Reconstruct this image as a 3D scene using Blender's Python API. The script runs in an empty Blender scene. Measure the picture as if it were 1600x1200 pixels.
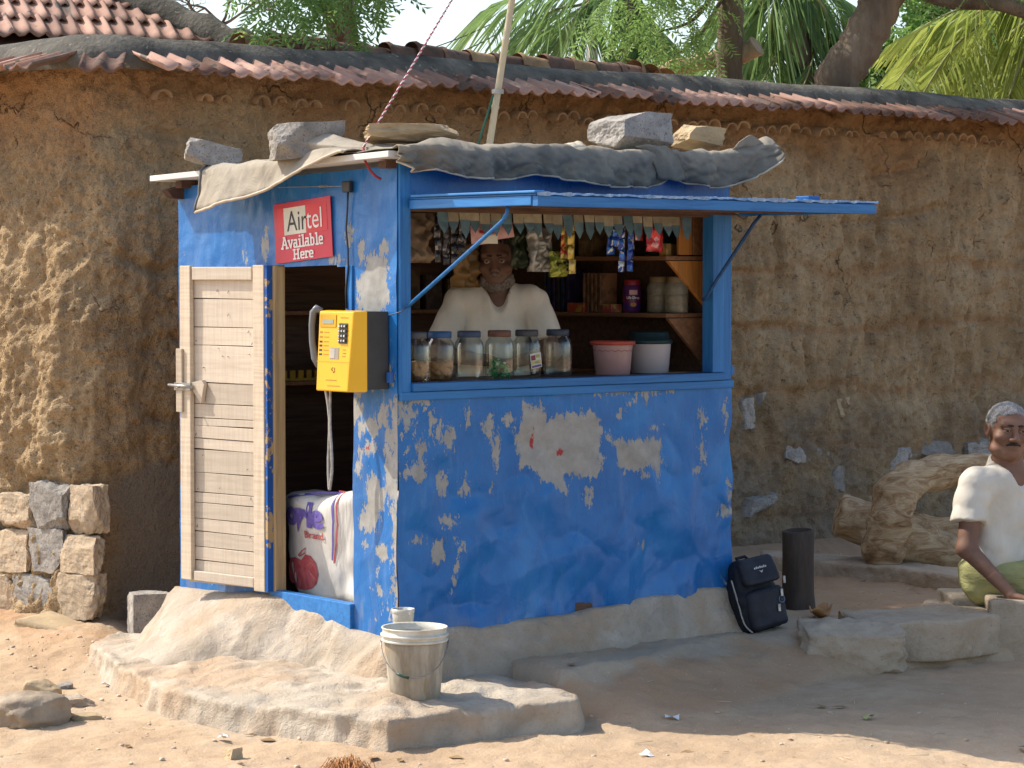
import bpy, bmesh, math, random
import numpy as np
from math import radians, sin, cos, pi
from mathutils import Vector, Matrix
from mathutils.bvhtree import BVHTree

random.seed(7)
sc = bpy.context.scene
COL = sc.collection

# ------------------------------------------------------------------ camera
H = 1.85                                  # eye height above the road
FPX = 4000.0                              # focal length in 1600-px image widths
PITCH = math.atan(170 / FPX)
cam_d = bpy.data.cameras.new('camera')
cam_d.sensor_width = 36.0
cam_d.lens = 36.0 * FPX / 1600.0
cam_d.clip_start = 0.1
cam_d.clip_end = 3000.0
cam = bpy.data.objects.new('camera', cam_d)
COL.objects.link(cam)
cam.location = (0, 0, H)
cam.rotation_euler = (pi / 2 - PITCH, 0, 0)
sc.camera = cam

# ------------------------------------------------------------------ light
SUN_EL = radians(47)
SH = np.array([-0.95, 0.31]); SH = SH / np.linalg.norm(SH)      # horizontal direction towards the sun
SUN = Vector((SH[0] * cos(SUN_EL), SH[1] * cos(SUN_EL), sin(SUN_EL)))
world = bpy.data.worlds.new('World')
sc.world = world
world.use_nodes = True
wn = world.node_tree
bg = wn.nodes['Background']
sky = wn.nodes.new('ShaderNodeTexSky')
sky.sky_type = 'NISHITA'
sky.sun_disc = False
sky.sun_elevation = SUN_EL
sky.sun_rotation = math.atan2(SUN.x, SUN.y)
sky.air_density = 1.0
sky.dust_density = 2.0
sky.ozone_density = 0.6
wn.links.new(sky.outputs[0], bg.inputs[0])
bg.inputs[1].default_value = 0.15
sun_d = bpy.data.lights.new('sun', 'SUN')
sun_d.energy = 3.4
sun_d.angle = radians(0.5)
sun_d.color = (1.0, 0.93, 0.82)
sun = bpy.data.objects.new('sun', sun_d)
COL.objects.link(sun)
sun.location = (-6, 4, 9)
sun.rotation_euler = SUN.to_track_quat('Z', 'Y').to_euler()
sc.view_settings.view_transform = 'Standard'
sc.view_settings.look = 'None'
sc.view_settings.gamma = 1.0
sc.view_settings.use_curve_mapping = False
sc.view_settings.exposure = 0.84
sc.render.engine = 'CYCLES'
sc.cycles.max_bounces = 8
sc.cycles.transparent_max_bounces = 16

# ------------------------------------------------------------------ survey: photo -> place
CAM = np.array([0.0, 0.0, H])
_cp, _sp = cos(PITCH), sin(PITCH)
def ray(u, v): return np.array([u - 800.0, (600 - v) * _sp + FPX * _cp, (600 - v) * _cp - FPX * _sp])
def P(u, v, Y):                            # point at distance Y
    d = ray(u, v); return CAM + d * (Y / d[1])
def G(u, v, z=0.0):                        # point on a level surface
    d = ray(u, v); return CAM + d * ((z - H) / d[2])
def on_plane(u, v, o, n):
    d = ray(u, v); return CAM + d * (((o - CAM) @ n) / (d @ n))
KA = radians(40.6)
ex = np.array([cos(KA), sin(KA), 0.0]); ey = np.array([-sin(KA), cos(KA), 0.0]); ez = np.array([0, 0, 1.0])
K0 = P(622, 985, 10.8)                     # near bottom corner of the kiosk
W0 = P(165, 985, 12.9)                     # corner of the mud wall
dl = np.array([-0.72, 0.694, 0.0])            # run of the wall beyond that corner
def kw(a, b, z): return K0 + ex * a + ey * b + ez * z
def R(u, v, b=0.0):                        # kiosk window-side plane -> (a, z)
    q = on_plane(u, v, K0 + ey * b, ey) - K0; return float(q @ ex), float(q[2])
def Lf(u, v, a=0.0):                       # kiosk door-side plane -> (b, z)
    q = on_plane(u, v, K0 + ex * a, ex) - K0; return float(q @ ey), float(q[2])
def Wr(u, v, off=0.0):                     # mud wall, long side -> (s, z)
    q = on_plane(u, v, W0 + ey * off, ey) - W0; return float(q @ ex), float(q[2])
nl = np.array([-0.694, -0.72, 0.0])
def Wl(u, v, off=0.0):                     # mud wall, short side -> (s, z), s negative
    q = on_plane(u, v, W0 + nl * off, nl) - W0; return -float(q @ dl), float(q[2])

# ------------------------------------------------------------------ noise
_rng = np.random.RandomState(3)
_perm = _rng.permutation(256).astype(np.int32); _perm = np.concatenate([_perm, _perm])
_g = np.array([[1,1,0],[-1,1,0],[1,-1,0],[-1,-1,0],[1,0,1],[-1,0,1],[1,0,-1],[-1,0,-1],[0,1,1],[0,-1,1],[0,1,-1],[0,-1,-1]], np.float32)
_gt = _g[np.arange(256) % 12]
def perlin(x, y, z=0.0):
    x, y, z = np.broadcast_arrays(np.asarray(x, np.float32), np.asarray(y, np.float32), np.asarray(z, np.float32))
    xi = np.floor(x).astype(np.int32); yi = np.floor(y).astype(np.int32); zi = np.floor(z).astype(np.int32)
    xf = x - xi; yf = y - yi; zf = z - zi
    u = xf*xf*xf*(xf*(xf*6-15)+10); v = yf*yf*yf*(yf*(yf*6-15)+10); w = zf*zf*zf*(zf*(zf*6-15)+10)
    xi &= 255; yi &= 255; zi &= 255
    def gr(dx, dy, dz):
        h = _perm[_perm[_perm[(xi + dx) & 255] + ((yi + dy) & 255)] + ((zi + dz) & 255)]
        g = _gt[h]
        return g[..., 0] * (xf - dx) + g[..., 1] * (yf - dy) + g[..., 2] * (zf - dz)
    def lp(a, b, t): return a + (b - a) * t
    return lp(lp(lp(gr(0,0,0), gr(1,0,0), u), lp(gr(0,1,0), gr(1,1,0), u), v),
              lp(lp(gr(0,0,1), gr(1,0,1), u), lp(gr(0,1,1), gr(1,1,1), u), v), w)
def fbm(x, y, z=0.0, o=4, gain=0.5):
    s = 0.0; a = 1.0; f = 1.0
    for i in range(o):
        s = s + a * perlin(x * f + 13.7 * i, y * f + 5.1 * i, z * f + 9.3 * i); a *= gain; f *= 2.03
    return s
def ridged(x, y, z=0.0, o=3, gain=0.5):
    s = 0.0; a = 1.0; f = 1.0
    for i in range(o):
        s = s + a * (1 - 2 * np.abs(perlin(x * f + 3.7 * i, y * f + 8.1 * i, z * f + 2.3 * i))); a *= gain; f *= 2.1
    return s
def sstep(a, b, x):
    t = np.clip((x - a) / (b - a), 0, 1); return t * t * (3 - 2 * t)

# ------------------------------------------------------------------ mesh helpers
def mesh_np(name, V, F, smooth=True):
    V = np.asarray(V, np.float32); me = bpy.data.meshes.new(name)
    F = np.asarray(F, np.int32); k = F.shape[1]
    me.vertices.add(len(V)); me.vertices.foreach_set('co', V.ravel())
    me.loops.add(F.size); me.loops.foreach_set('vertex_index', F.ravel())
    me.polygons.add(len(F))
    me.polygons.foreach_set('loop_start', np.arange(0, F.size, k, dtype=np.int32))
    me.polygons.foreach_set('loop_total', np.full(len(F), k, np.int32))
    me.polygons.foreach_set('use_smooth', np.full(len(F), smooth, bool))
    me.update(calc_edges=True); me.validate()
    return me
def attr(me, name, arr):
    a = me.attributes.new(name, 'FLOAT', 'POINT'); a.data.foreach_set('value', np.asarray(arr, np.float32).ravel())
def link(o, parent=None):
    COL.objects.link(o)
    if parent is not None: o.parent = parent
    return o
def obj(name, me, mat=None, parent=None, loc=None, rot=None):
    o = bpy.data.objects.new(name, me)
    if mat is not None and len(me.materials) == 0: me.materials.append(mat)
    if loc is not None: o.location = tuple(float(c) for c in loc)
    if rot is not None: o.rotation_euler = rot
    return link(o, parent)
def tag(o, label=None, cat=None, group=None, kind=None):
    if label: o['label'] = label
    if cat: o['category'] = cat
    if group: o['group'] = group
    if kind: o['kind'] = kind
    return o
def thing(name, label, cat, loc=(0, 0, 0), rz=0.0, group=None):
    o = bpy.data.objects.new(name, None); o.empty_display_size = 0.1
    o.location = tuple(float(c) for c in loc); o.rotation_euler = (0, 0, rz); COL.objects.link(o)
    return tag(o, label, cat, group)
def bevel(o, w=0.003, seg=2):
    m = o.modifiers.new('bevel', 'BEVEL'); m.width = w; m.segments = seg; m.limit_method = 'ANGLE'; m.angle_limit = radians(40)
    return o
def grid_faces(nx, ny, close=False):
    i = np.arange(nx if close else nx - 1)[:, None]; j = np.arange(ny - 1)[None, :]
    i2 = (i + 1) % nx
    return np.stack([i * ny + j + 0 * i, i2 * ny + j, i2 * ny + j + 1, i * ny + j + 1], -1).reshape(-1, 4)

class MB:
    def __init__(s): s.v = []; s.f = []; s.sm = []
    def add(s, V, F, smooth=False):
        o = len(s.v); s.v += [tuple(map(float, p)) for p in V]
        for f in F: s.f.append(tuple(int(i) + o for i in f)); s.sm.append(smooth)
        return s
    def box(s, c, d, M=None):
        V = [Vector((c[0] + sx * d[0] / 2, c[1] + sy * d[1] / 2, c[2] + sz * d[2] / 2)) for sx in (-1, 1) for sy in (-1, 1) for sz in (-1, 1)]
        if M is not None: V = [M @ v for v in V]
        return s.add(V, [(0,1,3,2),(4,6,7,5),(0,4,5,1),(2,3,7,6),(0,2,6,4),(1,5,7,3)])
    def bb(s, lo, hi, M=None):
        return s.box([(a + b) / 2 for a, b in zip(lo, hi)], [b - a for a, b in zip(lo, hi)], M)
    def tube(s, pts, r, n=8, caps=True, smooth=True):
        pts = [Vector(tuple(map(float, p))) for p in pts]; m = len(pts)
        rr = r if isinstance(r, (list, tuple, np.ndarray)) else [r] * m
        up = Vector((0, 0, 1)); V = []; prev = None
        for i, p in enumerate(pts):
            t = (pts[min(i + 1, m - 1)] - pts[max(i - 1, 0)]); t = t.normalized() if t.length > 1e-9 else Vector((0, 0, 1))
            if prev is None:
                a = up if abs(t.dot(up)) < 0.9 else Vector((1, 0, 0)); x = t.cross(a).normalized()
            else:
                x = (prev - t * prev.dot(t)); x = x.normalized() if x.length > 1e-6 else t.orthogonal().normalized()
            prev = x; y = t.cross(x)
            for k in range(n):
                an = 2 * pi * k / n; V.append(p + (x * cos(an) + y * sin(an)) * rr[i])
        F = [(i*n+k, i*n+(k+1)%n, (i+1)*n+(k+1)%n, (i+1)*n+k) for i in range(m-1) for k in range(n)]
        s.add(V, F, smooth)
        if caps:
            o = len(s.v) - m * n
            s.f.append(tuple(o + k for k in reversed(range(n)))); s.sm.append(False)
            s.f.append(tuple(o + (m-1)*n + k for k in range(n))); s.sm.append(False)
        return s
    def lathe(s, prof, n=20, c=(0, 0, 0), smooth=True, sq=0.0):
        V = []
        for r, z in prof:
            for k in range(n):
                an = 2 * pi * k / n; q = r
                if sq: q = r * (1 - sq + sq / max(abs(cos(an)), abs(sin(an))))
                V.append((c[0] + q * cos(an), c[1] + q * sin(an), c[2] + z))
        m = len(prof)
        F = [(i*n+k, i*n+(k+1)%n, (i+1)*n+(k+1)%n, (i+1)*n+k) for i in range(m-1) for k in range(n)]
        return s.add(V, F, smooth)
    def prism(s, poly, t, M=None):          # polygon in the xy plane, thickness along z
        n = len(poly); V = [Vector((p[0], p[1], 0)) for p in poly] + [Vector((p[0], p[1], t)) for p in poly]
        if M is not None: V = [M @ v for v in V]
        F = [tuple(reversed(range(n))), tuple(range(n, 2 * n))] + [(i, (i+1) % n, n + (i+1) % n, n + i) for i in range(n)]
        return s.add(V, F)
    def mesh(s, name='m'):
        me = bpy.data.meshes.new(name); me.from_pydata(s.v, [], s.f); me.update()
        me.polygons.foreach_set('use_smooth', s.sm)
        return me
    def build(s, name, mat, parent=None, loc=None, rot=None, bev=0.0):
        o = obj(name, s.mesh(name), mat, parent, loc, rot)
        bm = bmesh.new(); bm.from_mesh(o.data); bmesh.ops.recalc_face_normals(bm, faces=bm.faces); bm.to_mesh(o.data); bm.free()
        if bev: bevel(o, bev)
        return o

# ------------------------------------------------------------------ implicit surfaces
def nets(val, lo, h):
    ins = val < 0; nx, ny, nz = val.shape
    c = np.zeros((nx-1, ny-1, nz-1), np.int8)
    offs = [(i, j, k) for i in (0, 1) for j in (0, 1) for k in (0, 1)]
    for i, j, k in offs: c += ins[i:nx-1+i, j:ny-1+j, k:nz-1+k]
    act = (c > 0) & (c < 8); idx = np.argwhere(act)
    ids = np.full(c.shape, -1, np.int32); ids[act] = np.arange(len(idx))
    acc = np.zeros((len(idx), 3)); cnt = np.zeros(len(idx))
    for a in offs:
        for ax in range(3):
            if a[ax] == 1: continue
            b = list(a); b[ax] = 1
            va = val[idx[:,0]+a[0], idx[:,1]+a[1], idx[:,2]+a[2]]; vb = val[idx[:,0]+b[0], idx[:,1]+b[1], idx[:,2]+b[2]]
            m = (va < 0) != (vb < 0); t = np.where(m, va / np.where(m, va - vb, 1), 0)
            p = np.tile(np.array(a, float), (len(idx), 1)); p[:, ax] = t
            acc[m] += p[m]; cnt[m] += 1
    V = (idx + acc / cnt[:, None]) * h + np.asarray(lo)
    Fs = []
    for ax in range(3):
        sl0 = [slice(None)] * 3; sl1 = [slice(None)] * 3; sl0[ax] = slice(0, -1); sl1[ax] = slice(1, None)
        s0 = ins[tuple(sl0)]; s1 = ins[tuple(sl1)]
        e = np.argwhere(s0 != s1); o1, o2 = (ax + 1) % 3, (ax + 2) % 3
        ok = (e[:, o1] > 0) & (e[:, o2] > 0) & (e[:, o1] < val.shape[o1]-1) & (e[:, o2] < val.shape[o2]-1); e = e[ok]
        q = []
        for d1, d2 in ((1, 1), (0, 1), (0, 0), (1, 0)):
            p = e.copy(); p[:, o1] -= d1; p[:, o2] -= d2; q.append(ids[p[:,0], p[:,1], p[:,2]])
        q = np.stack(q, 1); fl = s0[e[:,0], e[:,1], e[:,2]]
        q[~fl] = q[~fl][:, ::-1]; Fs.append(q)
    return V, np.concatenate(Fs)
def sdf_mesh(name, f, lo, hi, h, smooth=True):
    ax = [np.arange(lo[i], hi[i] + h, h) for i in range(3)]
    X, Y, Z = np.meshgrid(*[a.astype(np.float32) for a in ax], indexing='ij')
    V, F = nets(f(X, Y, Z), lo, h)
    return mesh_np(name, V, F, smooth)
def smin(a, b, k):
    h = np.clip(0.5 + 0.5 * (b - a) / k, 0, 1); return b + (a - b) * h - k * h * (1 - h)
def smax(a, b, k): return -smin(-a, -b, k)
def cone(X, Y, Z, a, b, r1, r2):
    a = np.asarray(a, float); b = np.asarray(b, float); d = b - a; L2 = float(d @ d)
    t = np.clip(((X - a[0]) * d[0] + (Y - a[1]) * d[1] + (Z - a[2]) * d[2]) / L2, 0, 1)
    return np.sqrt((X - a[0] - t*d[0])**2 + (Y - a[1] - t*d[1])**2 + (Z - a[2] - t*d[2])**2) - (r1 + (r2 - r1) * t)
def ell(X, Y, Z, c, r, M=None):
    x, y, z = X - c[0], Y - c[1], Z - c[2]
    if M is not None: x, y, z = [M[i][0]*x + M[i][1]*y + M[i][2]*z for i in range(3)]
    k0 = np.sqrt((x/r[0])**2 + (y/r[1])**2 + (z/r[2])**2) + 1e-6
    k1 = np.sqrt((x/r[0]**2)**2 + (y/r[1]**2)**2 + (z/r[2]**2)**2) + 1e-6
    return k0 * (k0 - 1) / k1
def rbox(X, Y, Z, c, d, r):
    qx, qy, qz = np.abs(X-c[0]) - d[0]/2 + r, np.abs(Y-c[1]) - d[1]/2 + r, np.abs(Z-c[2]) - d[2]/2 + r
    return np.sqrt(np.maximum(qx,0)**2 + np.maximum(qy,0)**2 + np.maximum(qz,0)**2) + np.minimum(np.maximum(qx, np.maximum(qy, qz)), 0) - r
def poly_sd(X, Y, poly):                   # signed distance to a polygon, inside negative
    poly = np.asarray(poly, float); d = np.full(X.shape, 1e9); s = np.ones(X.shape)
    n = len(poly)
    for i in range(n):
        a = poly[i]; b = poly[i - 1]; e = b - a; wx = X - a[0]; wy = Y - a[1]
        t = np.clip((wx*e[0] + wy*e[1]) / (e @ e), 0, 1)
        d = np.minimum(d, (wx - e[0]*t)**2 + (wy - e[1]*t)**2)
        c1 = Y >= a[1]; c2 = Y < b[1]; c3 = e[0]*wy > e[1]*wx
        fl = (c1 & c2 & c3) | (~c1 & ~c2 & ~c3); s = np.where(fl, -s, s)
    return s * np.sqrt(d)

def rock_mesh(name, d, seed=0, cuts=7, n=9, rough=0.05, cutlo=0.68, cuthi=1.05, rnd=0.12, smooth=True):
    rg = random.Random(seed); idx = {}; V = []; F = []
    def vid(p):
        k = tuple(round(c * 1000) for c in p)
        if k not in idx: idx[k] = len(V); V.append(p)
        return idx[k]
    for ax in range(3):
        for sg in (-1, 1):
            for i in range(n):
                for j in range(n):
                    q = []
                    for di, dj in ((0,0),(1,0),(1,1),(0,1)):
                        p = [0, 0, 0]; p[ax] = sg; p[(ax+1)%3] = -1 + 2*(i+di)/n; p[(ax+2)%3] = -1 + 2*(j+dj)/n; q.append(vid(tuple(p)))
                    F.append(q if sg > 0 else q[::-1])
    V = np.array(V, float)
    ln = np.linalg.norm(V, axis=1, keepdims=True); V = V * (1 - rnd) + (V / ln) * rnd * 1.25
    for _ in range(cuts):
        nn = np.array([rg.gauss(0, 1) for _ in range(3)]); nn /= np.linalg.norm(nn)
        dd = rg.uniform(cutlo, cuthi) * (np.abs(nn).sum() * 0.8); t = np.maximum(V @ nn - dd, 0); V = V - t[:, None] * nn
    nr = V / np.linalg.norm(V, axis=1, keepdims=True); s = seed * 3.17
    V = V + nr * (fbm(V[:,0]*1.6 + s, V[:,1]*1.6, V[:,2]*1.6, 4, 0.6) * rough)[:, None]
    return mesh_np(name, V * np.array(d) / 2, np.array(F), smooth)

# ------------------------------------------------------------------ materials
def _nt(name):
    m = bpy.data.materials.new(name); m.use_nodes = True; nt = m.node_tree
    return m, nt, nt.nodes['Principled BSDF']
def nd(nt, t, **kw):
    n = nt.nodes.new(t)
    for k, v in kw.items():
        if k in ('ins',):
            for i, val in v.items():
                if hasattr(val, 'is_linked'): nt.links.new(val, n.inputs[i])
                else: n.inputs[i].default_value = val
        else: setattr(n, k, v)
    return n
def math_(nt, op, a, b=0.0, c=None, clamp=False):
    n = nd(nt, 'ShaderNodeMath', operation=op, use_clamp=clamp); 
    for i, v in enumerate((a, b) if c is None else (a, b, c)):
        if hasattr(v, 'is_linked'): nt.links.new(v, n.inputs[i])
        else: n.inputs[i].default_value = v
    return n.outputs[0]
def mix_(nt, f, a, b, mode='MIX'):
    n = nd(nt, 'ShaderNodeMix', data_type='RGBA', blend_type=mode)
    for i, v in ((0, f), (6, a), (7, b)):
        if hasattr(v, 'is_linked'): nt.links.new(v, n.inputs[i])
        else: n.inputs[i].default_value = v if i == 0 else (tuple(v) + (1,) if len(v) == 3 else v)
    return n.outputs[2]
def coords(nt, stretch=(1, 1, 1), rand=True):
    tc = nd(nt, 'ShaderNodeTexCoord'); out = tc.outputs['Object']
    if rand:
        oi = nd(nt, 'ShaderNodeObjectInfo'); r = math_(nt, 'MULTIPLY', oi.outputs['Random'], 37.0)
        a = nd(nt, 'ShaderNodeVectorMath', operation='ADD', ins={0: out, 1: r}); out = a.outputs[0]
    if tuple(stretch) != (1, 1, 1):
        a = nd(nt, 'ShaderNodeVectorMath', operation='MULTIPLY', ins={0: out, 1: stretch}); out = a.outputs[0]
    return out
def noise(nt, co, scale, detail=5, rough=0.55, dist=0.0):
    return nd(nt, 'ShaderNodeTexNoise', ins={'Vector': co, 'Scale': scale, 'Detail': detail, 'Roughness': rough, 'Distortion': dist}).outputs['Fac']
def ramp(nt, f, stops):
    n = nd(nt, 'ShaderNodeValToRGB'); nt.links.new(f, n.inputs[0]); e = n.color_ramp.elements
    while len(e) < len(stops): e.new(0.5)
    for i, (p, c) in enumerate(stops): e[i].position = p; e[i].color = (c if isinstance(c, tuple) else (c, c, c)) + (1,)
    return n.outputs[0]
def bump(nt, bs, h, strength, dist=0.01, prev=None):
    n = nd(nt, 'ShaderNodeBump', ins={'Height': h, 'Strength': strength, 'Distance': dist})
    if prev is not None: nt.links.new(prev, n.inputs['Normal'])
    nt.links.new(n.outputs[0], bs.inputs['Normal']); return n.outputs[0]
def attr_(nt, name): return nd(nt, 'ShaderNodeAttribute', attribute_name=name).outputs['Fac']
def M(name, c1, c2=None, scale=8, stretch=(1,1,1), rough=0.75, bmp=0.3, bscale=60, bdist=0.004, metal=0.0, spec=0.35, vary=0.2, speck=None, speck_amt=0.62, speck_scale=90, lo=0.35, hi=0.65, detail=5, dist=0.0):
    m, nt, bs = _nt(name); co = coords(nt, stretch); c2 = c2 or tuple(c * 0.7 for c in c1)
    f = noise(nt, co, scale, detail, 0.6, dist); col = ramp(nt, f, [(lo, tuple(c2)), (hi, tuple(c1))])
    if speck:
        sp = noise(nt, co, speck_scale, 3, 0.6); col = mix_(nt, ramp(nt, sp, [(speck_amt, 0.0), (speck_amt + 0.06, 1.0)]), col, speck)
    if vary:
        oi = nd(nt, 'ShaderNodeObjectInfo'); v = math_(nt, 'MULTIPLY_ADD', oi.outputs['Random'], vary * 2, 1 - vary)
        col = mix_(nt, 1.0, col, nd(nt, 'ShaderNodeCombineColor', ins={0: v, 1: v, 2: v}).outputs[0], 'MULTIPLY')
    nt.links.new(col, bs.inputs['Base Color']); bs.inputs['Metallic'].default_value = metal; bs.inputs['Specular IOR Level'].default_value = spec
    r = nd(nt, 'ShaderNodeMapRange', ins={0: f, 1: 0.2, 2: 0.8, 3: min(1, rough + 0.08), 4: max(0.03, rough - 0.08)}).outputs[0]
    nt.links.new(r, bs.inputs['Roughness'])
    if bmp: bump(nt, bs, noise(nt, co, bscale, 4, 0.6), bmp, bdist)
    return m
# ------------------------------------------------------------------ special materials
def mat_mud():
    m, nt, bs = _nt('mud'); co = coords(nt, rand=False)
    f = noise(nt, co, 1.7, 5, 0.65, 0.4); col = ramp(nt, f, [(0.30, (0.33, 0.225, 0.125)), (0.5, (0.455, 0.32, 0.18)), (0.7, (0.57, 0.42, 0.25))])
    st = nd(nt, 'ShaderNodeVectorMath', operation='MULTIPLY', ins={0: co, 1: (1, 1, 0.22)}).outputs[0]
    g = noise(nt, st, 6, 4, 0.7); col = mix_(nt, ramp(nt, g, [(0.52, 0.0), (0.75, 0.55)]), col, (0.25, 0.18, 0.11))
    sp = noise(nt, co, 55, 3, 0.7); col = mix_(nt, ramp(nt, sp, [(0.60, 0.0), (0.70, 0.45)]), col, (0.56, 0.45, 0.31))
    sp2 = noise(nt, co, 30, 3, 0.7); col = mix_(nt, ramp(nt, sp2, [(0.30, 0.75), (0.43, 0.0)]), col, (0.15, 0.10, 0.065))
    col = mix_(nt, attr_(nt, 'red'), col, mix_(nt, f, (0.38, 0.19, 0.085), (0.46, 0.27, 0.13)))
    col = mix_(nt, attr_(nt, 'plaster'), col, mix_(nt, f, (0.22, 0.18, 0.135), (0.33, 0.265, 0.195)))
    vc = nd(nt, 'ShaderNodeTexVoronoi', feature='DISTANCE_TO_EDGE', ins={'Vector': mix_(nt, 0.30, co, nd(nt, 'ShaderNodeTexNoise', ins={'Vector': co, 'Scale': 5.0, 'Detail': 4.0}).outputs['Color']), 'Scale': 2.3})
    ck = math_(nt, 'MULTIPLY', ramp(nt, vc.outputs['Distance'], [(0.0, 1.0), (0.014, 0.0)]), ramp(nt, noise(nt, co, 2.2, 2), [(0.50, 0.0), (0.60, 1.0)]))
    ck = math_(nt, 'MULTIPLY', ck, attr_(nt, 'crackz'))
    col = mix_(nt, math_(nt, 'MULTIPLY', ck, 0.75), col, (0.07, 0.045, 0.03))  # shade inside the cracks put into the colour, besides the bump
    nt.links.new(col, bs.inputs['Base Color']); bs.inputs['Roughness'].default_value = 0.95; bs.inputs['Specular IOR Level'].default_value = 0.1
    b1 = bump(nt, bs, math_(nt, 'ADD', noise(nt, co, 24, 5, 0.75), math_(nt, 'MULTIPLY', ck, -0.7)), 1.0, 0.035); bump(nt, bs, noise(nt, co, 85, 2, 0.6), 0.9, 0.012, b1)
    return m
def mat_ground():
    m, nt, bs = _nt('dirt'); co = coords(nt, rand=False)
    f = noise(nt, co, 0.9, 5, 0.6, 0.3); col = ramp(nt, f, [(0.3, (0.385, 0.265, 0.165)), (0.5, (0.455, 0.33, 0.215)), (0.7, (0.515, 0.395, 0.27))])
    g = noise(nt, co, 7, 5, 0.7); col = mix_(nt, ramp(nt, g, [(0.45, 0.0), (0.75, 0.7)]), col, (0.36, 0.25, 0.15))
    col = mix_(nt, attr_(nt, 'red'), col, mix_(nt, g, (0.36, 0.20, 0.11), (0.44, 0.27, 0.15)))
    col = mix_(nt, attr_(nt, 'cem'), col, mix_(nt, g, (0.37, 0.29, 0.205), (0.49, 0.39, 0.28)))
    sp = noise(nt, co, 70, 3, 0.75); col = mix_(nt, ramp(nt, sp, [(0.64, 0.0), (0.72, 0.4)]), col, (0.26, 0.18, 0.12))
    sp2 = noise(nt, co, 90, 2, 0.6); col = mix_(nt, ramp(nt, sp2, [(0.66, 0.0), (0.72, 0.6)]), col, (0.62, 0.53, 0.42))
    nt.links.new(col, bs.inputs['Base Color']); bs.inputs['Roughness'].default_value = 0.95; bs.inputs['Specular IOR Level'].default_value = 0.1
    b1 = bump(nt, bs, g, 0.6, 0.02); b2 = bump(nt, bs, noise(nt, co, 55, 4, 0.75), 0.6, 0.010, b1)
    return m
def mat_cement(name='cement', c1=(0.50, 0.43, 0.34), c2=(0.34, 0.28, 0.21), stain=(0.44, 0.31, 0.20)):
    m, nt, bs = _nt(name); co = coords(nt, rand=False)
    f = noise(nt, co, 3.0, 6, 0.65, 0.5); col = ramp(nt, f, [(0.34, c2), (0.62, c1)]); wh = noise(nt, co, 5.5, 5, 0.7, 0.8); col = mix_(nt, ramp(nt, wh, [(0.60, 0.0), (0.68, 0.5)]), col, (0.58, 0.54, 0.48))
    g = noise(nt, co, 1.6, 4, 0.6); col = mix_(nt, ramp(nt, g, [(0.45, 0.0), (0.62, 0.8)]), col, stain)
    sp = noise(nt, co, 45, 4, 0.7); col = mix_(nt, ramp(nt, sp, [(0.58, 0.0), (0.75, 0.6)]), col, (0.25, 0.19, 0.13))
    nt.links.new(col, bs.inputs['Base Color']); bs.inputs['Roughness'].default_value = 0.9; bs.inputs['Specular IOR Level'].default_value = 0.15
    b1 = bump(nt, bs, noise(nt, co, 12, 6, 0.7, 0.6), 0.55, 0.03); bump(nt, bs, noise(nt, co, 80, 3, 0.7), 0.7, 0.008, b1)
    return m
def mat_paint():
    m, nt, bs = _nt('blue_paint_peeling'); co = coords(nt, rand=False)
    f = noise(nt, co, 2.2, 5, 0.6, 0.6); blue = ramp(nt, f, [(0.3, (0.014, 0.118, 0.355)), (0.55, (0.019, 0.155, 0.44)), (0.75, (0.045, 0.225, 0.53))])
    sc_ = nd(nt, 'ShaderNodeVectorMath', operation='MULTIPLY', ins={0: co, 1: (1, 1, 0.25)}).outputs[0]
    w = noise(nt, sc_, 20, 6, 0.7); blue = mix_(nt, ramp(nt, w, [(0.55, 0.0), (0.8, 0.32)]), blue, (0.17, 0.38, 0.62))
    n1 = math_(nt, 'SUBTRACT', noise(nt, nd(nt, 'ShaderNodeVectorMath', operation='MULTIPLY', ins={0: co, 1: (1, 1, 0.5)}).outputs[0], 38, 6, 0.75, 0.3), 0.5)
    val = math_(nt, 'MULTIPLY_ADD', n1, 0.19, attr_(nt, 'peel'))
    m1 = math_(nt, 'GREATER_THAN', val, 0.0)
    n2 = noise(nt, nd(nt, 'ShaderNodeVectorMath', operation='MULTIPLY', ins={0: co, 1: (1, 1, 0.55)}).outputs[0], 34, 7, 0.72, 0.4)
    m2 = math_(nt, 'GREATER_THAN', math_(nt, 'MULTIPLY_ADD', attr_(nt, 'chips'), 0.17, n2), 0.775)
    mk = math_(nt, 'MAXIMUM', m1, m2)
    gr = noise(nt, co, 12, 6, 0.7); grey = ramp(nt, gr, [(0.3, (0.25, 0.245, 0.225)), (0.65, (0.37, 0.36, 0.335))])
    rd = math_(nt, 'GREATER_THAN', math_(nt, 'MULTIPLY_ADD', n1, 0.06, attr_(nt, 'redp')), 0.0); grey = mix_(nt, rd, grey, (0.34, 0.035, 0.04))
    col = mix_(nt, mk, blue, grey)
    dirt = noise(nt, sc_, 5, 6, 0.7); col = mix_(nt, math_(nt, 'MULTIPLY', ramp(nt, dirt, [(0.48, 0.0), (0.75, 1.0)]), attr_(nt, 'dirt')), col, (0.28, 0.22, 0.15))
    nt.links.new(col, bs.inputs['Base Color'])
    r = math_(nt, 'MULTIPLY_ADD', mk, 0.25, math_(nt, 'MULTIPLY_ADD', w, 0.25, 0.17)); nt.links.new(r, bs.inputs['Roughness'])
    bs.inputs['Specular IOR Level'].default_value = 0.30
    b1 = bump(nt, bs, noise(nt, co, 7, 4, 0.5, 0.8), 0.28, 0.02); b2 = bump(nt, bs, math_(nt, 'MULTIPLY', mk, -1.0), 0.5, 0.002, b1); bump(nt, bs, noise(nt, co, 70, 4, 0.6), 0.10, 0.004, b2)
    return m
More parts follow.
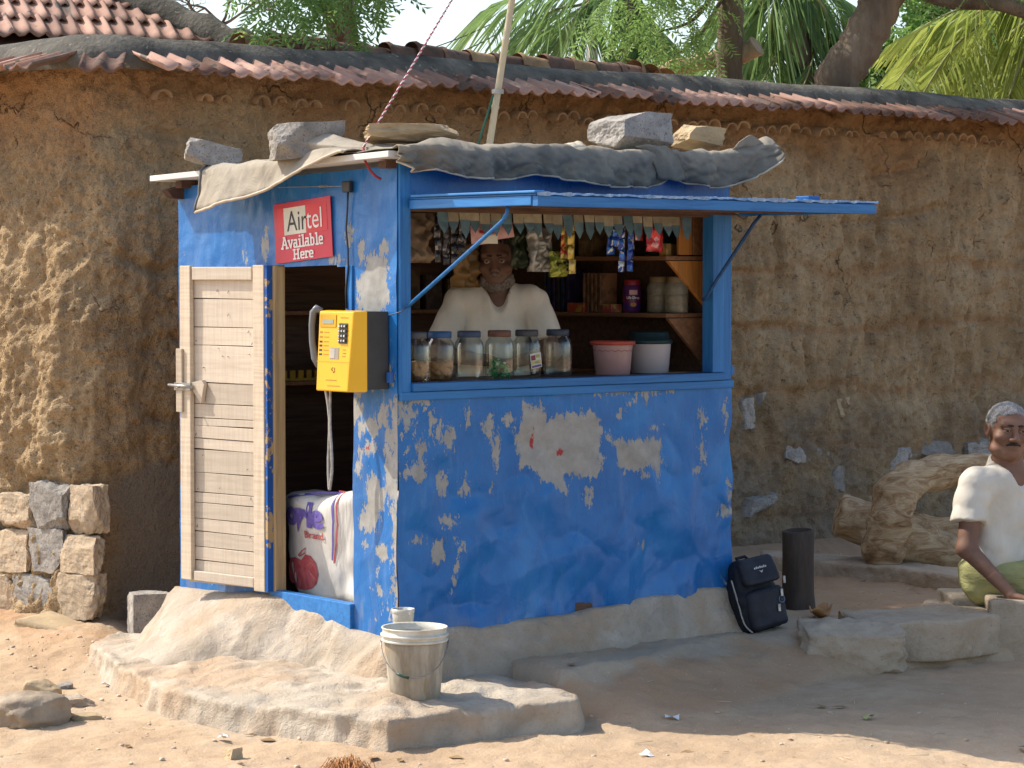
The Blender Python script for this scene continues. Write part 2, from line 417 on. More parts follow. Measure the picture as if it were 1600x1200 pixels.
def mat_wood(name, c1, c2, ax=0, rough=0.75, saw=0.0, blue=0.0, bluecol=(0.02, 0.12, 0.45)):
    m, nt, bs = _nt(name); st = [14, 14, 14]; st[ax] = 0.9
    co = coords(nt); g = nd(nt, 'ShaderNodeVectorMath', operation='MULTIPLY', ins={0: co, 1: tuple(st)}).outputs[0]
    f = noise(nt, g, 3.0, 6, 0.65, 0.6); col = ramp(nt, f, [(0.32, c2), (0.62, c1)])
    h = f
    if saw:
        s2 = [2, 2, 2]; s2[ax] = 60; k = noise(nt, nd(nt, 'ShaderNodeVectorMath', operation='MULTIPLY', ins={0: co, 1: tuple(s2)}).outputs[0], 1.5, 3, 0.5)
        col = mix_(nt, math_(nt, 'MULTIPLY', ramp(nt, k, [(0.40, 1.0), (0.58, 0.0)]), saw), col, tuple(c * 0.55 for c in c2)); h = math_(nt, 'ADD', f, k)
    if blue:
        n = noise(nt, co, 9, 7, 0.7); mk = ramp(nt, n, [(0.50 - blue * 0.2, 1.0), (0.52 - blue * 0.2, 0.0)] if blue < 0 else [(0.62 - blue * 0.4, 0.0), (0.64 - blue * 0.4, 1.0)])
        col = mix_(nt, mk, col, mix_(nt, f, tuple(c * 0.75 for c in bluecol), bluecol))
    oi = nd(nt, 'ShaderNodeObjectInfo'); v = math_(nt, 'MULTIPLY_ADD', oi.outputs['Random'], 0.30, 0.85)
    col = mix_(nt, 1.0, col, nd(nt, 'ShaderNodeCombineColor', ins={0: v, 1: v, 2: v}).outputs[0], 'MULTIPLY')
    nt.links.new(col, bs.inputs['Base Color']); bs.inputs['Roughness'].default_value = rough; bs.inputs['Specular IOR Level'].default_value = 0.3
    bump(nt, bs, h, 0.35, 0.004)
    return m
def mat_leaf(name, c1, c2, tr=0.45):
    m, nt, bs = _nt(name); co = coords(nt, rand=False); f = noise(nt, co, 2.5, 3); f2 = noise(nt, co, 23, 2)
    col = ramp(nt, math_(nt, 'ADD', math_(nt, 'MULTIPLY', f, 0.6), math_(nt, 'MULTIPLY', f2, 0.4)), [(0.36, c2), (0.64, c1)]); nt.links.new(col, bs.inputs['Base Color'])
    bs.inputs['Roughness'].default_value = 0.45; bs.inputs['Specular IOR Level'].default_value = 0.4
    t = nd(nt, 'ShaderNodeBsdfTranslucent'); nt.links.new(mix_(nt, 0.5, col, tuple(min(1, c * 1.7) for c in c1)), t.inputs[0])
    mx = nd(nt, 'ShaderNodeMixShader', ins={0: tr}); nt.links.new(bs.outputs[0], mx.inputs[1]); nt.links.new(t.outputs[0], mx.inputs[2])
    nt.links.new(mx.outputs[0], nt.nodes['Material Output'].inputs[0]); return m
def mat_glass(name, tint=(0.92, 0.95, 0.93), refl=0.12, rough=0.06, haze=0.0, hazecol=(0.5, 0.47, 0.38)):
    m, nt, bs = _nt(name); nt.nodes.remove(bs)
    tr = nd(nt, 'ShaderNodeBsdfTransparent', ins={0: tint + (1,)}); gl = nd(nt, 'ShaderNodeBsdfGlossy', ins={'Roughness': rough})
    lw = nd(nt, 'ShaderNodeLayerWeight', ins={0: 0.35}); f = math_(nt, 'MULTIPLY_ADD', lw.outputs['Facing'], 0.45, refl * 0.2, True)
    mx = nd(nt, 'ShaderNodeMixShader', ins={0: f}); nt.links.new(tr.outputs[0], mx.inputs[1]); nt.links.new(gl.outputs[0], mx.inputs[2]); out = mx.outputs[0]
    if haze:
        df = nd(nt, 'ShaderNodeBsdfDiffuse', ins={0: hazecol + (1,)}); m2 = nd(nt, 'ShaderNodeMixShader', ins={0: haze}); nt.links.new(out, m2.inputs[1]); nt.links.new(df.outputs[0], m2.inputs[2]); out = m2.outputs[0]
    nt.links.new(out, nt.nodes['Material Output'].inputs[0]); return m

MUD = mat_mud(); DIRT = mat_ground(); CEM = mat_cement(); PAINT = mat_paint()
CEMB = mat_cement('cement_grey', (0.48, 0.41, 0.33), (0.33, 0.27, 0.20), (0.40, 0.29, 0.19))
GRAN = M('granite', (0.37, 0.335, 0.29), (0.235, 0.215, 0.19), scale=14, speck=(0.14, 0.14, 0.14), speck_amt=0.58, speck_scale=110, bmp=0.7, bscale=45, bdist=0.01, rough=0.85, spec=0.2)
GRANT = M('sandy_granite', (0.48, 0.37, 0.25), (0.33, 0.26, 0.18), scale=9, speck=(0.27, 0.23, 0.19), speck_amt=0.58, speck_scale=50, bmp=0.8, bscale=30, bdist=0.012, rough=0.9, spec=0.15)
STONE_T = M('tan_stone', (0.46, 0.35, 0.21), (0.33, 0.25, 0.16), scale=6, bmp=0.6, bscale=35, bdist=0.008, rough=0.9, spec=0.15)
MORTAR = M('weathered_mortar', (0.17, 0.155, 0.13), (0.075, 0.07, 0.06), scale=5, bmp=0.9, bscale=40, bdist=0.012, rough=0.95, spec=0.1, vary=0, speck=(0.26, 0.22, 0.17), speck_amt=0.64, speck_scale=22)
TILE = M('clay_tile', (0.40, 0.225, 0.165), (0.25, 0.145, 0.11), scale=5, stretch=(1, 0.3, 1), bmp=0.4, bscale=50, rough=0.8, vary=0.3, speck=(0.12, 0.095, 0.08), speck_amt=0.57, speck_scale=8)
TILED = M('dirty_shaded_tile', (0.27, 0.135, 0.09), (0.115, 0.08, 0.065), scale=7, bmp=0.6, bscale=50, rough=0.9, vary=0.35, speck=(0.06, 0.05, 0.045), speck_amt=0.58, speck_scale=14)
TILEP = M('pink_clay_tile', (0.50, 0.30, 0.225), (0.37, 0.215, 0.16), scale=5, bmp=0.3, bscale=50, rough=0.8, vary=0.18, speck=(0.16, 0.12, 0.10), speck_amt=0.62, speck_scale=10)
EAVET = M('mud_caked_tile', (0.38, 0.24, 0.13), (0.27, 0.165, 0.09), scale=9, bmp=0.7, bscale=40, bdist=0.008, rough=0.95, vary=0.2)
BARK = M('bark', (0.20, 0.15, 0.105), (0.085, 0.06, 0.042), scale=7, stretch=(1, 1, 0.25), bmp=1.0, bscale=22, bdist=0.03, rough=0.95, vary=0.1)
BARKD = M('pale_dead_wood', (0.42, 0.31, 0.20), (0.22, 0.14, 0.085), scale=6, stretch=(1, 1, 0.4), bmp=0.8, bscale=20, bdist=0.02, rough=0.9, vary=0.1)

# ------------------------------------------------------------------ ground
def u_of(X, Y): return X / Y * 3988 + 800
foot = np.array([G(u, v, 0.0) for u, v in [(640, 1100), (760, 1092), (900, 1125), (1010, 1132), (1130, 1118), (1230, 1085), (1320, 1062), (1400, 1048), (1575, 1036), (1640, 1020)]])
topl = np.array([G(u, v, 0.17) for u, v in [(640, 1062), (760, 1058), (860, 1052), (1000, 1030), (1090, 1006), (1160, 990), (1250, 985), (1330, 990), (1400, 1000), (1575, 985), (1640, 960)]])
fu, fY = u_of(foot[:,0], foot[:,1]), foot[:,1]; tu, tY = u_of(topl[:,0], topl[:,1]), topl[:,1]
def ground_h(X, Y):
    X = np.asarray(X, float); Y = np.asarray(Y, float); Ys = np.maximum(Y, 4.0); u = np.clip(u_of(X, Ys), 640, 1640)
    f = np.interp(u, fu, fY); t = np.interp(u, tu, tY)
    wgt = sstep(650, 800, u_of(X, Ys))
    f = f + 0.16 * fbm(X * 2.1, Y * 2.1, 4.0, 3); t = np.maximum(t + 0.12 * fbm(X * 3.1, Y * 3.1, 8.0, 3), f + 0.1)
    h = 0.17 * np.clip((Y - f) / np.maximum(t - f, 0.12), 0, 1) ** 1.2 * wgt
    dwl = (X - W0[0]) * nl[0] + (Y - W0[1]) * nl[1]                       # distance in front of the short wall
    h = h + (1 - wgt) * 0.13 * (1 - sstep(0.0, 1.1, dwl)) * sstep(-0.15, -0.6, X + 1.5)
    h = h + 0.016 * fbm(X * 1.1, Y * 1.1, 3.1, 3) + 0.011 * fbm(X * 5, Y * 5, 1.0, 3)
    h = h + 0.006 * fbm(X * 22, Y * 22, 7.0, 2)
    rough = 0.014 * np.abs(fbm(X * 9, Y * 9, 5.0, 3)) * np.maximum((1 - wgt) * (1 - sstep(0.2, 1.5, dwl)), 0.7 * wgt * sstep(0.0, 0.5, (Y - f)) * (1 - sstep(0.9, 1.3, Y - f)))
    return h + rough
def axis(dense, lo, hi, far):
    a = np.arange(lo, hi, dense); out = list(a); st = dense; x = out[-1]
    while x < far[1]: st *= 1.22; x += st; out.append(x)
    st = dense; x = lo; pre = []
    while x > far[0]: st *= 1.22; x -= st; pre.append(x)
    return np.array(pre[::-1] + out)
gx = axis(0.021, -2.9, 3.4, (-600, 600)); gy = axis(0.021, 9.2, 14.0, (-300, 1500))
GX, GY = np.meshgrid(gx, gy, indexing='ij'); GH = ground_h(GX, GY); far = sstep(25, 60, np.hypot(GX, GY - 11)); GH = GH * (1 - far) - 0.0 * far
gme = mesh_np('ground', np.stack([GX, GY, GH], -1).reshape(-1, 3), grid_faces(len(gx), len(gy)))
_u = u_of(GX, np.maximum(GY, 4)); _f = np.interp(np.clip(_u, 640, 1640), fu, fY); _t = np.interp(np.clip(_u, 640, 1640), tu, tY)
rel = (GY - _f) / np.maximum(_t - _f, 0.12)
attr(gme, 'red', sstep(-0.1, 0.25, rel) * (1 - sstep(0.8, 1.15, rel)) * sstep(780, 880, _u) * (1 - sstep(1230, 1330, _u)) * (0.6 + 0.4 * fbm(GX*3, GY*3, 0, 3)) + 0.8 * sstep(0.9, 0.2, (GX - W0[0]) * nl[0] + (GY - W0[1]) * nl[1]) * sstep(-1.6, -2.0, GX) * np.clip(0.6 + fbm(GX*4, GY*4, 2, 3), 0, 1) + 0.5 * sstep(2.0, 4.0, rel) * sstep(1150, 1250, _u))
attr(gme, 'cem', sstep(0.75, 1.0, rel + 0.25 * fbm(GX*4, GY*4, 4, 3)) * (1 - sstep(1.4, 1.8, rel)) * sstep(700, 760, _u) * (1 - sstep(1330, 1420, _u)) + 0.75 * sstep(0.06, -0.06, poly_sd(GX, GY, [G(u, v, 0)[:2] for u, v in [(150, 1035), (115, 1062), (200, 1105), (300, 1140), (420, 1165), (520, 1150), (480, 1120), (320, 1090)]]) + 0.05 * fbm(GX*5, GY*5, 9, 4)))
g_o = obj('ground', gme, DIRT); tag(g_o, kind='structure')
g_o['label'] = 'sandy dirt road and yard with low earth mound'

# ------------------------------------------------------------------ mud wall with clay tile coping
smin_, smax_ = -3.4, 9.6
ss = np.arange(smin_, smax_, 0.014)
def wall_path(s):
    s = np.asarray(s, float)[..., None]
    return W0[None, :] + np.where(s < 0, dl[None, :] * -s, ex[None, :] * s)
def wall_frame(s, win=0.30):
    s = np.asarray(s, float); offs = np.linspace(-win / 2, win / 2, 13)
    p = np.mean([wall_path(s + o) for o in offs], axis=0); q = np.mean([wall_path(s + 0.02 + o) for o in offs], axis=0)
    t = q - p; t = t / np.linalg.norm(t, axis=-1, keepdims=True); n = np.stack([t[..., 1], -t[..., 0], 0 * t[..., 0]], -1)
    return p, t, n
wp, wt, wnn = wall_frame(ss, 0.62)
zz = np.arange(-0.35, 2.91, 0.0145)
SS, ZZ = np.meshgrid(ss, zz, indexing='ij')
left = sstep(0.35, -0.15, SS); right = 1 - left
low = 1 - ZZ / 2.85
warp = 0.12 * fbm(SS * 1.3, ZZ * 1.3, 2.0, 3)
runs = ridged((SS + warp) * 4.2 + 7, ZZ * 0.55 + 2, 0.0, 3, 0.55)
runs2 = ridged((SS + warp * 0.7) * 7.5 + 3, ZZ * 0.8 + 6, 4.0, 2, 0.5)
D = 0.035 * fbm(SS * 0.9, ZZ * 0.9, 8.0, 3)
ramt = left * sstep(2.35, 1.6, ZZ) * 0.032 + right * (0.010 + 0.050 * sstep(0.5, 1.0, ZZ) * sstep(2.75, 2.3, ZZ) * sstep(2.2, 3.6, SS))
D = D + ramt * (runs - 0.2) + ramt * 0.35 * (runs2 - 0.2)
lay = np.abs(((ZZ + 0.13 * fbm(SS * 1.3, ZZ * 0.8, 6, 4)) / 0.36) % 1.0 - 0.5) * 2           # courses of cob
D = D - right * 0.034 * sstep(0.72, 1.0, lay) * np.clip(0.5 + 1.2 * fbm(SS * 1.6, ZZ * 2, 5, 2), 0, 1.3) * sstep(0.9, 1.2, ZZ)
D = D + 0.034 * fbm(SS * 6.5, ZZ * 6.0, 3, 5, 0.66) + 0.011 * fbm(SS * 30, ZZ * 30, 1, 2)
D = D + left * (0.17 * np.clip(low, 0, 1) ** 1.3 + 0.03)
# the sunken joints between the footing stones, and the smooth plaster beside the kiosk
stz = left * sstep(0.86, 0.74, ZZ + 0.06 * fbm(SS * 4, 1.0, 2)); D = D - stz * 0.06
plast = sstep(-0.02, 0.12, SS + 0.05 * fbm(ZZ * 3, 1, 1)) * sstep(0.95, 0.75, SS) * sstep(0.86, 0.78, ZZ + 0.04 * fbm(SS * 5, 2, 1))
D = D * (1 - 0.75 * plast) + plast * 0.045
rbase = right * sstep(1.02, 0.85, ZZ + 0.08 * fbm(SS * 2, 1, 7)) * sstep(2.0, 2.4, SS); D = D + rbase * 0.04
V = wp[:, None, :] + wnn[:, None, :] * D[..., None]; V = V + np.zeros(ZZ.shape + (3,)); V[..., 2] = W0[2] + ZZ
wall = thing('mud_wall', 'long ochre mud wall on rubble footing with clay tile coping', 'wall', W0)
me = mesh_np('mud_face', (V - W0).reshape(-1, 3), grid_faces(len(ss), len(zz)))
attr(me, 'plaster', np.clip(plast + rbase * np.clip(0.35 + 0.8 * fbm(SS * 2.5, ZZ * 2.5, 3, 4), 0, 0.8), 0, 1))
attr(me, 'red', np.clip(sstep(2.35, 2.75, ZZ + 0.25 * fbm(SS * 1.5, ZZ, 2, 3)) * 0.75 + 0.55 * right * sstep(0.75, 1.0, lay) * sstep(2.2, 1.9, ZZ) * sstep(3, 4, SS), 0, 1))
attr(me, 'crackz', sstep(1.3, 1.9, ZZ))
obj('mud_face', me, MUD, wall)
def wbox(u0, v0, u1, v1, fn):
    a = fn(u0, (v0 + v1) / 2); b = fn(u1, (v0 + v1) / 2); t = fn((u0 + u1) / 2, v0); c = fn((u0 + u1) / 2, v1)
    return (a[0] + b[0]) / 2, (t[1] + c[1]) / 2, abs(b[0] - a[0]), abs(t[1] - c[1])
lst = [(46,754,97,826),(98,760,146,836),(-6,772,46,828),(38,826,93,896),(91,838,144,897),(-20,828,39,894),(17,900,81,957),(80,896,142,966),(-35,896,20,952),(-52,770,-9,826),(-60,830,-24,892)]
for i, bx in enumerate(lst):
    s, z, w, h = wbox(*bx, lambda u, v: Wl(u, v, 0.19)); p = wall_path(np.array([s])); t = [-dl]; n = [nl]; ang = math.atan2(-dl[1], -dl[0])
    o = obj('stone', rock_mesh('stone', (w * 0.99, 0.10, h * 0.99), 40 + i, 8, 16, 0.13, 0.78, 1.05, 0.06, False), GRANT if i % 3 else GRAN, wall,
            p[0] - W0 + n[0] * (0.19 - 0.045 + random.uniform(-0.012, 0.012)) + ez * z, (0, radians(random.uniform(-4, 4)), ang))
s, z, w, h = wbox(98, 963, 190, 1003, Wl); p, t, n = wall_frame(np.array([s]))
obj('stone', rock_mesh('stone', (w, 0.34, h * 1.3), 61, 6, 8, 0.1), STONE_T, wall, p[0] - W0 + n[0] * 0.22 + ez * (z - 0.0), (0.1, 0.12, math.atan2(t[0][1], t[0][0])))
rst = [(1170,610,1228,664),(1143,622,1166,670),(1290,620,1324,654),(1312,688,1352,744),(1364,686,1412,740),(1424,688,1482,724),(1502,678,1548,714),(1284,726,1306,770),(1212,688,1244,722),(1322,762,1382,794),(1550,690,1640,730),(1150,770,1200,800),(1250,700,1285,725)]
for i, bx in enumerate(rst):
    s, z, w, h = wbox(*bx, Wr); p, t, n = wall_frame(np.array([s]))
    obj('stone', rock_mesh('stone', (w, 0.20, h), 80 + i, 8, 12, 0.09, 0.66, 1.0, 0.05, False), GRAN if i not in (2, 9) else STONE_T, wall, p[0] - W0 + n[0] * (-0.040 + 0.014 * (i % 3)) + ez * z, (0, radians(random.uniform(-9, 9)), KA))
# mortar ridge
s2 = np.arange(smin_, smax_, 0.05); cp_, ct_, cn_ = wall_frame(s2, 0.5)
prof = [(0.19, -0.03), (0.212, 0.022), (0.165, 0.092), (0.075, 0.138), (-0.03, 0.145), (-0.10, 0.11), (-0.16, 0.02), (-0.2, -0.1)]
RV = []
for k, (o_, z_) in enumerate(prof):
    wob = 0.018 * fbm(s2 * 1.5, k * 0.35, 3, 4); wob2 = 0.020 * fbm(s2 * 0.8, k * 0.25, 11, 4)
    q = cp_ + cn_ * (o_ - 0.05 + wob)[:, None]; q[:, 2] = W0[2] + 2.865 + z_ + wob2; RV.append(q)
RV = np.stack(RV, 1)
obj('mortar_ridge', mesh_np('mortar_ridge', (RV - W0).reshape(-1, 3), grid_faces(len(s2), len(prof))), MORTAR, wall)
# coping tiles: interlocking clay tiles with two rolls each
def tile_mesh(name, w=0.215, L=0.40, amp=0.015, th=0.015, seed=0):
    nx, ny = 21, 4; V = []
    for lay_ in (0, 1):
        for i in range(nx):
            for j in range(ny):
                x = -w / 2 + w * i / (nx - 1); y = -L * j / (ny - 1)
                z = amp * 1.7 * (0.5 + 0.5 * cos(2 * pi * 2 * i / (nx - 1) + 0.5)) ** 1.6 - lay_ * th + 0.002 * sin(seed + i * 1.7 + j * 3.1)
                V.append((x, y, z))
    n = nx * ny; F = []
    for i in range(nx - 1):
        for j in range(ny - 1):
            a = i * ny + j; F.append((a, a + 1, a + ny + 1, a + ny)); F.append((n + a, n + a + ny, n + a + ny + 1, n + a + 1))
    for i in range(nx - 1):
        a = i * ny + ny - 1; F.append((a, n + a, n + a + ny, a + ny))
    for j in range(ny - 1):
        F.append((j, n + j, n + j + 1, j + 1)); b = (nx - 1) * ny + j; F.append((b, b + 1, n + b + 1, n + b))
    return mesh_np(name, V, np.array(F), True)
tmesh = [tile_mesh('coping_tile', seed=i) for i in range(3)]
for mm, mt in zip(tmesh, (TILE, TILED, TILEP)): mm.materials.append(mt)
rt = random.Random(5); s = smin_ + 0.1; k = 0
while s < smax_ - 0.1:
    p, t, n = wall_frame(np.array([s]), 0.5); ang = math.atan2(t[0][1], t[0][0]); dirty = rt.random()
    mi = (2 if dirty < 0.5 else (0 if dirty < 0.8 else 1)) if s < 4.8 else (1 if dirty < 0.62 else 0)  # lit and shaded tone put into tile choice: pinker left, darker right
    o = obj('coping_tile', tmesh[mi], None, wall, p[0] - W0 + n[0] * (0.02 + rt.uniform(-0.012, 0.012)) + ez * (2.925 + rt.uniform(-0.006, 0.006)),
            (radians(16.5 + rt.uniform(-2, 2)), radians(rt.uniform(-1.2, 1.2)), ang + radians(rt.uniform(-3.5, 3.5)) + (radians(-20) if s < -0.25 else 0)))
    s += 0.206 + rt.uniform(-0.006, 0.008); k += 1
em = MB(); n_ = 9
ev = []
for r_, yy in ((0.050, 0.0), (0.050, -0.26), (0.037, -0.26), (0.037, 0.0)):
    ev += [(r_ * cos(pi * q / (n_ - 1)), yy, r_ * sin(pi * q / (n_ - 1))) for q in range(n_)]
ef = [(a * n_ + q, a * n_ + q + 1, ((a + 1) % 4) * n_ + q + 1, ((a + 1) % 4) * n_ + q) for a in range(4) for q in range(n_ - 1)]
em.add(ev, ef, True); emesh = em.mesh('eave_tile'); emesh.materials.append(EAVET)
s = 0.35
while s < 7.2:
    if rt.random() < 0.14: s += 0.12; continue
    p, t, n = wall_frame(np.array([s]), 0.3); ang = math.atan2(t[0][1], t[0][0])
    eo = obj('eave_tile', emesh, None, wall, p[0] - W0 + n[0] * (-0.185 + rt.uniform(-0.025, 0.015)) + ez * (2.705 + rt.uniform(-0.008, 0.008)), (radians(4 + rt.uniform(-3, 3)), radians(rt.uniform(-12, 12)), ang + radians(rt.uniform(-5, 5))))
    k_ = rt.uniform(0.78, 1.12); eo.scale = (k_ * rt.uniform(0.9, 1.1), 1, k_); s += 0.113 + rt.uniform(-0.012, 0.02)

# ------------------------------------------------------------------ cement step and plinth
edge = [G(u, v, 0.12)[:2] for u, v in [(142, 1003), (160, 1020), (215, 1056), (310, 1087), (440, 1106), (540, 1117), (608, 1126), (650, 1118), (700, 1111), (800, 1103), (898, 1096)]]
bk = [G(900, 1082, 0.12)[:2], G(800, 1058, 0.12)[:2], (kw(0.35, -0.02, 0))[:2], (kw(0.3, 0.6, 0))[:2], (kw(0.2, 1.75, 0))[:2], G(190, 985, 0.12)[:2]]
splan = [tuple(p) for p in edge + bk]
sx = [p[0] for p in splan]; sy = [p[1] for p in splan]
def step_sdf(X, Y, Z):
    d2 = poly_sd(X[..., 0].astype(float), Y[..., 0].astype(float), splan)[..., None]
    d2 = d2 + 0.032 * fbm(X * 3.5, Y * 3.5, Z * 2, 3) + 0.014 * fbm(X * 11, Y * 11, Z * 10, 3)
    top = Z - (0.118 + 0.045 * sstep(0.0, 0.5, -d2) + 0.014 * fbm(X * 3, Y * 3, 0, 4) + 0.008 * np.clip(fbm(X * 5, Y * 5, 3, 3) * 6, -1, 1) + 0.004 * fbm(X * 18, Y * 18, 0, 2))
    return smax(d2 - 0.25 * np.maximum(0.07 - Z, 0) , top, 0.014)
st_o = obj('cement_step', sdf_mesh('cement_step', step_sdf, (min(sx) - 0.15, min(sy) - 0.15, -0.08), (max(sx) + 0.15, max(sy) + 0.15, 0.22), 0.0155), CEM)
tag(st_o, 'worn sand-coloured cement step spread in front of the kiosk door', 'step')
def plinth_sdf(X, Y, Z):                    # kiosk coordinates
    dx = np.maximum(-X, X - 2.0); dy = np.maximum(-Y, Y - 1.66)
    d = np.sqrt(np.maximum(dx, 0)**2 + np.maximum(dy, 0)**2) + np.minimum(np.maximum(dx, dy), 0)
    t = np.clip((0.02 - Z) / 0.2, 0, 1.3)
    bul = np.exp(-((Y - 1.22) / 0.42)**2) * sstep(0.3, -0.05, X)
    off = 0.018 + 0.085 * t + bul * (0.10 + 0.24 * t) + 0.05 * np.exp(-((Y - 0.1) / 0.35)**2) * sstep(0.3, -0.05, X) * t
    off = off + 0.030 * fbm(X * 4, Y * 4, Z * 4, 4, 0.6) + 0.011 * fbm(X * 16, Y * 16, Z * 16, 2) + 0.10 * np.exp(-((X - 0.0)**2 + (Y + 0.06)**2) / 0.012) * sstep(0.05, -0.02, Z)
    topz = 0.0 + 0.02 * fbm(X * 2.5 + 4, Y * 2.5, 1, 3) + sstep(0.3, -0.05, X) * np.interp(Y, [-0.1, 0.0, 0.3, 0.55, 0.87, 1.2, 1.65], [-0.02, -0.04, -0.015, 0.025, 0.075, 0.05, 0.03]) \
        + sstep(0.05, 0.4, X) * (-0.015 + 0.05 * sstep(0.6, 1.9, X)) - 0.6 * np.maximum(d - 0.03, 0)
    return smax(d - off, Z - topz, 0.02)
pl = obj('cement_plinth', sdf_mesh('cement_plinth', plinth_sdf, (-0.55, -0.3, -0.33), (2.35, 1.95, 0.14), 0.0165), CEMB, None, K0, (0, 0, KA))
tag(pl, 'lumpy grey-brown cement plinth under the blue kiosk', 'plinth')
# ------------------------------------------------------------------ kiosk
BLUEW = mat_wood('blue_painted_wood', (0.035, 0.185, 0.46), (0.018, 0.12, 0.34), ax=0, rough=0.5)
BLUEV = mat_wood('blue_painted_post', (0.032, 0.18, 0.45), (0.016, 0.115, 0.33), ax=2, rough=0.5)
RAWX = mat_wood('raw_sawn_plank', (0.60, 0.51, 0.40), (0.52, 0.43, 0.33), ax=0, saw=0.16)
RAWZ = mat_wood('raw_sawn_stile', (0.60, 0.50, 0.375), (0.50, 0.40, 0.285), ax=2, saw=0.2)
JAMB = mat_wood('half_painted_jamb', (0.52, 0.38, 0.19), (0.40, 0.27, 0.13), ax=2, blue=0.45)
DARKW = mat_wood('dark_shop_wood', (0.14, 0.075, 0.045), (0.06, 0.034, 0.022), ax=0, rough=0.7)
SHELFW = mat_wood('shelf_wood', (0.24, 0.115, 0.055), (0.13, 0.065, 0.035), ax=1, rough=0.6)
ORANW = mat_wood('varnished_wood', (0.50, 0.22, 0.06), (0.33, 0.13, 0.035), ax=2, rough=0.4)
STEEL = M('dull_steel', (0.42, 0.41, 0.39), (0.25, 0.22, 0.19), scale=20, metal=0.8, rough=0.4, bmp=0.1)
WIRE = M('wire', (0.10, 0.09, 0.085), rough=0.5, metal=0.5, bmp=0)
BLACKP = M('black_plastic', (0.022, 0.022, 0.024), (0.015, 0.015, 0.016), rough=0.4, bmp=0.05, spec=0.5, vary=0)
ROOFS = M('white_roof_sheet', (0.74, 0.73, 0.70), (0.60, 0.58, 0.54), scale=4, rough=0.6, bmp=0.1, vary=0)
RUSTW = M('rusty_board', (0.14, 0.07, 0.045), (0.07, 0.04, 0.03), scale=9, rough=0.85)

kiosk = thing('shop_kiosk', 'small blue sheet-metal shop kiosk with peeling paint and open window', 'kiosk', K0, KA)
def roof_z(b): return 1.985 - 0.045 * b / 1.65

def sheet(name, u0, u1, z0, z1, axis_, mat=PAINT, hole=None, patches=(), chips=None, reds=(), step=0.0085, dent=0.006, topf=None, parent=kiosk, dirt=None, crease=0.0, out=0.004):
    us = np.linspace(u0, u1, int((u1 - u0) / step) + 2); zs = np.linspace(z0, z1, int((z1 - z0) / step) + 2)
    U, Z = np.meshgrid(us, zs, indexing='ij'); sd = 3.0 if axis_ == 'a' else 11.0
    Zt = Z if topf is None else z0 + (Z - z0) / (z1 - z0) * (topf(U) - z0)
    d = dent * fbm(U * 3.2, Zt * 2.4, sd, 3) + dent * 0.9 * (ridged(U * 2.6 + 0.6 * fbm(U * 2, Zt * 2, sd, 2), Zt * 2.0, sd + 4, 2) - 0.5) * (0.35 + 0.9 * sstep(0.8, 0.1, Zt)) + dent * 0.25 * fbm(U * 14, Zt * 10, sd, 2)
    cw = crease * sstep(0.75, 0.45, Zt) * sstep(u0 + 0.05, u0 + 0.3, U)
    d = d + cw * (ridged(U * 3.1 + Zt * 1.4, Zt * 2.2 - U * 0.6, 21.0, 1) - 0.4)
    wx = U + 0.10 * fbm(U * 3, Zt * 3, 5, 2); wz = Zt + 0.10 * fbm(U * 3, Zt * 3, 15, 2); fc = np.abs(perlin(wx * 3.4 + wz * 1.3, wz * 2.6 - wx * 0.9, 31.0)) - 0.25; d = d + (0.045 * fc + 0.022 * (np.abs(perlin(wx * 5.7 - wz * 3, wz * 4.1 + wx * 2, 41.0)) - 0.25) * np.clip(0.5 + 2 * perlin(U * 1.7, Zt * 1.7, 3.0), 0, 1)) * (0.45 + 0.55 * sstep(0.95, 0.4, Zt)) * (crease > 0) - 0.010 * np.abs(perlin(U * 2.2 - Zt * 2.6, Zt * 1.2 + U * 1.9, 17.0)) * (crease > 0)
    d = np.maximum(d, -0.022)
    if axis_ == 'a': V = np.stack([U, -out - d, Zt], -1)
    else: V = np.stack([-out - d, U, Zt], -1)
    F = grid_faces(len(us), len(zs))
    if hole is not None:
        c = np.stack([U, Zt], -1).reshape(-1, 2)[F].mean(1); F = F[~((c[:,0] > hole[0]) & (c[:,0] < hole[1]) & (c[:,1] > hole[2]) & (c[:,1] < hole[3]))]
    if axis_ != 'a': F = F[:, ::-1]
    me = mesh_np(name, V.reshape(-1, 3), F[:, ::-1] if False else F)
    def field(ps):
        sdv = np.full(U.shape, 1.0)
        for p in ps:
            if p[0] == 'e':
                _, cu, cz, ru, rz = p; q = np.sqrt(((U - cu) / ru)**2 + ((Zt - cz) / rz)**2); sdv = np.minimum(sdv, (q - 1) * min(ru, rz))
            else: sdv = np.minimum(sdv, poly_sd(U, Zt, p[1]))
        return np.clip(-sdv, -0.1, 0.1)
    attr(me, 'peel', field(patches)); attr(me, 'redp', field(reds)); attr(me, 'chips', np.zeros(U.shape) if chips is None else chips(U, Zt)); attr(me, 'dirt', np.zeros(U.shape) if dirt is None else dirt(U, Zt))
    return obj(name, me, mat, parent)
